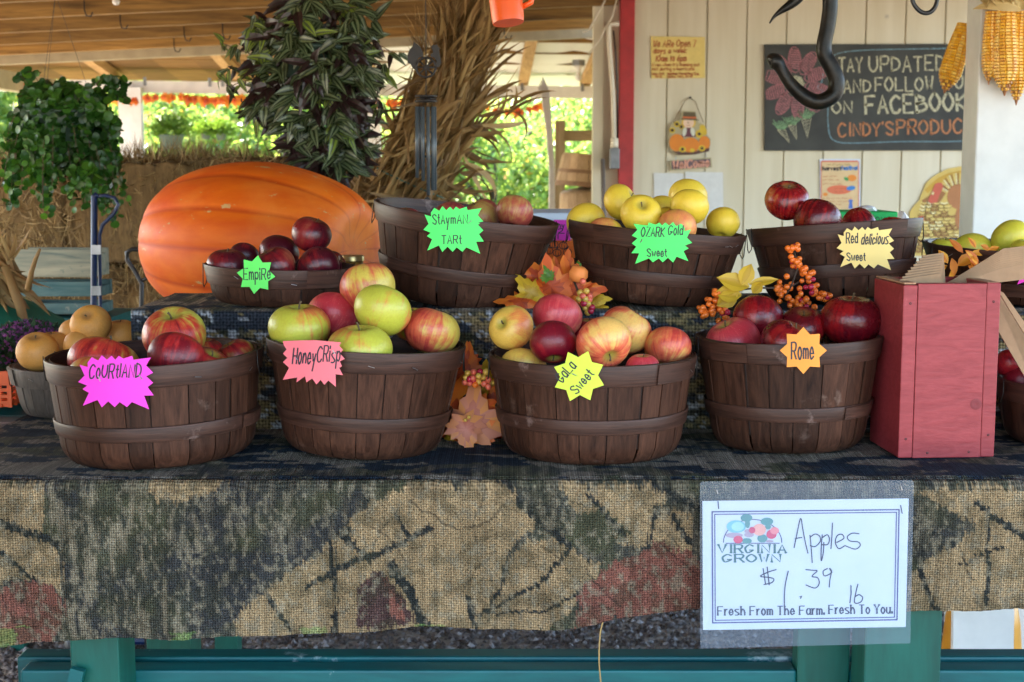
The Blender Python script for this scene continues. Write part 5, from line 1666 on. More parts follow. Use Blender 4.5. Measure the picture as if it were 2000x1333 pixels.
# spray on the step between Stayman and Ozark
Yh = 2.44
sq = thing('autumn_leaf_spray', 'silk maple spray with a small orange pumpkin and berries, behind the Gala basket', 'leaf spray', at(1100, 600, Yh))
sq.location.z = RZ + 0.004
for (px, py, dx, dz, S, mat, nx, nz, dy) in ((1042, 598, -1, .25, 78, 'fall_red', .1, .9, -.03), (1050, 590, -.6, .8, 70, 'fall_gold', -.2, .7, -.02), (1085, 590, -.25, 1, 95, 'fall_red', -.3, .3, -.02), (1070, 560, -.75, .75, 80, 'fall_red', -.2, .5, 0.01), (1105, 600, .02, 1, 100, 'fall_red', .3, .2, -.01), (1120, 590, .15, .9, 80, 'fall_red', .2, .2, -.015), (1125, 575, .9, .25, 65, 'fall_red', .1, .7, -.01), (1148, 590, 1, .25, 48, 'fall_gold', .1, .8, -.02), (1090, 560, -.1, 1, 60, 'fall_red', .1, .3, .03), (1105, 545, .1, 1, 60, 'fall_red', .1, .3, .04), (1060, 610, -.4, -.5, 45, 'fall_red', .1, .6, -.05), (1150, 602, .8, -.1, 55, 'fall_gold', .1, .9, -.03), (1074, 548, -.2, .6, 32, 'fern', .2, .5, -.04)):
    b = MB()
    m_ = mpp(px, py, Yh)
    maple(b, at(px, py, Yh + dy), (dx, -.1, dz), (nx, -1, nz), S * m_, 0.0)
    part('leaf', b, mat, sq)
b = MB()
c = at(1129, 536, Yh - .03)
rp = 19 * mpp(1129, 536, Yh)
b.lathe([(0.001, -.80), (.4, -.86), (.8, -.6), (1, -.05), (.85, .6), (.45, .86), (.2, .78), (.001, .72)], 40, Matrix.Translation(c) @ Matrix.Rotation(R(16), 4, 'Y') @ Matrix.Scale(rp, 4), 0.5, rfun=lambda a, z: 1 - 0.07 * abs(math.sin(3.5 * a)) ** 0.5 * 1.0 + .035)
b.build('small_pumpkin', flatm('small foam pumpkin', (0.80, 0.24, 0.05)), sq, True, True)
b = MB()
b.tube([c + Vector((0.003, 0, rp * .7)), c + Vector((0.004, 0, rp * 1.0)), c + Vector((-.002, 0, rp * 1.3))], [.003, .002, .0025], 7)
part('pumpkin_stem', b, 'fern', sq)
b = MB()
b.tube([at(1120, 545, Yh - .03), at(1128, 568, Yh - .05), at(1140, 590, Yh - .06)], 0.0022, 6)
part('twig', b, 'twig', sq)
for i, (px, py, m_) in enumerate(((1133, 572, 'gold'), (1145, 569, 'gold'), (1138, 579, 'pink'), (1152, 579, 'pink'), (1131, 584, 'gold'), (1143, 585, 'gold'), (1151, 586, 'pink'), (1149, 594, 'gold'), (1140, 593, 'red'), (1143, 602, 'gold'), (1156, 601, 'red'), (1138, 550, 'pink'), (1148, 611, 'gold'), (1154, 608, 'red'))):
    berry(sq, at(px, py, Yh - 0.06 - 0.004 * (i % 3)), 6.4 * mpp(px, py, Yh), 'berry_' + m_)

# berry sprays over the Rome basket
def berry_spray(label, axes, n, Y, leaves, stems, base):
    root = thing('berry_spray', label, 'berry spray', base)
    k = 0
    while k < n:
        (x0, y0), (x1, y1), w = axes[k % len(axes)]
        u = rnd.random()
        px = x0 + (x1 - x0) * u + rnd.gauss(0, w * .5)
        py = y0 + (y1 - y0) * u + rnd.gauss(0, w * .5)
        dz = rnd.uniform(-.018, .012)
        m_ = 'berry_red' if rnd.random() < .14 else 'berry_orange'
        berry(root, at(px, py, Y + dz), 6.0 * mpp(px, py, Y) * rnd.uniform(.85, 1.1), m_)
        k += 1
    for (px, py, dx, dz, L, W, nz) in leaves:
        b = MB()
        oval_leaf(b, at(px, py, Y - .01), (dx, -.2, dz), (.25 - dx * .3, -1, nz), L * mpp(px, py, Y), W * mpp(px, py, Y), 0.15, (0.75, 0.45))
        part('leaf', b, 'fall_gold', root)
    for st in stems:
        b = MB()
        b.tube([at(x, y, Y - .004 + .002 * i) for i, (x, y) in enumerate(st)], 0.0016, 6)
        part('twig', b, 'twig', root)
    return root
berry_spray('tall spray of orange berries standing between the Rome and Red delicious baskets', [((1538, 486), (1562, 484), 5), ((1550, 500), (1560, 530), 10), ((1556, 510), (1575, 540), 7), ((1535, 550), (1545, 585), 17), ((1560, 560), (1575, 590), 17), ((1583, 528), (1590, 570), 9), ((1590, 570), (1610, 585), 9), ((1518, 555), (1528, 590), 10), ((1545, 590), (1590, 595), 9), ((1612, 580), (1620, 578), 3)], 99, 2.40,
            [], [[(1480, 563), (1515, 562), (1545, 560), (1570, 545)], [(1530, 585), (1545, 560), (1560, 520), (1550, 490)]], at(1560, 606, 2.44))
berry_spray('low spray of orange berries with yellow leaves, beside the Rome basket rim', [((1385, 585), (1395, 620), 13), ((1372, 600), (1378, 618), 6), ((1395, 570), (1402, 578), 7), ((1405, 600), (1422, 618), 8)], 64, 2.38,
            [(1447, 578, -.9, .15, 52, 38, .3), (1462, 562, -.95, .35, 66, 40, .4), (1448, 556, .45, 1.0, 44, 34, .2), (1462, 556, 1, .25, 58, 20, .6), (1440, 572, -.8, -.5, 48, 36, .3), (1470, 572, .2, .3, 30, 24, .5)], [[(1418, 580), (1450, 566), (1480, 563), (1512, 563)]], at(1390, 630, 2.38))
# orange petals behind the paper bags
op = thing('silk_petal_spray', 'orange and gold silk petals lying between the yellow green apples and the paper bags', 'petal spray', at(1880, 520, 2.42))
for (px, py, dx, dz, L, W) in ((1850, 515, -.4, .8, 30, 18), (1850, 520, -.6, -.2, 24, 16), (1858, 505, .3, -1, 34, 18), (1880, 495, -.6, .8, 36, 16), (1885, 490, .7, -.6, 42, 22), (1895, 495, .9, .1, 36, 14), (1900, 500, .2, -1, 22, 18), (1870, 520, .6, .5, 40, 24), (1856, 530, .2, -1, 34, 16), (1872, 545, .3, -.6, 26, 18), (1905, 485, -.3, .6, 24, 14), (1915, 480, .9, -.3, 22, 14), (1934, 545, .2, -.6, 20, 14), (1925, 545, -.8, -.1, 24, 14), (1890, 520, .7, -.3, 36, 22), (1930, 490, .8, .4, 22, 12)):
    b = MB()
    Y = 2.40 + rnd.uniform(-.015, .015)
    oval_leaf(b, at(px, py, Y), (dx, rnd.uniform(-.3, .1), dz), (rnd.uniform(-.4, .4), -1, rnd.uniform(.2, .9)), L * mpp(px, py, Y), W * mpp(px, py, Y), 0.35, (rnd.random(), rnd.random()))
    part('petal', b, 'fall_orange', op)

# ------------------------------------------------------------------ bench behind the stall with the giant pumpkin
bn = thing('display_bench', 'green wooden bench behind the table that carries the giant pumpkin', 'bench', (0.3, 3.3, 0))
BZ = 1.028
b = MB()
for k in range(4):
    b.box(-0.78, 1.65, 3.0 + k * .19, 3.185 + k * .19, BZ - .03, BZ, rnd.random())
b.build('bench_top', M['teal_paint'], bn, False, True)
for (x, y) in ((-.755, 3.66), (1.6, 3.05), (1.6, 3.66), (-.755, 3.06)):
    b = MB()
    b.box(x - .03, x + .03, y - .03, y + .03, 0, BZ - .031, rnd.random())
    b.build('leg', M['green_paint'], bn, False, True)

t = NT('giant pumpkin skin')
v = t.obj()
ang = t.attr('rib')
n1 = t.noise(v, 6, 5, .6)
n2 = t.noise(t.n('VectorMath', {'operation': 'MULTIPLY'}, i0=v, i1=(3, 22, 22)).outputs[0], 1.0, 4)
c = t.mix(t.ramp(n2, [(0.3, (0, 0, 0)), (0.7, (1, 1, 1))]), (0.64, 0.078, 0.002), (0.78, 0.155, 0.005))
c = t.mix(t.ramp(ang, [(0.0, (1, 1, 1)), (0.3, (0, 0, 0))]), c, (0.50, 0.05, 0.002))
c = t.mix(t.ramp(n1, [(0.50, (0, 0, 0)), (0.75, (0.5, 0.5, 0.5))]), c, (0.86, 0.27, 0.04))
sc_ = t.noise(t.n('VectorMath', {'operation': 'MULTIPLY'}, i0=v, i1=(9, 14, 26)).outputs[0], 1.5, 7, .7)
c = t.mix(t.ramp(sc_, [(0.63, (0, 0, 0)), (0.66, (1, 1, 1))]), c, (0.58, 0.34, 0.14))
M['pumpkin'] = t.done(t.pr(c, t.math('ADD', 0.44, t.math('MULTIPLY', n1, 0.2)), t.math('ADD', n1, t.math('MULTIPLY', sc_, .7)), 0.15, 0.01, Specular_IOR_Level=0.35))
Yp = 3.32
pc = at(512, 480, Yp)
mp_ = mpp(512, 480, Yp)
pk = thing('giant_pumpkin', 'giant glossy orange pumpkin with tan scars, on the bench behind the Empire basket', 'pumpkin', pc)
n, m = 120, 60
vs, rib, fs = [], [], []
RX, RZ_, RYp = 229 * mp_, 164 * mp_, 0.24
for i in range(m + 1):
    u = math.pi * i / m
    for k in range(n):
        a = 2 * math.pi * k / n
        rb_ = abs(math.sin(a * 6 + 0.35 * math.sin(2 * a)))
        q = math.sin(u) ** 0.66
        dent = 1 - 0.16 * math.exp(-(math.sin(u) / .3) ** 2)
        rr_ = q * (0.97 + 0.03 * rb_ ** .5 * (math.sin(u) ** .5))
        x = math.cos(u) * dent
        y, z = rr_ * math.cos(a), rr_ * math.sin(a)
        sk = 1 - 0.12 * max(0, x) * max(0, z) - 0.02 * max(0, -x) * max(0, z)
        P = Vector((x * RX, y * RYp, z * RZ_ * sk))
        vs.append(Matrix.Rotation(R(2), 3, 'Y') @ Matrix.Rotation(R(-18), 3, 'Z') @ P)
        rib.append(rb_)
for i in range(m):
    for k in range(n):
        fs.append((i * n + k, i * n + (k + 1) % n, (i + 1) * n + (k + 1) % n, (i + 1) * n + k))
b = MB()
xs_ = max(abs(v_.x) for v_ in vs)
b.v, b.f, b.t = [(v_.x * RX / xs_, v_.y, v_.z) for v_ in vs], fs, [0.5] * len(fs)
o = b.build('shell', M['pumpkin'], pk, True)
a = o.data.attributes.new('rib', 'FLOAT', 'POINT')
a.data.foreach_set('value', np.array(rib, dtype=np.float32))
lowz = min(v_[2] for v_ in b.v)
pk.location.z = BZ - lowz - 0.004
b = MB()
b.tube([(RX * .8, .06, .02), (RX * .93, .09, .04), (RX * 1.0, .13, .07)], [.035, .022, .026], 10)
b.build('stem', M['stem'], pk, True)

# jar, tray, signs and tin behind the top row
jr = thing('glass_jar', 'small glass jar with a gold screw lid, right behind the Empire basket', 'jar', at(689, 560, 2.60))
jr.location.z = RZ + .004
zt = at(689, 499, 2.60).z - jr.location.z
rj_ = 23 * mpp(689, 500, 2.60)
b = MB()
b.lathe([(.001, .002), (rj_ * 1.05, .002), (rj_ * 1.12, .01), (rj_ * 1.12, zt * .72), (rj_ * .92, zt * .80), (rj_ * .92, zt * .86), (.001, zt * .86)], 28)
b.build('glass', M['glass_jar'], jr, True)
b = MB()
b.lathe([(.001, zt), (rj_ * .95, zt), (rj_, zt - .002), (rj_, zt * .87), (.001, zt * .87)], 36, None, .5, rfun=lambda a, z: 1 + .012 * math.sin(30 * a))
smooth_angle(b.build('lid', M['gold_lid'], jr), 30)

def flat_thing(name, label, cat, poly, Y, mat, thick=0.004, lay=()):
    cx, cy = sum(p[0] for p in poly) / len(poly), sum(p[1] for p in poly) / len(poly)
    mp = plane(Y)
    root = thing(name, label, cat, mp(cx, cy))
    b = MB()
    sheet(b, poly, mp, 0, thick)
    b.build('panel', mat, root, False, True)
    return root, mp
r_, mp = flat_thing('price_placard', 'magenta paper placard with three scribbled lines, between the Stayman and Ozark baskets', 'placard', [(1082, 430), (1112, 430), (1114, 470), (1070, 470), (1078, 455)], 2.98, flatm('magenta paper', (0.75, 0.03, 0.45)), 0.001)
b = MB()
for (y, s_) in ((445, 'ny'), (456, '2'), (467, 'l')):
    write(b, s_, 1090, y, 12, 9, mp, .0008, pen=1.6)
b.build('lettering', M['ink_black'], r_, False, True)
tn = thing('pumpkin_print_box', 'orange box printed with dark outlined pumpkins, under the magenta placard', 'box', at(1092, 505, 3.0))
b = MB()
q0, q1 = at(1060, 499, 3.0), at(1125, 471, 3.0)
b.box(q0.x, q1.x, 3.0, 3.1, BZ + .001, q1.z)
b.build('box_body', flatm('orange print', (0.85, 0.17, 0.01)), tn, False, True)
mp = plane(2.999)
b = MB()
for (cx, cy) in ((1082, 478), (1100, 480), (1088, 494), (1108, 493), (1072, 490)):
    ribbon(b, ell(cx, cy, 8, 7, 14) + [ell(cx, cy, 8, 7, 14)[0]], 1.3, mp, .0004)
    ribbon(b, ell(cx, cy, 3, 7, 12), 1.0, mp, .0004)
    ribbon(b, [(cx - 1, cy - 7), (cx + 2, cy - 11)], 2.5, mp, .0004)
b.build('print', M['ink_black'], tn, False, True)
tr = thing('white_tray', 'shallow white foam tray behind the gap between the Stayman and Ozark baskets', 'tray', at(1085, 425, 3.25))
b = MB()
q0, q1 = at(1040, 431, 3.2), at(1130, 416, 3.2)
b.box(q0.x, q1.x, 3.2, 3.5, q0.z, q1.z)
bevel(b.build('rim', M['paper'], tr, False, True), .004)
b = MB()
b.box(q0.x + .01, q1.x - .01, 3.21, 3.49, BZ + .001, q0.z - .0005)
b.build('tray_body', flatm('pale foam', (.5, .55, .6)), tr, False, True)

# ------------------------------------------------------------------ hay bales
def make_bale(name, label):
    root = thing(name, label, 'hay bale', group='hay bales stacked as a low wall')
    L, W, H = 0.88, 0.44, 0.355
    import bmesh
    bm = bmesh.new()
    bmesh.ops.create_cube(bm, size=1)
    bmesh.ops.scale(bm, vec=(L, W, H), verts=bm.verts)
    bmesh.ops.subdivide_edges(bm, edges=bm.edges[:], cuts=22, use_grid_fill=True)
    for v in bm.verts:
        n = Vector((fbm(np.array([v.co.x * 22 + v.co.y * 9]), np.array([v.co.z * 22 + v.co.y * 13]), 5)[0] - .5, fbm(np.array([v.co.x * 24]), np.array([v.co.z * 24]), 7)[0] - .5, fbm(np.array([v.co.x * 20]), np.array([v.co.y * 20]), 9)[0] - .5))
        for ax in range(3):
            e = (L, W, H)[ax] / 2
            if abs(v.co[ax]) > e - .001:
                v.co[ax] -= 0.02 * (abs(v.co[(ax + 1) % 3]) / ((L, W, H)[(ax + 1) % 3] / 2)) ** 4 * (1 if v.co[ax] > 0 else -1)
        v.co += n * 0.035
        for sx_ in (-.22, .22):
            if abs(v.co.x - sx_) < 0.02:
                v.co.y *= .965
                v.co.z *= .965
    b = MB()
    b.v = [tuple(v.co) for v in bm.verts]
    bm.verts.index_update()
    b.f = [tuple(v.index for v in f.verts) for f in bm.faces]
    b.t = [0.5] * len(b.f)
    bm.free()
    b.build('packed_hay', M['hay_core'], root, True)
    s = MB()
    for k in range(4200):
        f = rnd.choice((0, 0, 0, 1, 2, 2))
        p = Vector((rnd.uniform(-.5, .5) * L, rnd.uniform(-.5, .5) * W, rnd.uniform(-.5, .5) * H))
        if f == 0:
            p.y = -W / 2 + rnd.uniform(-.004, .01)
            nrm = Vector((0, -1, 0))
        elif f == 1:
            p.x = rnd.choice((-1, 1)) * (L / 2 - .006)
            nrm = Vector((math.copysign(1, p.x), 0, 0))
        else:
            p.z = H / 2 - rnd.uniform(-.002, .012)
            nrm = Vector((0, 0, 1))
        d = (Vector((rnd.gauss(0, .7), rnd.gauss(0, .5), rnd.gauss(0, 1.0))) + nrm * rnd.uniform(-.1, .55)).normalized()
        l = rnd.uniform(.03, .11)
        s_ = d.cross(nrm + rv() * .4).normalized() * rnd.uniform(.0009, .0022)
        s.add([p - s_, p + s_, p + d * l * .5 + s_ * .8 + Vector((0, 0, -.004)), p + d * l, p + d * l * .5 - s_ * .8 + Vector((0, 0, -.004))], [(0, 1, 2, 4), (4, 2, 3)], rnd.random())
    s.build('loose_straw', M['hay_straw'], root)
    for sx_ in (-.22, .22):
        w = MB()
        y, z = W / 2 * .985, H / 2 * .985
        w.tube([(sx_, -y, -z), (sx_, -y, z), (sx_, y, z), (sx_, y, -z), (sx_, -y, -z)], .002, 5)
        w.build('twine', M['straw'], root)
    return root
bale0 = None
YB = 4.75
spots = [   # x of the end seen, row, turned, label
    (at(262, 400, YB).x, 3, 90, 'topmost hay bale seen end on, left of the dark gap beside the giant pumpkin'),
    (at(440, 400, YB).x + .12, 3, 0, 'topmost hay bale reaching behind the giant pumpkin'),
    (at(-20, 400, YB).x - .16, 3, 0, 'topmost hay bale behind the round leaved hanging plant'),
    (at(120, 500, YB).x, 2, 0, 'hay bale of the second row, behind the teal wooden crates'),
    (at(330, 500, YB).x + .42, 2, 0, 'hay bale of the second row, right behind the pumpkin hand truck'),
    (at(-80, 500, YB).x - .9, 2, 0, 'hay bale of the second row at the far left end'),
    (at(80, 500, YB).x, 1, 0, 'hay bale of the lower row, under the one behind the teal crates'),
    (at(330, 500, YB).x + .56, 1, 0, 'hay bale of the lower row behind the display bench'),
    (at(80, 500, YB).x, 0, 0, 'bottom hay bale lying on the gravel behind the teal crates'),
    (at(330, 500, YB).x + .56, 0, 0, 'bottom hay bale lying on the gravel behind the display bench')]
for (x, row, turn, lab) in spots:
    if bale0 is None:
        bale0 = o = make_bale('hay_bale', lab)
    else:
        o = copy_tree(bale0)
        o['label'] = lab
    yy = YB + (0.20 if turn == 0 else 0.40) + rnd.uniform(-.02, .02)
    o.location = (x, yy, 0.18 + row * 0.356)
    o.rotation_euler = (0, 0, R(turn) + rnd.uniform(-.03, .03))

# ------------------------------------------------------------------ teal crates
M['teal_grey'] = m_wood('worn teal boards', (0.015, 0.075, 0.085), (0.10, 0.17, 0.165), (3, 22, 22), 0.6, True, 0.25, 0.2, wear=(0.40, 0.36, 0.28))
def crate(label, x, y, z, L, W, H, rows, rz, mats):
    root = thing('slatted_crate', label, 'crate', (x, y, z), (0, 0, rz), 'teal crates by the hay')
    g_ = H / rows
    for k in range(rows):
        for sy in (-1, 1):
            b = MB()
            b.box(-L / 2, L / 2, sy * W / 2 - .008, sy * W / 2 + .008, k * g_ + .008, (k + 1) * g_ - .012 * (k < rows - 1), rnd.random())
            b.build('slat', M[mats], root)
        for sx_ in (-1, 1):
            b = MB()
            xx = sx_ * (L / 2 - .009)
            b.box(xx - .008, xx + .008, -W / 2 + .0085, W / 2 - .0085, k * g_ + .008, (k + 1) * g_ - .014, rnd.random())
            b.build('slat', M[mats], root)
    b = MB()
    b.box(-L / 2 + .018, L / 2 - .018, -W / 2 + .009, W / 2 - .009, 0.004, .014)
    b.build('bottom', M[mats], root)
    return root
Yk = 4.05
ck = at(110, 540, Yk)
zt = at(110, 484, Yk).z
m_ = mpp(110, 540, Yk)
cw = 160 * m_
M['crate_pale'] = m_wood('pale weathered crate wood', (0.10, 0.13, 0.11), (0.33, 0.31, 0.22), (3, 22, 22), 0.7, True, 0.2, 0.2, wear=(0.02, 0.10, 0.10))
crate('upper teal slatted crate with a pale worn front, in front of the hay', ck.x, Yk + .06, zt - 62 * m_, cw, .10, 58 * m_, 1, R(-3), 'crate_pale')
crate('lower teal slatted crate under the pale worn one', ck.x + .01, Yk + .06, zt - 135 * m_, cw * .98, .10, 68 * m_, 2, R(-2), 'teal_grey')
st = thing('crate_stand', 'dark wooden stand that carries the teal crates', 'stand', (ck.x, Yk + .10, 0))
b = MB()
zs = zt - 135 * m_ - .001
b.box(-.16, .16, -.15, .15, zs - .03, zs)
b.build('stand_top', M['teal_paint'], st)
for sx_ in (-.14, .14):
    for sy in (-.13, .13):
        b = MB()
        b.box(sx_ - .02, sx_ + .02, sy - .02, sy + .02, 0, zs - .031)
        b.build('leg', M['green_paint'], st)

# ------------------------------------------------------------------ hand trucks
ht = thing('hand_truck', 'blue steel hand truck standing upright beside the teal crates', 'hand truck', (at(190, 500, 3.72).x, 3.72, 0))
Yh_ = 3.72
b = MB()
b.tube([at(182, 1000, Yh_) * 1, at(183, 600, Yh_), at(184, 384, Yh_), at(190, 380, Yh_)], 6.2 * mpp(180, 500, Yh_), 10)
part('rail', b, 'blue_enamel', ht)
b = MB()
b.tube([at(195, 1000, Yh_ + .03), at(196, 600, Yh_ + .03), at(194, 460, Yh_), at(200, 440, Yh_), at(222, 418, Yh_), at(231, 400, Yh_), at(224, 387, Yh_), at(205, 382, Yh_), at(186, 384, Yh_)], 3.6 * mpp(180, 500, Yh_), 10)
part('handle', b, 'blue_enamel', ht)
for py in (488, 568):
    b = MB()
    q = at(189, py, Yh_ - .012)
    b.box(q.x - .012, q.x + .012, q.y - .006, q.y, q.z - .012, q.z + .012)
    b.build('bracket', M['steel'], ht, False, True)
q = at(190, 1000, Yh_)
for sx_ in (-.10, .16):
    b = MB()
    b.lathe([(.001, -.02), (.07, -.02), (.085, -.012), (.085, .012), (.07, .02), (.001, .02)], 24, Matrix.Translation((q.x + sx_, Yh_ + .12, .086)) @ Matrix.Rotation(R(90), 4, 'Y'))
    b.build('wheel', M['black_enamel'], ht, True, True)
b = MB()
b.tube([(q.x - .12, Yh_ + .12, .086), (q.x + .18, Yh_ + .12, .086)], .012, 8)
b.bar((q.x, Yh_ + .02, .5), (q.x + .02, Yh_ + .12, .09), .03, .03)
b.box(q.x - .12, q.x + .18, Yh_ - .16, Yh_ + .05, .006, .014)
b.build('toe_plate', M['blue_enamel'], ht, False, True)
hk = thing('hand_truck', 'black steel hand truck whose looped handle shows left of the giant pumpkin', 'hand truck', (at(278, 560, 3.78).x, 3.78, 0))
Yk2 = 3.80
b = MB()
b.tube([at(276, 900, Yk2), at(276, 600, Yk2), at(277, 555, Yk2), at(262, 528, Yk2), at(248, 508, Yk2), at(248, 493, Yk2), at(258, 487, Yk2), at(290, 488, Yk2), at(330, 492, Yk2), at(340, 520, Yk2), at(330, 560, Yk2), at(328, 900, Yk2)], 4.4 * mpp(180, 500, Yk2), 10)
part('frame', b, 'black_enamel', hk)
b = MB()
b.tube([at(277, 548, Yk2), at(300, 540, Yk2)], 3.6 * mpp(180, 500, Yk2), 8)
part('crossbar', b, 'black_enamel', hk)
q0, q1 = at(276, 900, Yk2), at(328, 900, Yk2)
b = MB()
b.bar((q0.x, Yk2, q0.z), (q0.x, Yk2 + .02, .02), .02, .02)
b.bar((q1.x, Yk2, q1.z), (q1.x, Yk2 + .02, .02), .02, .02)
b.box(q0.x - .05, q1.x + .05, Yk2 - .15, Yk2 + .03, .006, .014)
b.build('toe_plate', M['black_enamel'], hk, False, True)

# ------------------------------------------------------------------ left edge: mums, tarp, husks, plastic crate
mu = thing('potted_mum', 'dome of purple flowering mums in a dark pot behind the weathered pear basket', 'mum plant', at(62, 800, 2.76))
mu.location.z = TZ + .006
c = at(60, 700, 2.78)
rm = 92 * mpp(60, 700, 2.78)
b = MB()
cz = c.z - mu.location.z
b.lathe([(.001, 0), (.055, 0), (.075, cz * .8), (.08, cz * .8), (.08, cz * .9), (.001, cz * .86)], 24, Matrix.Translation((c.x - mu.location.x, c.y - mu.location.y, 0)))
b.build('pot', M['rust'], mu, True)
lb, fb = MB(), MB()
for k in range(2600):
    d = rv()
    d.z = abs(d.z) * .95 + .02
    rr_ = rm * rnd.uniform(.72, .97)
    p = c + Vector((d.x * rr_, d.y * rr_ * .9, d.z * rr_ * .86 - .012))
    leafquad(lb, p, (d + rv() * .7).normalized(), rv(), .022, .006, rnd.random())
for k in range(420):
    d = rv()
    d.z = abs(d.z) + .12
    d.normalize()
    p = c + Vector((d.x * rm, d.y * rm * .9, d.z * rm * .88 - .01)) * rnd.uniform(.96, 1.04) if False else c + Vector((d.x * rm, d.y * rm * .9, d.z * rm * .88 - .012))
    tn_ = rnd.random()
    for j in range(5):
        e = (d + rv() * .8).normalized()
        leafquad(fb, p, e, rv(), .009, .0028, min(1, tn_ * .8 + rnd.random() * .3))
part('foliage', lb, 'mum_leaf', mu, False)
part('blossoms', fb, 'mum_flower', mu, False)

tp = MB()
PT = [[(-90, 545), (-30, 552), (20, 572), (70, 596), (112, 618), (150, 640)], [(-90, 600), (-30, 606), (15, 622), (60, 640), (100, 660), (140, 680)], [(-90, 690), (-30, 695), (10, 705), (50, 715), (90, 730), (130, 745)]]
vs = []
for j, (row, Y) in enumerate(zip(PT, (3.45, 3.28, 3.20))):
    for i, (x, y) in enumerate(row):
        vs.append(at(x, y, Y + .02 * math.sin(i * 2.1 + j)))
tp.add(vs, [(j * 6 + i, j * 6 + i + 1, j * 6 + i + 7, j * 6 + i + 6) for j in range(2) for i in range(5)])
o = tp.build('green_tarp', M['tarp'], None, True)
sm_ = o.modifiers.new('round', 'SUBSURF')
sm_.levels = sm_.render_levels = 3
sm_ = o.modifiers.new('thick', 'SOLIDIFY')
sm_.thickness = .003
tag(o, 'smooth green tarp sloping down at the left edge, behind the purple mums', 'tarp')

def husk_leaf(mb, P, d, L, W, curl, tone):
    """long dry corn leaf: a bent, twisted ribbon"""
    d = d.normalized()
    s = d.cross(rv()).normalized()
    n = s.cross(d)
    p = Vector(P)
    vs, k = [], 7
    tw = rnd.uniform(-1.2, 1.2)
    for i in range(k + 1):
        u = i / k
        w = W * (math.sin(min(1, u * 1.5 + .25) * math.pi / 2) * (1 - u ** 2.2) + .02)
        a = tw * u
        e = s * math.cos(a) + n * math.sin(a)
        f = n * math.cos(a) - s * math.sin(a)
        vs += [p - e * w, p + f * (w * .35), p + e * w]
        d = (d + n * (curl / k) + Vector((0, 0, -abs(curl) * .30 / k)) * u).normalized()
        n = (n - d * n.dot(d)).normalized()
        p = p + d * (L / k)
    fs = []
    for i in range(k):
        fs += [(3 * i, 3 * i + 1, 3 * i + 4, 3 * i + 3), (3 * i + 1, 3 * i + 2, 3 * i + 5, 3 * i + 4)]
    mb.add(vs, fs, [min(1, max(0, tone + (.12 if q % 2 else -.08))) for q in range(len(fs))])

# dry stalks at the left edge
cs = thing('corn_husk_bundle', 'small bundle of dry corn husks leaning on the green tarp at the left edge', 'corn husks', at(20, 590, 3.4))
b = MB()
for k in range(70):
    p = at(rnd.uniform(-60, 10), rnd.uniform(470, 560), 3.36 + rnd.uniform(-.05, .08))
    e = at(rnd.uniform(10, 75), rnd.uniform(560, 640), 3.36)
    husk_leaf(b, p, (e - p) + Vector((0, 0, .02)), rnd.uniform(.08, .16), rnd.uniform(.006, .014), rnd.uniform(-.8, .8), rnd.random())
for k in range(14):
    p = at(rnd.uniform(-20, 30), rnd.uniform(490, 520), 3.3)
    husk_leaf(b, p, Vector((rnd.uniform(-.2, .6), -.2, rnd.uniform(.2, .8))), rnd.uniform(.05, .09), rnd.uniform(.005, .010), rnd.uniform(-.8, .8), rnd.uniform(.5, 1))
part('husk', b, 'husk', cs, True)
b = MB()
b.tube([at(55, 565, 3.25), at(62, 530, 3.24), at(70, 505, 3.23), at(78, 487, 3.22)], [.008, .006, .005, .003], 7)
b.tube([at(-10, 620, 3.33), at(-14, 540, 3.33), at(-30, 480, 3.33)], [.014, .013, .012], 8)
b.tube([at(60, 690, 3.33), at(40, 600, 3.33), at(10, 520, 3.33)], [.012, .012, .011], 8)
part('stalk', b, 'husk', cs, True)

oc = thing('plastic_crate', 'orange plastic lattice crate at the left edge of the table', 'crate', at(-40, 800, 2.62))
oc.location.z = TZ + .006
q = at(20, 726, 2.60)
hC = q.z - oc.location.z
b = MB()
xr_ = q.x - oc.location.x
xl_ = xr_ - .16
for y in (-.02, .15):
    b.box(xl_, xr_, y, y + .006, hC - .022, hC, .5)
    for k in range(4):
        z = .006 + (hC - .03) * k / 3.2
        b.box(xl_, xr_, y + .001, y + .005, z, z + .006)
    for k in range(9):
        x = xl_ + (xr_ - xl_ - .008) * k / 8
        b.box(x, x + .008, y + .0005, y + .0055, .0, hC - .0225)
b.box(xr_ - .006, xr_, -.0135, .1495, hC - .022, hC)
for k in range(4):
    z = .006 + (hC - .03) * k / 3.2
    b.box(xr_ - .005, xr_ - .001, -.0135, .1495, z, z + .006)
for k in range(1, 8):
    y = -.014 + .163 * k / 8
    b.box(xr_ - .0055, xr_ - .0005, y, y + .008, 0, hC - .0225)
b.build('lattice_wall', M['orange_plastic'], oc)
b = MB()
b.box(xl_, xr_ - .007, -.013, .149, .0, .005)
b.build('bottom', M['orange_plastic'], oc)

# ------------------------------------------------------------------ hanging plants
def hanger(root, c, topz, r_, potz):
    for k in range(3):
        a = k * 2.094 + .4
        b = MB()
        b.tube([c + Vector((r_ * math.cos(a), r_ * math.sin(a), potz)), c + Vector((0, 0, potz + .33)), Vector((c.x, c.y, topz))], .0007, 5)
        b.build('wire', M['rust'], root, False, True)

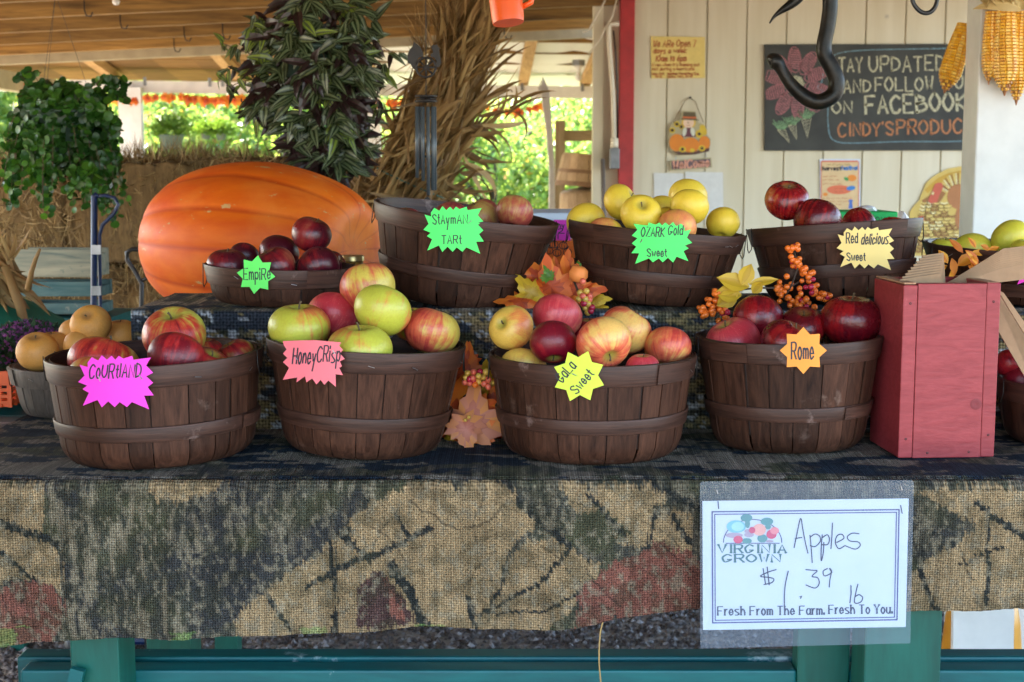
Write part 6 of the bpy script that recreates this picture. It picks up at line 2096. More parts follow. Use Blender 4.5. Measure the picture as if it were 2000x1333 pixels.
Yl = 4.2
c = at(118, 235, Yl)
hp = thing('hanging_plant', 'round leaved green trailing plant hanging in front of the hay bales', 'hanging plant', c)
m_ = mpp(118, 250, Yl)
b = MB()
b.lathe([(.001, -.10), (.075, -.10), (.105, .02), (.11, .02), (.11, .03), (.001, .02)], 24)
b.build('pot', M['pot_green'], hp, True)
hanger(hp, c, zr(c.x), .1, .03)
b, sb = MB(), MB()
def round_leaf(mb, P, nrm, r_, tone):
    u = nrm.orthogonal().normalized()
    w = nrm.cross(u)
    n = 8
    vs = [P - nrm * r_ * .12] + [P + u * (math.cos(2 * math.pi * k / n) * r_) + w * (math.sin(2 * math.pi * k / n) * r_ * .92) for k in range(n)]
    mb.add(vs, [(0, 1 + k, 1 + (k + 1) % n) for k in range(n)], tone)
def lump(d):
    return float(fbm(np.array([d.x * 1.7 + 9.3]), np.array([d.z * 1.9 + d.y * 1.3 + 4.1]), 44)[0])
for k in range(2300):      # leaves thick on a lumpy, hollow ball of vines
    d = rv()
    f = lump(d)
    if d.z < -.1 and f < .40:
        continue
    rr_ = (84 + 62 * (f - .42)) * m_ * rnd.uniform(.62, 1.0) ** .6
    p = c + Vector((d.x * rr_ * 1.12, d.y * rr_ * .95, d.z * rr_ - .012))
    round_leaf(b, p, (rv() * .9 + Vector((0, -.8, .5)) + d * .6).normalized(), rnd.uniform(.007, .0155), min(1, max(0, f * 1.3 - .35 + rnd.gauss(.0, .18))))
for k in range(70):        # trailing and stray stems with a leaf at every node
    a = rnd.uniform(0, 6.283)
    rr_ = rnd.uniform(55, 100) * m_
    up = k < 12
    p = c + Vector((math.cos(a) * rr_, math.sin(a) * rr_ * .9, rnd.uniform(.02, .11) if up else rnd.uniform(-.12, .02)))
    pts = [p.copy()]
    v = Vector((math.cos(a) * .012, math.sin(a) * .010, .012)) if up else Vector((math.cos(a) * .008, math.sin(a) * .006, -.012))
    for j in range(rnd.randint(4, 9)):
        p = p + v
        v = v * .9 + Vector((0, 0, -.004 if not up else -.003))
        pts.append(p.copy())
        for q_ in range(2):
            round_leaf(b, p + rv() * .011, (rv() + Vector((0, -.9, .5))).normalized(), rnd.uniform(.008, .0145), min(1, max(0, rnd.gauss(.45, .25))))
    sb.tube(pts, .0012, 4, caps=False)
for k in range(4):         # the long trailers at the bottom
    px = (140, 175, 60, 100)[k]
    for j in range(20):
        p = at(px + rnd.gauss(0, 9), 322 + j * 2.8 + rnd.gauss(0, 4) - 20 * (k > 1), Yl - .12)
        round_leaf(b, p, (rv() + Vector((0, -.9, .5))).normalized(), rnd.uniform(.010, .016), rnd.uniform(.55, 1))
part('foliage', b, 'charlie', hp, False)
part('vine', sb, 'stem', hp, False)

Yt = 4.0
c = at(606, 120, Yt)
m_ = mpp(600, 150, Yt)
ip = thing('hanging_plant', 'inch plant with silver striped leaves, hanging in a long taper above the giant pumpkin', 'hanging plant', c)
b = MB()
b.lathe([(.001, -.09), (.07, -.09), (.10, .03), (.105, .03), (.105, .04), (.001, .03)], 24)
b.build('pot', M['pot_green'], ip, True)
hanger(ip, c, zr(c.x), .1, .04)
def inch_leaf(mb, P, d, nrm, L, W, bright):
    d = d.normalized()
    nrm = (nrm - d * nrm.dot(d)).normalized()
    s = d.cross(nrm)
    wp = [.45, .95, .9, .55, .02]
    es = (-1, -.72, -.25, 0, .25, .72, 1)
    vs = []
    for i, w in enumerate(wp):
        u = i / 4
        for e in es:
            vs.append(P + d * (u * L) + s * (e * w * W / 2) + nrm * (-.45 * u * u * L + .16 * W * abs(e) * w))
    fs, tn_ = [], []
    base = [.38, .80, .36, .36, .80, .38] if not bright else [.62, 1.0, .7, .7, 1.0, .62]
    if bright is None:
        base = [.02, .14, .02, .02, .14, .02]
    for i in range(4):
        for j in range(6):
            fs.append((i * 7 + j, i * 7 + j + 1, i * 7 + j + 8, i * 7 + j + 7))
            tn_.append(base[j])
    mb.add(vs, fs, tn_)
b, sb = MB(), MB()
CX = [(0, 640, 70), (60, 612, 110), (120, 600, 122), (180, 598, 118), (230, 612, 92), (270, 632, 66), (310, 648, 46), (345, 655, 26)]
ys_, cx_, hw_2 = [q[0] for q in CX], [q[1] for q in CX], [q[2] for q in CX]
for k in range(195):
    py = rnd.uniform(-10, 335)
    ccx, hwd = np.interp(py, ys_, cx_), np.interp(py, ys_, hw_2)
    ang_ = rnd.uniform(0, math.pi * 2)
    rad = math.sqrt(rnd.uniform(.12, 1.12))
    px = ccx + hwd * rad * math.cos(ang_)
    dyy = -hwd * m_ * rad * abs(math.sin(ang_)) * .85 if rnd.random() < .75 else hwd * m_ * .6 * abs(math.sin(ang_))
    p = at(px, py, Yt + dyy)
    out = Vector((math.cos(ang_), -abs(math.sin(ang_)), 0))
    tip = rnd.random()
    br = True if rnd.random() < .06 else (None if rnd.random() < .30 else False)
    for j in range(rnd.randint(4, 6)):
        d = (Vector((out.x * .6 + rnd.gauss(0, .8), out.y * .6 + rnd.gauss(0, .4) - .2, rnd.uniform(-1.0, .35)))).normalized()
        inch_leaf(b, p + rv() * .022, d, (Vector((0, -1.0, .45)) + rv() * .45), rnd.uniform(.050, .074), rnd.uniform(.021, .030), br)
    q0 = Vector((c.x, c.y, c.z + .03)).lerp(p, .35) + Vector((0, 0, .03))
    if k % 3 == 0:
        sb.tube([q0, q0.lerp(p, .6) + Vector((0, 0, .015)), p], .0016, 4, caps=False)
for (path) in ([(500, 110), (460, 95), (435, 85)], [(495, 140), (450, 130), (432, 140)], [(520, 150), (470, 160), (450, 170)], [(500, 200), (485, 220)], [(700, 110), (735, 85), (770, 105)], [(710, 140), (745, 130), (748, 150)], [(700, 190), (735, 200), (740, 220)], [(690, 250), (715, 290)], [(560, 240), (570, 290)], [(500, 50), (505, 30)], [(480, 200), (505, 225)], [(640, 330), (632, 350), (660, 345)]):
    pts = [at(x, y, Yt - .05) for x, y in path]
    sb.tube(pts, .0016, 4)
    for i, p in enumerate(pts):
        for j in range(4):
            inch_leaf(b, p + rv() * .012, (rv() + Vector((0, -.3, -.6))).normalized(), Vector((0, -.8, .6)) + rv() * .4, rnd.uniform(.036, .055), .017, rnd.choice((True, None, False)))
part('foliage', b, 'tradescantia', ip, False)
part('vine', sb, 'stem', ip, False)

# far pots hung from the eave beam
def fern_pot(label, px, py, Y, rpx, sc_, mat='fern'):
    c = at(px, py, Y)
    m_ = mpp(px, py, Y)
    root = thing('hanging_fern', label, 'hanging plant', c, group='small pots hung behind the shed')
    b = MB()
    r_ = rpx * m_
    b.lathe([(.001, -r_ * 1.1), (r_ * .7, -r_ * 1.1), (r_, 0), (r_ * 1.06, .0), (r_ * 1.06, r_ * .12), (.001, 0)], 20)
    b.build('pot', M['pot_green'], root, True)
    b = MB()
    for k in range(900):
        d = rv()
        d.z = abs(d.z) * .9 - .1
        p = c + Vector((0, 0, r_ * .2)) + d * r_ * sc_ * rnd.uniform(.2, 1)
        leafquad(b, p, (d + rv() * .5).normalized(), rv(), .05, .006, rnd.random())
    part('fronds', b, mat, root, False)
    for sx_ in (-1, 1):
        b = MB()
        b.tube([c + Vector((sx_ * r_, 0, 0)), Vector((c.x, c.y, 1.925))], .002, 4)
        part('wire', b, 'steel', root)
fern_pot('small grey pot of feathery fern hanging before the bright shrubs', 335, 266, 10.9, 24, 1.7)
fern_pot('smaller pale pot of fern hanging just right of the grey fern pot', 402, 262, 11.5, 10, 2.6)
fern_pot('smallest pale pot of fern, rightmost of the three hanging behind the shed', 432, 262, 11.5, 11, 2.4)

# leaf garlands along the eave beam
def garland(label, xs_, Y, ylo):
    root = thing('leaf_garland', label, 'garland', at(xs_[0], 200, Y), group='autumn leaf garlands on the eave beam')
    b = MB()
    b.tube([at(x, ylo(x) - 5, Y) for x in np.linspace(xs_[0], xs_[1], 12)], .003, 4)
    part('string', b, 'twig', root)
    n_ = int(abs(xs_[1] - xs_[0]) / 11)
    for k in range(n_):
        x = xs_[0] + (xs_[1] - xs_[0]) * (k + rnd.random() * .8) / n_
        b = MB()
        maple(b, at(x, ylo(x) - 4, Y - .03), (rnd.gauss(0, .5), rnd.gauss(0, .2), -1), (rnd.gauss(0, .4), -1, .2), rnd.uniform(14, 24) * mpp(x, 200, Y), rnd.uniform(-.15, .25))
        part('leaf', b, rnd.choice(('fall_red', 'fall_red', 'fall_orange')), root, False)
garland('red and orange leaf garland under the white beam, left of the striped hanging plant', (190, 520), 10.9, lambda x: 192 + 3 * math.sin(x / 30))
garland('red leaf garland on the beam at the far left, behind the round leaved plant', (-60, 60), 10.2, lambda x: 152 + (x + 60) * .14)
garland('scarlet and yellow leaf garland hanging slack right of the corn stalks', (935, 1062), 10.9, lambda x: 205 + 14 * math.sin((x - 930) / 42))
garland('short piece of red leaf garland showing left of the corn stalks', (740, 800), 10.9, lambda x: 200)

# ------------------------------------------------------------------ corn shock
Yc = 4.45
sk = thing('corn_shock', 'big bundle of dry corn stalks leaning behind the Stayman basket, under the roof', 'corn stalks', (at(560, 700, Yc).x, Yc + .1, 0))
base = Vector((at(470, 900, Yc).x, Yc, 0.0))
axis = [base, at(690, 560, Yc), at(785, 395, Yc), at(868, 205, Yc), at(920, 80, Yc), at(962, -30, Yc)]
wid = [.10, .11, .11, .10, .07, .04]
lb, sb, tb = MB(), MB(), MB()
def on_axis(u, r_, a):
    k = min(len(axis) - 2, int(u * (len(axis) - 1)))
    f = u * (len(axis) - 1) - k
    p = axis[k].lerp(axis[k + 1], f)
    w = wid[k] * (1 - f) + wid[k + 1] * f
    d = (axis[k + 1] - axis[k]).normalized()
    sx_ = d.cross(Vector((0, 1, 0))).normalized()
    return p + sx_ * (math.cos(a) * r_ * w) + Vector((0, 1, 0)) * (math.sin(a) * r_ * w), d, sx_
for k in range(60):
    a, r_ = rnd.uniform(0, 6.28), math.sqrt(rnd.random())
    u1 = rnd.uniform(.75, 1.0)
    pts = [on_axis(u1 * i / 8, r_ * (1 + .12 * math.sin(k + i)), a)[0] for i in range(9)]
    pts = pts if u1 < .95 else pts[:8]
    sb.tube(pts, [.011 * (1 - .55 * i / 8) for i in range(9)], 6, rnd.uniform(.2, .9))
for k in range(900):
    u, a = rnd.uniform(.30, .93), rnd.uniform(0, 6.28)
    if rnd.random() < .72:
        a = -abs(a % 3.14)
    p, d, sx_ = on_axis(u, rnd.uniform(.5, 1.05), a)
    dd = d * rnd.uniform(.9, 1.8) + sx_ * rnd.uniform(-.2, .28) + Vector((0, rnd.uniform(-.3, .1), rnd.uniform(-.3, .1)))
    if rnd.random() < .20 and u < .8:
        dd = d * rnd.uniform(-.5, .4) + sx_ * rnd.uniform(.3, 1.1) + Vector((0, rnd.uniform(-.3, .1), -.7))
    husk_leaf(lb, p, dd, rnd.uniform(.11, .26), rnd.uniform(.005, .014), rnd.uniform(-1.0, 1.0), min(1, max(0, rnd.gauss(.45, .28))))
for (px, py, dx, dz) in ((985, 200, 1, .7), (1000, 215, .6, .9), (935, 330, 1, .2), (940, 250, 1, .2), (960, 240, 1, -.2), (890, 380, 1, -.5), (930, 310, .8, -.5), (860, 370, .3, -.9), (830, 385, -.4, -.7), (730, 390, -.9, .5), (705, 350, -.3, -.8), (700, 330, .9, .2), (720, 380, -.6, -.6), (760, 250, -.4, .9)):
    for j in range(5):
        p = at(px - 25 * dx + rnd.uniform(-20, 20), py + 10 * dz + rnd.uniform(-14, 14), Yc - .05 + rnd.uniform(-.08, .1))
        husk_leaf(lb, p, Vector((dx + rnd.gauss(0, .3), rnd.gauss(0, .3), dz + rnd.gauss(0, .3))), rnd.uniform(.10, .2), rnd.uniform(.005, .013), rnd.uniform(-2.2, 2.2), rnd.random())
for k in range(60):        # tassels at the top
    p, d, sx_ = on_axis(rnd.uniform(.62, .93), rnd.uniform(.3, 1), rnd.uniform(-.9, .9))
    dd = (d * .9 + sx_ * rnd.uniform(0.1, .75) + Vector((0, rnd.uniform(-.3, .3), 0))).normalized()
    tb.tube([p, p + dd * .08, p + dd * .16 + Vector((0, 0, -.004))], [.0028, .002, .001], 4, .4)
    for j in range(6):
        e = (dd + rv() * .5).normalized()
        q = p + dd * (.06 + .016 * j)
        tb.tube([q, q + e * .05, q + e * .10 + Vector((0, 0, -.012))], [.0018, .0016, .0006], 4, rnd.random())
part('leaves', lb, 'husk', sk, True)
part('stalks', sb, 'husk', sk, True)
part('tassels', tb, 'husk', sk, False)
p, d, sx_ = on_axis(.44, 1, 0)
q, _, _ = on_axis(.44, 1, math.pi)
b = MB()
b.tube([on_axis(.44, 1.08, a)[0] for a in np.linspace(0, 6.283, 20)], .003, 5)
b.build('twine', flatm('green twine', (.05, .12, .09)), sk, True, True)

# ------------------------------------------------------------------ wind chime with a rooster
Yw = 3.5
wc = thing('wind_chime', 'dark metal wind chime with a rooster on a wagon wheel, before the corn stalks', 'wind chime', at(832, 200, Yw))
mw = plane(Yw)
m_ = mpp(832, 200, Yw)
ROO = [(796, 107), (800, 97), (806, 91), (808, 82), (815, 87), (822, 93), (827, 105), (826, 112), (818, 113), (813, 122), (815, 135), (813, 138), (806, 134), (802, 126), (796, 123)]
b = MB()
b.prism([mw(x, y, 0) for x, y in ROO], (0, .003, 0))
b.build('rooster_tail', M['rust'], wc, False, True)
HEAD = [(842, 92), (846, 87), (850, 89), (853, 86), (856, 92), (860, 95), (857, 98), (859, 108), (862, 122), (857, 132), (851, 130), (853, 120), (848, 113), (842, 112), (840, 108), (846, 103), (844, 96)]
b = MB()
b.prism([mw(x, y, 0) for x, y in HEAD], (0, .003, 0))
b.build('rooster_head', M['rust'], wc, False, True)
b = MB()
wcx, wcy = 832, 132
b.tube([mw(wcx + 19 * math.cos(a), wcy + 19 * math.sin(a), 0) for a in np.linspace(0, 6.283, 26)], .003, 6)
for k in range(4):
    a = k * math.pi / 4
    b.tube([mw(wcx - 19 * math.cos(a), wcy - 19 * math.sin(a), 0), mw(wcx + 19 * math.cos(a), wcy + 19 * math.sin(a), 0)], .0025, 6)
b.build('wagon_wheel', M['rust'], wc, True, True)
b = MB()
ct = mw(832, 198)
rt_ = 20 * m_
for dz in (0, .012):
    b.tube([ct + Vector((rt_ * math.cos(a), rt_ * math.sin(a), dz)) for a in np.linspace(0, 6.283, 26)], .0028, 6)
for k in range(3):
    a = k * 1.047
    b.tube([ct + Vector((rt_ * math.cos(a), rt_ * math.sin(a), .006)), ct - Vector((rt_ * math.cos(a), rt_ * math.sin(a), -.006))], .002, 5)
b.build('top_ring', M['rust'], wc, True, True)
for k, (px, y1) in enumerate(((814, 348), (826, 354), (836, 382), (845, 372), (849, 372), (820, 330))):
    b = MB()
    dyy = (-.012, -.018, -.02, -.012, .012, .018)[k]
    b.tube([at(px, 209, Yw + dyy), at(px + .6, y1, Yw + dyy)], 3.6 * m_, 12)
    b.build('chime_tube', flatm('gunmetal tube', (.07, .085, .095), .3), wc, True, True)
    b = MB()
    b.tube([at(px, 209, Yw + dyy), at(px, 199, Yw + dyy * .9)], .0008, 4)
    b.build('cord', M['twig'], wc, True, True)
b = MB()
b.tube([mw(832, 198), mw(834, 396)], .0008, 4)
b.build('clapper_cord', M['twig'], wc, True, True)
b = MB()
b.lathe([(.001, -.003), (.012, -.003), (.012, .003), (.001, .003)], 16, Matrix.Translation(mw(834, 306)))
b.build('clapper', M['rust'], wc, True, True)
b = MB()
b.prism([mw(x, y) for x, y in ((826, 390), (835, 384), (842, 391), (838, 402), (830, 402))], (0, .003, 0))
b.build('sail', M['rust'], wc, False, True)
b = MB()
tz = Vector((ct.x, Yw, zr(ct.x)))
b.tube([mw(832, 150), mw(832, 192)], .0012, 5)
b.tube([mw(832, 112), mw(832, 60), tz], .0012, 5)
b.build('hanging_wire', M['rust'], wc, True, True)

# ------------------------------------------------------------------ orange mug, lamps, snake, loop
Ym = 2.75
q = at(990, 10, Ym)
m_ = mpp(990, 20, Ym)
mg = thing('hanging_mug', 'orange enamel mug hanging by its handle from the roof', 'mug', q)
rot = Matrix.Translation(at(989, 10, Ym)) @ Matrix.Rotation(R(-6), 4, 'Y') @ Matrix.Rotation(R(-10), 4, 'X')
b = MB()
r1 = 32 * m_
h1, h0 = 50 * m_, -36 * m_
b.lathe([(.001, h0 + .004), (r1 * .86, h0 + .004), (r1 * .95, h0 + .002), (r1 * .95, h0), (.001, h0)][::-1] + [(r1 * .95, h0), (r1, h0 + .012), (r1 * 1.04, h1), (r1 * .98, h1), (r1 * .92, h0 + .012)], 40, rot)
smooth_angle(b.build('cup', M['orange_enamel'], mg, True, True), 45)
b = MB()
b.tube([rot @ Vector(p) for p in ((r1 * .95, 0, h0 + .028), (r1 * 1.5, 0, h0 + .034), (r1 * 1.75, 0, h0 + .06), (r1 * 1.5, 0, h1 - .01), (r1 * 1.0, 0, h1 - .012))], .0055, 8)
b.build('handle', M['orange_enamel'], mg, True, True)
b = MB()
hz = rot @ Vector((r1 * 1.72, 0, h0 + .065))
b.tube([hz, hz + Vector((0, 0, .1)), Vector((hz.x, hz.y, zr(hz.x)))], .0015, 5)
b.build('hanging_wire', M['rust'], mg, True, True)

def lamp(label, px, py, Y, s):
    c = at(px, py, Y)
    m_ = mpp(px, py, Y) * s
    root = thing('bulb_socket', label, 'light fitting', c, group='unlit bulbs in porcelain sockets')
    b = MB()
    b.lathe([(.001, 26 * m_), (16 * m_, 26 * m_), (16 * m_, 12 * m_), (.001, 12 * m_)], 8)
    b.build('box', M['grey_metal'], root)
    b = MB()
    b.lathe([(.001, 12 * m_), (14 * m_, 12 * m_), (13 * m_, 8 * m_), (7 * m_, 5 * m_), (6 * m_, -2 * m_), (.001, -2 * m_)], 20)
    b.build('socket', M['ceramic'], root, True)
    b = MB()
    b.lathe([(.001, -2 * m_), (4 * m_, -3 * m_), (4.6 * m_, -8 * m_), (8 * m_, -16 * m_), (8 * m_, -21 * m_), (5 * m_, -26 * m_), (.001, -27 * m_)], 20)
    b.build('bulb', M['ceramic'], root, True)
    b = MB()
    b.tube([c + Vector((0, 0, 26 * m_)), Vector((c.x, c.y, max(c.z + 28 * m_, zr(c.x) if Y < 9 else c.z + .06)))], .004, 6)
    b.build('stem', M['grey_metal'], root, True)
lamp('unlit bulb in a white socket above the striped hanging plant, cut by the top edge', 226, -14, 6.2, .9)
lamp('unlit bulb in a porcelain socket just above the tip of the corn stalks', 902, 26, 6.5, 1.0)
lamp('unlit pear shaped bulb on a grey box, near the end of the white wall', 1130, 138, 9.9, .78)

Ysn = 2.95
SNK = [(1503, 46), (1512, 33), (1528, 20), (1546, 8), (1562, -8), (1580, -40), (1602, -75), (1624, -80), (1630, -50), (1622, -10), (1621, 20), (1616, 55), (1610, 85), (1611, 108), (1624, 132), (1634, 158), (1630, 182), (1612, 196), (1592, 199), (1572, 190), (1552, 173), (1536, 153), (1525, 134), (1516, 122), (1506, 119), (1500, 121)]
SR = [1.5, 3, 6.5, 9.5, 11, 12, 13, 14, 14.5, 15, 15, 15, 15, 15.5, 16, 16, 16, 16, 15.5, 15, 13.5, 12, 12, 15, 14.5, 7]
def cat(pts, k=5):
    q = [pts[0]] + list(pts) + [pts[-1]]
    out = []
    for i in range(1, len(q) - 2):
        for j in range(k):
            u = j / k
            out.append(tuple(0.5 * ((2 * q[i][a]) + (q[i + 1][a] - q[i - 1][a]) * u + (2 * q[i - 1][a] - 5 * q[i][a] + 4 * q[i + 1][a] - q[i + 2][a]) * u * u + (-q[i - 1][a] + 3 * q[i][a] - 3 * q[i + 1][a] + q[i + 2][a]) * u ** 3) for a in range(len(pts[0]))))
    return out + [pts[-1]]
S2 = cat([(x, y, r_) for (x, y), r_ in zip(SNK, SR)])
m_ = mpp(1600, 120, Ysn)
sn = thing('rubber_snake', 'black rubber snake hanging over a roof hook, head raised before the chalkboard flower', 'toy snake', at(1615, 100, Ysn))
b = MB()
b.tube([at(x, y, Ysn + (.0 if i < len(S2) * .35 else -.02)) for i, (x, y, r_) in enumerate(S2)], [max(.001, r_ * m_ * .98) for *_, r_ in S2], 16)
o = b.build('body', M['snake'], sn, True, True)
for (ex, ey) in ((1511, 116),):
    b = MB()
    b.ball(at(ex, ey, Ysn - .02 - 11.0 * m_), 2.6 * m_, 6)
    b.build('eye', flatm('amber eye', (.35, .25, .12), .2), sn, True, True)
b = MB()
hk_ = at(1612, -88, Ysn)
b.tube([hk_ + Vector((-.02, 0, .03)), hk_ + Vector((-.012, 0, -.002)), hk_ + Vector((.012, 0, -.002)), hk_ + Vector((.02, 0, .03)), hk_ + Vector((.0, 0, .08)), Vector((hk_.x, Ysn, zr(hk_.x)))], .003, 6)
b.build('hook', M['rust'], sn, True, True)
b = MB()
lp_ = [(1778, -40), (1782, 0), (1792, 18), (1806, 26), (1820, 22), (1830, 4), (1834, -40), (1806, -70), (1778, -40)]
b.tube([at(x, y, 3.1) for x, y in cat(lp_)], 4.4 * mpp(1800, 0, 3.1), 8)
o = b.build('cable_loop', M['black_enamel'], None, True)
tag(o, 'thin dark cable loop hanging down above the chalkboard', 'cable')
b = MB()

# ------------------------------------------------------------------ corn ears by the post
t = NT('yellow corn kernels')
tn_ = t.attr('tone')
c = t.ramp(tn_, [(0.0, (.30, .12, .03)), (0.15, (.62, .24, .015)), (0.6, (.82, .42, .02)), (1.0, (.90, .60, .12))])
M['corn'] = t.done(t.pr(c, 0.35))
def corn_ear(label, top, bot, rpx, Y, husk=True):
    a, e = at(*top, Y), at(*bot, Y)
    root = thing('corn_ear', label, 'corn ear', a, group='dried corn ears hung on the post')
    L = (e - a).length
    q = (e - a).normalized().to_track_quat('Z', 'X').to_matrix().to_4x4()
    Mx = Matrix.Translation(a) @ q
    r0 = rpx * mpp(*top, Y)
    b = MB()
    rows, n = 12, max(8, int(L / .0072))
    for i in range(n):
        u = (i + .5) / n
        rr_ = r0 * (.80 + .35 * math.sin(min(1, u * 1.25) * math.pi * .62)) * (1 if u < .75 else max(.25, 1 - ((u - .75) / .25) ** 1.6 * .8))
        for k in range(rows):
            ang_ = 2 * math.pi * (k + .18 * math.sin(u * 5)) / rows
            bad = u > .86 and rnd.random() < (u - .84) * 5
            w, h_ = rr_ * math.pi / rows * .92, L / n * .47
            cpt = Vector((rr_ * math.cos(ang_), rr_ * math.sin(ang_), u * L))
            er, et = Vector((math.cos(ang_), math.sin(ang_), 0)), Vector((-math.sin(ang_), math.cos(ang_), 0))
            if bad:
                w *= .6
                cpt -= er * .001
            Z = Vector((0, 0, 1))
            vs = [cpt - et * w - Z * h_ - er * .002, cpt + et * w - Z * h_ - er * .002, cpt + et * w + Z * h_ - er * .002, cpt - et * w + Z * h_ - er * .002,
                  cpt - et * w * .7 - Z * h_ * .7 + er * .0016, cpt + et * w * .7 - Z * h_ * .7 + er * .0016, cpt + et * w * .7 + Z * h_ * .7 + er * .0016, cpt - et * w * .7 + Z * h_ * .7 + er * .0016]
            b.add([Mx @ v_ for v_ in vs], [(4, 5, 6, 7), (0, 1, 5, 4), (1, 2, 6, 5), (2, 3, 7, 6), (3, 0, 4, 7)], 0.05 if bad else min(1, max(.2, rnd.gauss(.6, .16) + (.15 if k % 2 else -.08))))
    b.build('kernels', M['corn'], root, False, True)
    b = MB()
    b.lathe([(.001, 0), (r0 * .78, .0), (r0 * .95, L * .3), (r0 * .92, L * .7), (r0 * .4, L * .94), (r0 * .08, L * 1.05), (.001, L * 1.06)], 14, Mx)
    b.build('cob', flatm('red brown cob', (.32, .13, .05)), root, True, True)
    if husk:
        b = MB()
        for k in range(7):
            p = a + Vector((rnd.uniform(-1, 1) * r0 * .6, rnd.uniform(-.8, .2) * r0 - .004, .004))
            husk_leaf(b, p, Vector((rnd.uniform(-.5, .5), -.25, rnd.uniform(.5, 1.2))), rnd.uniform(.04, .08), rnd.uniform(.006, .012), rnd.uniform(-1, 1), rnd.uniform(.8, 1))
        b.build('husk', M['straw'], root, True, True)
Yq = 3.37
corn_ear('yellow corn ear hanging alone at the left side of the white post', (1886, 48), (1846, 176), 18, 3.535, False)
corn_ear('thin yellow corn ear at the left of the bunch on the white post', (1936, 22), (1931, 158), 12, Yq)
corn_ear('widest yellow corn ear in front of the bunch on the white post', (1964, 14), (1962, 178), 21, Yq - .012)
corn_ear('longest yellow corn ear, cut by the right edge of the view', (1992, 22), (1985, 196), 16, Yq)
corn_ear('yellow corn ear at the outer right of the bunch', (2022, 16), (2024, 170), 18, Yq)
b = MB()
hb = thing('corn_husk_bunch', 'pale dry husks tied above the bunch of corn ears on the post', 'corn husks', at(1965, 0, Yq))
for k in range(46):
    p = at(rnd.uniform(1925, 2010), rnd.uniform(-5, 20), Yq - .02 + rnd.uniform(-.012, .02))
    husk_leaf(b, p, Vector((rnd.uniform(-.9, .9), -.3, rnd.uniform(.1, 1.3))), rnd.uniform(.05, .12), rnd.uniform(.008, .018), rnd.uniform(-1.5, 1.5), rnd.uniform(.75, 1))
b.build('husk', M['straw'], hb, True, True)

# ------------------------------------------------------------------ things on the white wall
YW = WY - 0.003
W = plane(YW)
MW = mpp(1500, 200, YW)
def lay(root, name, polys, col, off, m=None):
    for i, p in enumerate(polys):
        b = MB()
        b.prism([W(x, y, off + .00004 * i) for x, y in p], (0, .0003, 0))
        b.build(name, m or flatm('%s %.2f' % (name, col[0]), col), root, False, True)
def ink(root, name, lines, mat, off=.0045, pen=1.6, **kw):
    b = MB()
    for l in lines:
        write(b, *l[:5], W, off, **{**dict(pen=pen), **kw, **(l[5] if len(l) > 5 else {})})
    return b.build(name, mat, root, False, True)
def scribble(root, name, lines, mat, off=.0045, pen=1.0, seed=1, amp=2.2):
    rr = random.Random(seed)
    b = MB()
    for (x0_, x1_, y) in lines:
        x = x0_
        while x < x1_:
            w_ = rr.uniform(5, 14)
            pts = []
            for i in range(max(3, int(w_ / 1.4))):
                pts.append((x + w_ * i / max(2, int(w_ / 1.4) - 1), y + rr.uniform(-amp, amp * .5)))
            ribbon(b, pts, pen, W, off)
            x += w_ + 3
    return b.build(name, mat, root, False, True)

# opening hours note
nt_ = thing('paper_note', 'yellow paper note with handwritten opening hours in red, high on the white wall', 'note', W(1323, 112))
b = MB()
b.prism([W(x, y, .0035) for x, y in ((1271, 71), (1377, 73), (1377, 153), (1272, 154))], (0, .001, 0))
b.build('sheet', M['yellow_paper'], nt_, False, True)
ink(nt_, 'handwriting', [('We ARe Open 7', 1276, 92, 82, 13), ('days a week', 1276, 104, 64, 9), ('10am to 6pm', 1280, 120, 60, 11)], M['ink_red'], pen=1.5, jit=.8, slant=.12)
ink(nt_, 'small_handwriting', [("Even when it's Raining but", 1274, 130, 92, 6), ('not during a hurricane', 1274, 138, 82, 6), ('Mon-Sat', 1273, 147, 24, 5), ('10-6', 1280, 152, 12, 4), ('Weather Permitting Sun', 1303, 147, 62, 5), ('Hours Vary 10-5', 1303, 152, 48, 4)], M['ink_red'], pen=1.0, jit=.4)
for (x, y) in ((1276, 75), (1372, 77)):
    b = MB()
    b.tube([W(x, y, .005), W(x + 4, y, .005)], .0012, 4)
    b.build('staple', M['steel'], nt_, False, True)

# scarecrow plaque
sc = thing('welcome_plaque', 'painted wooden plaque of a scarecrow among pumpkins over a small Welcome board', 'plaque', W(1347, 260))
b = MB()
b.tube([W(1315, 240, .014), W(1338, 197, .012), W(1348, 191, .010), W(1358, 199, .012), W(1374, 240, .014)], .0022, 6)
b.build('hanging_cord', flatm('twine brown', (.22, .15, .08)), sc, True, True)
b = MB()
b.ball(W(1348, 191, .010), .006, 6)
b.build('nail', M['rust'], sc, True, True)
OUTL = [(1329, 222), (1334, 217), (1358, 218), (1361, 230), (1364, 240), (1374, 243), (1381, 252), (1381, 264), (1388, 272), (1387, 287), (1383, 296), (1360, 302), (1325, 304), (1312, 298), (1307, 290), (1304, 275), (1307, 264), (1307, 252), (1311, 242), (1322, 237), (1329, 232)]
b = MB()
b.prism([W(x, y, .014) for x, y in OUTL], (0, .008, 0))
b.build('backboard', flatm('plaque edge', (.42, .36, .20)), sc, False, True)
lay(sc, 'sunflower', [ell(1313, 255, 6, 6, 12), ell(1322, 243, 6, 6, 12), ell(1331, 248, 5, 5, 12), ell(1372, 250, 6, 6, 12), ell(1366, 262, 8, 8, 14), ell(1376, 258, 5, 7, 12)], (.62, .42, .03), .0146)
lay(sc, 'hair', [ell(1345, 240, 14, 12, 16)], (.66, .42, .06), .0149)
lay(sc, 'face', [ell(1345, 240, 10.5, 11, 18)], (.78, .55, .38), .0153)
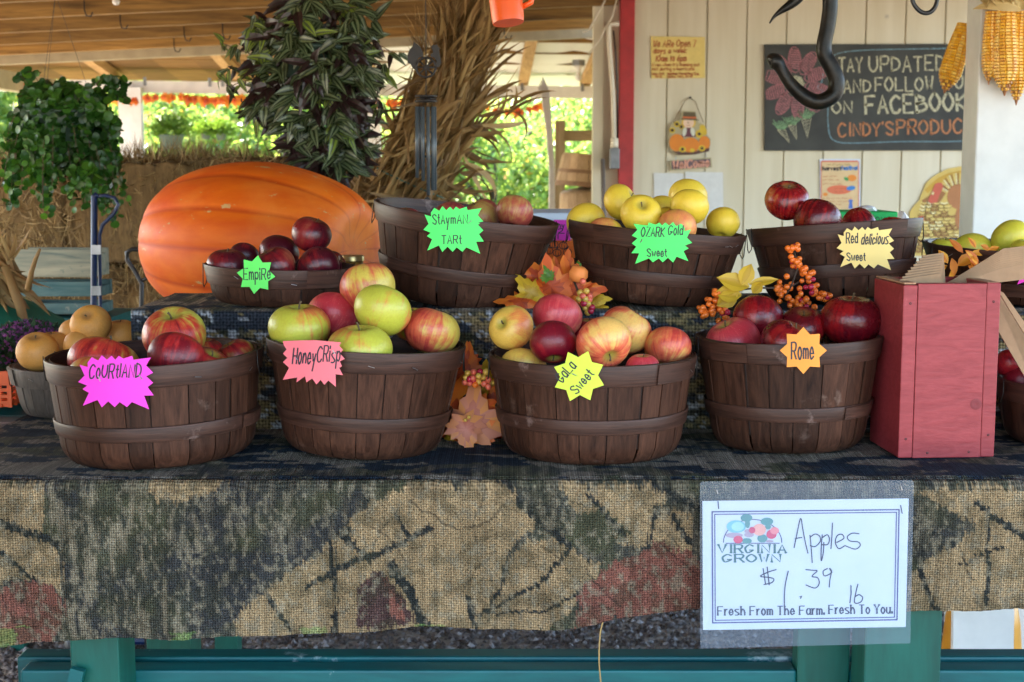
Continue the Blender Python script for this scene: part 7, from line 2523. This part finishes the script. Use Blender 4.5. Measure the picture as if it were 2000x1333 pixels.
lay(sc, 'hat', [[(1333, 231), (1335, 219), (1358, 220), (1360, 232), (1366, 236), (1328, 234)]], (.11, .08, .035), .0157)
lay(sc, 'hat_band', [[(1334, 228), (1359, 229), (1359.5, 232), (1333.5, 231)]], (.62, .13, .03), .0161)
lay(sc, 'jacket', [[(1337, 250), (1353, 250), (1360, 268), (1330, 268)]], (.13, .035, .05), .0157)
lay(sc, 'lapel', [ell(1337, 258, 4, 9, 12, .2), ell(1353, 258, 4, 9, 12, -.2)], (.62, .62, .50), .0161)
lay(sc, 'painted_pumpkin', [ell(1322, 279, 15, 17, 20), ell(1376, 280, 11, 14, 18), ell(1349, 284, 17, 15, 20)], (.70, .22, .02), .0165)
lay(sc, 'base_dark_board', [[(1312, 296), (1350, 298), (1386, 289), (1385, 296), (1358, 302), (1326, 303)]], (.10, .045, .03), .0170)  # dark strip across the foot of the plaque
lay(sc, 'lower_sunflower', [ell(1333, 292, 7, 6, 12), ell(1371, 290, 7, 6, 12), ell(1352, 294, 5, 4, 10)], (.66, .45, .03), .0174)
lay(sc, 'flower_centre', [ell(x, y, 3.2, 3.2, 10) for x, y in ((1313, 255), (1322, 243), (1331, 248), (1366, 262), (1333, 292), (1371, 290))], (.05, .03, .015), .0179)
lay(sc, 'nose', [ell(1344, 240, 1.3, 1.3, 8)], (.12, .05, .02), .0157)
ink(sc, 'smile', [('-', 1341, 248, 7, 5)], M['ink_red'], off=.0158, pen=.9)
b = MB()
b.tube([W(1320, 303, .012), W(1320, 316, .012)], .0018, 5)
b.tube([W(1379, 298, .012), W(1379, 310, .012)], .0018, 5)
b.build('link_wire', M['steel'], sc, True, True)
b = MB()
b.prism([W(x, y, .014) for x, y in ((1308, 314), (1389, 308), (1391, 328), (1310, 334))], (0, .008, 0))
b.build('welcome_board', flatm('plaque edge', (.42, .36, .20)), sc, False, True)
lay(sc, 'welcome_field', [[(1311, 316), (1387, 310.5), (1388, 326), (1312, 331.5)]], (.13, .085, .095), .0146)
ink(sc, 'welcome_lettering', [('WelCome', 1315, 330, 70, 15, dict(angle=.07))], flatm('rose lettering', (.68, .32, .22)), off=.0152, pen=3.0, slant=.1)

# blank white sheets
ws = thing('paper_sheet', 'pair of blank white sheets stuck low on the wall behind the Ozark Gold apples', 'paper', W(1345, 380))
for i, (x0_, x1_, y0_) in enumerate(((1277, 1335, 338), (1338, 1412, 336))):
    b = MB()
    b.prism([W(x, y, .0035 + .0006 * i) for x, y in ((x0_, y0_), (x1_, y0_ + 1), (x1_ + 1, 425), (x0_ + 1, 425))], (0, .001, 0))
    b.build('sheet', flatm('aged white sheet', (.66, .66, .63)), ws, False, True)

# chalkboard
cb_ = thing('chalkboard', 'dark chalkboard with a pink flower, three carrots and chalk lettering on the white wall', 'chalkboard', W(1690, 190))
b = MB()
b.prism([W(x, y, .012) for x, y in ((1493, 87), (1930, 86), (1930, 294), (1493, 295))], (0, .010, 0))
bevel(b.build('board', M['chalk_board'], cb_, False, True), .002)
OFF = .0126
for l_ in ([('STAY', 1622, 141, 62, 27)], [('UPDATED', 1698, 140, 146, 29), ], [('AND', 1648, 181, 52, 25)], [('FOLLOW', 1710, 178, 112, 26)], [('US', 1866, 172, 34, 24)], [('ON', 1626, 221, 38, 22)]):
    ink(cb_, 'cream_chalk_lettering', l_, M['chalk_cream'], OFF, pen=3.0, jit=1.3, angle=.012)
ink(cb_, 'large_chalk_lettering', [('FACEBOOK', 1691, 222, 196, 34)], M['chalk_cream'], OFF, pen=4.6, jit=1.2, angle=.03)
ink(cb_, 'orange_chalk_lettering', [("CINDY'S", 1638, 266, 106, 25), ('PRODUCE', 1752, 262, 148, 27)], M['chalk_orange'], OFF, pen=3.3, jit=1.2, angle=.012)
b = MB()
BL = [(1935, 94), (1850, 95), (1740, 97), (1680, 99), (1640, 104), (1622, 115), (1610, 135), (1605, 160), (1596, 172), (1606, 178), (1616, 200), (1617, 235), (1620, 262), (1630, 275), (1660, 280), (1760, 277), (1850, 277), (1935, 274)]
ribbon(b, [p[:2] for p in cat(BL, 5)], 2.0, W, OFF)
b.build('blue_chalk_border', M['chalk_blue'], cb_, False, True)
for k in range(10):
    a = 2 * math.pi * k / 10 + .25
    cx, cy = 1555 + 43 * math.cos(a), 163 + 46 * math.sin(a)
    el = ell(cx, cy, 25, 12, 22, a)
    el = [(x, y) for x, y in el if x > 1495 and y > 89]
    if len(el) < 12:
        continue
    b = MB()
    ribbon(b, el + [el[0]], 1.9, W, OFF)
    for j in range(9):
        u = -18 + 4.4 * j
        h_ = 11 * math.sqrt(max(0, 1 - (u / 25) ** 2)) * .9
        q0 = (cx + u * math.cos(a) - h_ * math.sin(a), cy + u * math.sin(a) + h_ * math.cos(a))
        q1 = (cx + (u + 3) * math.cos(a) + h_ * math.sin(a), cy + (u + 3) * math.sin(a) - h_ * math.cos(a))
        if min(q0[0], q1[0]) > 1496:
            ribbon(b, [q0, q1], 2.6, W, OFF + .0001)
    b.build('chalk_petal', M['chalk_pink'], cb_, False, True)
b = MB()
pts = []
for k in range(50):
    pts.append((1556 + 15 * math.cos(k * .9) * (1 - k / 70), 163 + 16 * math.sin(k * .9) * (1 - k / 70)))
ribbon(b, pts, 1.8, W, OFF + .0002)
b.build('chalk_flower_centre', M['chalk_cream'], cb_, False, True)
for (tx, ty, bx_, by_, w_) in ((1526, 253, 1543, 280, 7), (1547, 244, 1557, 274, 7), (1575, 232, 1577, 270, 9)):
    b = MB()
    ribbon(b, [(tx - w_, ty + 2), (bx_, by_), (tx + w_, ty - 1), (tx - w_, ty + 2)], 1.6, W, OFF)
    for j in range(6):
        u = j / 6
        cx, cy, ww = tx + (bx_ - tx) * u, ty + (by_ - ty) * u, w_ * (1 - u)
        ribbon(b, [(cx - ww, cy + 1), (cx + ww * .8, cy - 4), (cx - ww * .4, cy + 3)], 1.2, W, OFF)
    b.build('chalk_carrot', M['chalk_cream'], cb_, False, True)
    b = MB()
    for j in range(9):
        a = -1.57 + (j - 4) * .19
        l = rnd.uniform(14, 22)
        ribbon(b, [(tx + (j - 4) * 1.3, ty), (tx + (j - 4) * 1.3 + l * math.cos(a), ty + l * math.sin(a))], 1.9, W, OFF + .0001)
    b.build('chalk_carrot_top', M['chalk_green'], cb_, False, True)

# harvest flyer
fl = thing('flyer', 'harvest festival flyer with a red border, on the wall above the Red delicious apples', 'flyer', W(1641, 380))
b = MB()
b.prism([W(x, y, .0035) for x, y in ((1601, 311), (1680, 311), (1681, 420), (1602, 420))], (0, .001, 0))
b.build('sheet', M['paper'], fl, False, True)
lay(fl, 'red_border', [[(1603, 316), (1606, 314), (1675, 314), (1678, 317), (1678, 416), (1603, 416)]], (.62, .13, .07), .0041)
lay(fl, 'ochre_field', [[(1605, 317), (1676, 317), (1676, 414), (1605, 414)]], (.66, .47, .24), .0046)
ink(fl, 'dark_lettering', [('harvest', 1607, 333, 35, 7)], M['ink_black'], .0052, pen=1.9)
ink(fl, 'blue_lettering', [('festival', 1643, 332, 31, 7)], flatm('festival blue', (.03, .20, .55)), .0052, pen=1.9)
scribble(fl, 'olive_script', [(1615, 1664, 323)], flatm('olive ink', (.32, .22, .05)), .0052, 1.3, 3, 3)
scribble(fl, 'red_print', [(1607, 1628, 345), (1607, 1632, 352), (1607, 1645, 360), (1607, 1652, 388), (1607, 1652, 394), (1607, 1640, 400)], M['ink_red'], .0052, .9, 5, 1.2)
lay(fl, 'red_oval', [ell(1639, 371, 24, 9, 24)], (.68, .16, .07), .0050)
scribble(fl, 'oval_print', [(1630, 1650, 369), (1630, 1648, 375)], M['ink_red'], .0056, .9, 8, 1)
lay(fl, 'blue_patch', [ell(1662, 368, 9, 4.5, 16, -.15)], (.04, .20, .52), .0056)
lay(fl, 'printed_pumpkin', [ell(1664, 348, 9, 6.5, 16), ell(1612, 380, 5, 3.5, 12)], (.75, .25, .03), .0050)
lay(fl, 'printed_leaf', [ell(1653, 350, 5, 3.5, 10, .5)], (.05, .30, .08), .0054)
lay(fl, 'printed_figure', [[(1657, 408), (1659, 395), (1656, 393), (1660, 390), (1663, 390), (1667, 393), (1664, 395), (1666, 408)]], (.06, .15, .48), .0050)
lay(fl, 'printed_head', [ell(1661.5, 388, 2.4, 2.4, 8)], (.66, .33, .2), .0050)

# turkey cut-out
tk = thing('turkey_cutout', 'large printed paper turkey with yellow feathers, on the wall beside the white post', 'paper turkey', W(1840, 410))
TKO = [(1900, 324), (1872, 326), (1850, 330), (1835, 338), (1823, 345), (1808, 358), (1803, 372), (1800, 378), (1795, 392), (1785, 402), (1777, 414), (1776, 425), (1768, 440), (1764, 470), (1770, 500), (1900, 500)]
b = MB()
b.prism([W(x, y, .0045) for x, y in TKO], (0, .001, 0))
b.build('paper', flatm('turkey straw', (.60, .42, .10)), tk, False, True)
lay(tk, 'outer_feathers', [[(1900, 333), (1874, 334), (1850, 339), (1832, 348), (1815, 362), (1806, 372), (1812, 378), (1830, 362), (1860, 352), (1900, 348)]], (.52, .30, .03), .0051)
lay(tk, 'tail_feathers', [[(1900, 350), (1862, 354), (1838, 364), (1822, 378), (1800, 392), (1806, 400), (1830, 402), (1838, 392), (1850, 374), (1872, 366), (1900, 366)]], (.30, .13, .03), .0055)
lay(tk, 'wing', [ell(1872, 385, 22, 24, 20), ell(1880, 420, 14, 30, 18, .2)], (.40, .16, .05), .0058)
rr = random.Random(4)
bl = [MB(), MB(), MB()]
for j in range(16):
    y = 396 + 6.2 * j
    xa, xb_ = 1800 - j * 1.6, 1842 + j * 2.6
    x = xa
    while x < min(xb_, 1895):
        w_ = rr.uniform(10, 16)
        pts = [(x + w_ * i / 5, y + 2.4 * math.sin(math.pi * i / 5) + rr.uniform(-.5, .5)) for i in range(6)]
        ribbon(bl[rr.choice((0, 0, 1, 2))], pts, 2.6, W, .0064)
        ribbon(bl[2], [(px_, py_ + 2.6) for px_, py_ in pts], 1.3, W, .0065)
        x += w_ * .95
for k in range(24):
    a = -2.8 + k * .11
    ribbon(bl[k % 3], [(1872 + 24 * math.cos(a), 385 + 26 * math.sin(a)), (1872 + 40 * math.cos(a), 385 + 46 * math.sin(a))], 2.2, W, .0062)
for i, (nm, c) in enumerate((('breast_feathers', (.72, .55, .16)), ('pale_feathers', (.78, .70, .36)), ('feather_pattern', (.26, .12, .03)))):
    bl[i].build(nm, flatm(nm, c), tk, False, True)
lay(tk, 'head', [[(1812, 392), (1818, 380), (1826, 360), (1832, 357), (1840, 358), (1842, 366), (1836, 380), (1830, 396), (1818, 398)]], (.52, .10, .05), .0068)
lay(tk, 'wattle', [[(1788, 440), (1792, 426), (1802, 421), (1806, 428), (1796, 446)]], (.48, .10, .05), .0068)
lay(tk, 'eye', [ell(1822, 378, 2.2, 3.2, 10, .4)], (.75, .65, .3), .0072)

# green carton and white bags behind the Red delicious basket
gc = thing('green_carton', 'green carton with dark scribbled lettering behind the Red delicious basket', 'carton', at(1700, 430, 3.0))
q0, q1 = at(1630, 455, 3.0), at(1754, 414, 3.0)
b = MB()
b.box(q0.x, q1.x, 3.0, 3.16, BZ + .001, q1.z)
bevel(b.build('carton_body', flatm('vivid green', (.0, .36, .07)), gc, False, True), .003)
b = MB()
write(b, 'love', 1706, 434, 34, 14, plane(2.9985), 0.0004, pen=1.5)
b.build('lettering', flatm('dark green ink', (.0, .10, .03)), gc, False, True)
for (lab, poly, Y) in (('white crumpled plastic bag peeping up beside the turkey cut-out', [(1752, 462), (1758, 432), (1766, 414), (1774, 424), (1786, 448), (1792, 465)], 2.78), ('white crumpled plastic bag lying on the green carton', [(1677, 417), (1686, 405), (1696, 401), (1708, 404), (1714, 413), (1716, 418)], 3.06)):
    b = MB()
    pts = [at(x, y, Y) for x, y in poly]
    cc = sum(pts, Vector()) / len(pts)
    n = len(pts)
    vs = pts + [p + Vector((rnd.uniform(-.006, .006), .035, rnd.uniform(-.004, .004))) for p in pts] + [cc + Vector((0, -.015, .004)), cc + Vector((.004, .05, .002))]
    fs = [(i, (i + 1) % n, 2 * n) for i in range(n)] + [((i + 1) % n + n, i + n, 2 * n + 1) for i in range(n)] + [(i, i + n, (i + 1) % n + n, (i + 1) % n) for i in range(n)]
    b.add(vs, fs)
    o = b.build('plastic_bag', flatm('white film', (.72, .72, .76), .35))
    tag(o, lab, 'plastic bag')

# ------------------------------------------------------------------ back yard: fence, old bushel baskets, canes, shovel
fe = thing('wooden_fence', 'weathered wooden post and rail fence at the back of the shed', 'fence', (at(1094, 300, 10.4).x, 10.4, 0))
M['fence_wood'] = m_wood('weathered fence wood', (.20, .14, .07), (.36, .28, .16), (30, 30, 3), .8, True, .2)
M['fence_rail'] = m_wood('weathered rail wood', (.20, .14, .07), (.36, .28, .16), (3, 30, 30), .8, True, .2)
q = at(1094, 236, 10.4)
b = MB()
b.box(q.x - .036, q.x + .036, 10.36, 10.44, 0, q.z)
b.build('post', M['fence_wood'], fe, False, True)
for (y0_, y1_) in ((255, 276), (335, 352)):
    za_, zb2 = at(1100, y1_, 10.4).z, at(1100, y0_, 10.4).z
    b = MB()
    b.box(q.x + .0365, q.x + 1.2, 10.385, 10.42, za_, zb2)
    b.build('rail', M['fence_rail'], fe, False, True)
Ybk = 9.7
def old_basket(label, px, py, z, tilt):
    X = at(px, py, Ybk).x
    return make_basket('bushel_basket', label, X, Ybk, z, .17, .135, .22, tilt, 14, ('bare_basket', 'bare_hoop'), 0, .55, 'old bushel baskets by the fence', int(px))
zt_ = at(1130, 300, Ybk).z
old_basket('uppermost bare wooden bushel basket stacked upside down by the fence', 1138, 330, zt_, (R(180), R(4), 0))
old_basket('bare wooden bushel basket under the uppermost one, tipped toward the shed', 1132, 385, zt_ - .24, (R(186), R(-8), 0))
cs_ = thing('produce_bin', 'plain wooden bin carrying the old bushel baskets by the fence', 'bin', (at(1140, 500, Ybk).x, Ybk, 0))
b = MB()
X = at(1140, 500, Ybk).x
for k in range(8):
    z0_ = .02 + k * (zt_ - .46 - .03) / 8
    b.box(X - .25, X + .25, Ybk - .22, Ybk - .2, z0_, z0_ + (zt_ - .49) / 8 * .88, rnd.random())
b.build('front_slats', M['fence_rail'], cs_, False, True)
b = MB()
b.box(X - .25, X + .25, Ybk - .199, Ybk + .2, zt_ - .49, zt_ - .475)
b.build('lid', M['fence_rail'], cs_, False, True)
for sx_ in (-.23, .23):
    for yy_ in (-.18, .18):
        b = MB()
        b.box(X + sx_ - .02, X + sx_ + .02, Ybk + yy_ - .019, Ybk + yy_ + .019, 0, zt_ - .491)
        b.build('leg', M['fence_wood'], cs_, False, True)
cn = thing('cane_bundle', 'thin bundle of pale bleached canes leaning upright beside the fence post', 'canes', (at(1078, 800, 8.2).x, 8.2, 0))
for k in range(7):
    b = MB()
    o_ = (k - 3) * 2.0
    pts = [at(1078 + o_ * .6, 440, 8.2 + .01 * (k % 3)), at(1078 + o_ * .5, 330, 8.2), at(1072 + o_ * .6, 250, 8.2), at(1066 + o_, 190, 8.2), at(1060 + o_ * 1.5, 152 + abs(o_) * 3, 8.2)]
    pts = [Vector((pts[0].x, pts[0].y, 0.0))] + pts
    b.tube(pts, [.010, .010, .009, .009, .008, .004], 5)
    b.build('cane', flatm('bleached cane', (.62, .58, .52)), cn, True, True)
sh = thing('shovel', 'rusty shovel leaning handle up against the end of the white wall', 'shovel', (at(1178, 800, 7.0).x, 7.0, 0))
b = MB()
pa, pb = at(1177, 311, 7.02), at(1183, 600, 6.9)
b.tube([pa, pa.lerp(pb, .5), pb], .011, 8)
b.build('handle', flatm('old grey handle', (.16, .13, .11)), sh, True, True)
b = MB()
b.lathe([(.001, 0), (.06, .05), (.09, .16), (.085, .28), (.02, .31), (.015, .42)], 12, Matrix.Translation((pb.x, pb.y, 0.001)) @ Matrix.Diagonal((1, .25, (pb.z + .04) / .42, 1)))
b.build('blade', M['rust'], sh, True, True)

# ------------------------------------------------------------------ low right: white board in front of an orange tub, and a loose fibre
ob = thing('orange_tub', 'round orange tub standing on the gravel behind the green table shelf', 'tub', at(1920, 1250, 3.3))
ob.location.z = 0
q0, q1 = at(1843, 1272, 3.3), at(1990, 1272, 3.3)
rt_ = (q1.x - q0.x) / 2 * 1.04
ht_ = at(1920, 1150, 3.3).z
ob.location.x = (q0.x + q1.x) / 2
b = MB()
b.lathe([(.001, .001), (rt_ * 1.08, .001), (rt_ * 1.02, ht_ * .5), (rt_ * .92, ht_ * .8), (rt_ * .75, ht_ * 1.0), (.001, ht_)], 40)
b.build('tub_wall', flatm('orange glaze', (.62, .26, .01), .4), ob, True)
wb = thing('white_board', 'small white painted board leaning on the orange tub under the table', 'board', at(1917, 1270, 3.1))
wb.location.z = 0
b = MB()
Yb2 = 3.3 - rt_ * 1.08 - .03
b.prism([at(x, y, Yb2) for x, y in ((1863, 1150), (1978, 1150), (1981, 1196), (1981, 1400), (1863, 1400))], (0, .018, 0))
zlow = min(v_[2] for v_ in b.v)
b.v = [(x, y, z if z > zlow + .001 else 0.001) for x, y, z in b.v]
b.build('panel', M['white_paint'], wb, False, True)
fb_ = MB()
fp = [(1178, 1212), (1172, 1240), (1170, 1290), (1174, 1340)]
fb_.tube([at(x, y, 1.985) for x, y in cat(fp, 4)], .0012, 5)
o = fb_.build('loose_fibre', M['straw'], None, True)
tag(o, 'single pale fibre trailing down from the cloth hem beside the red print', 'fibre')
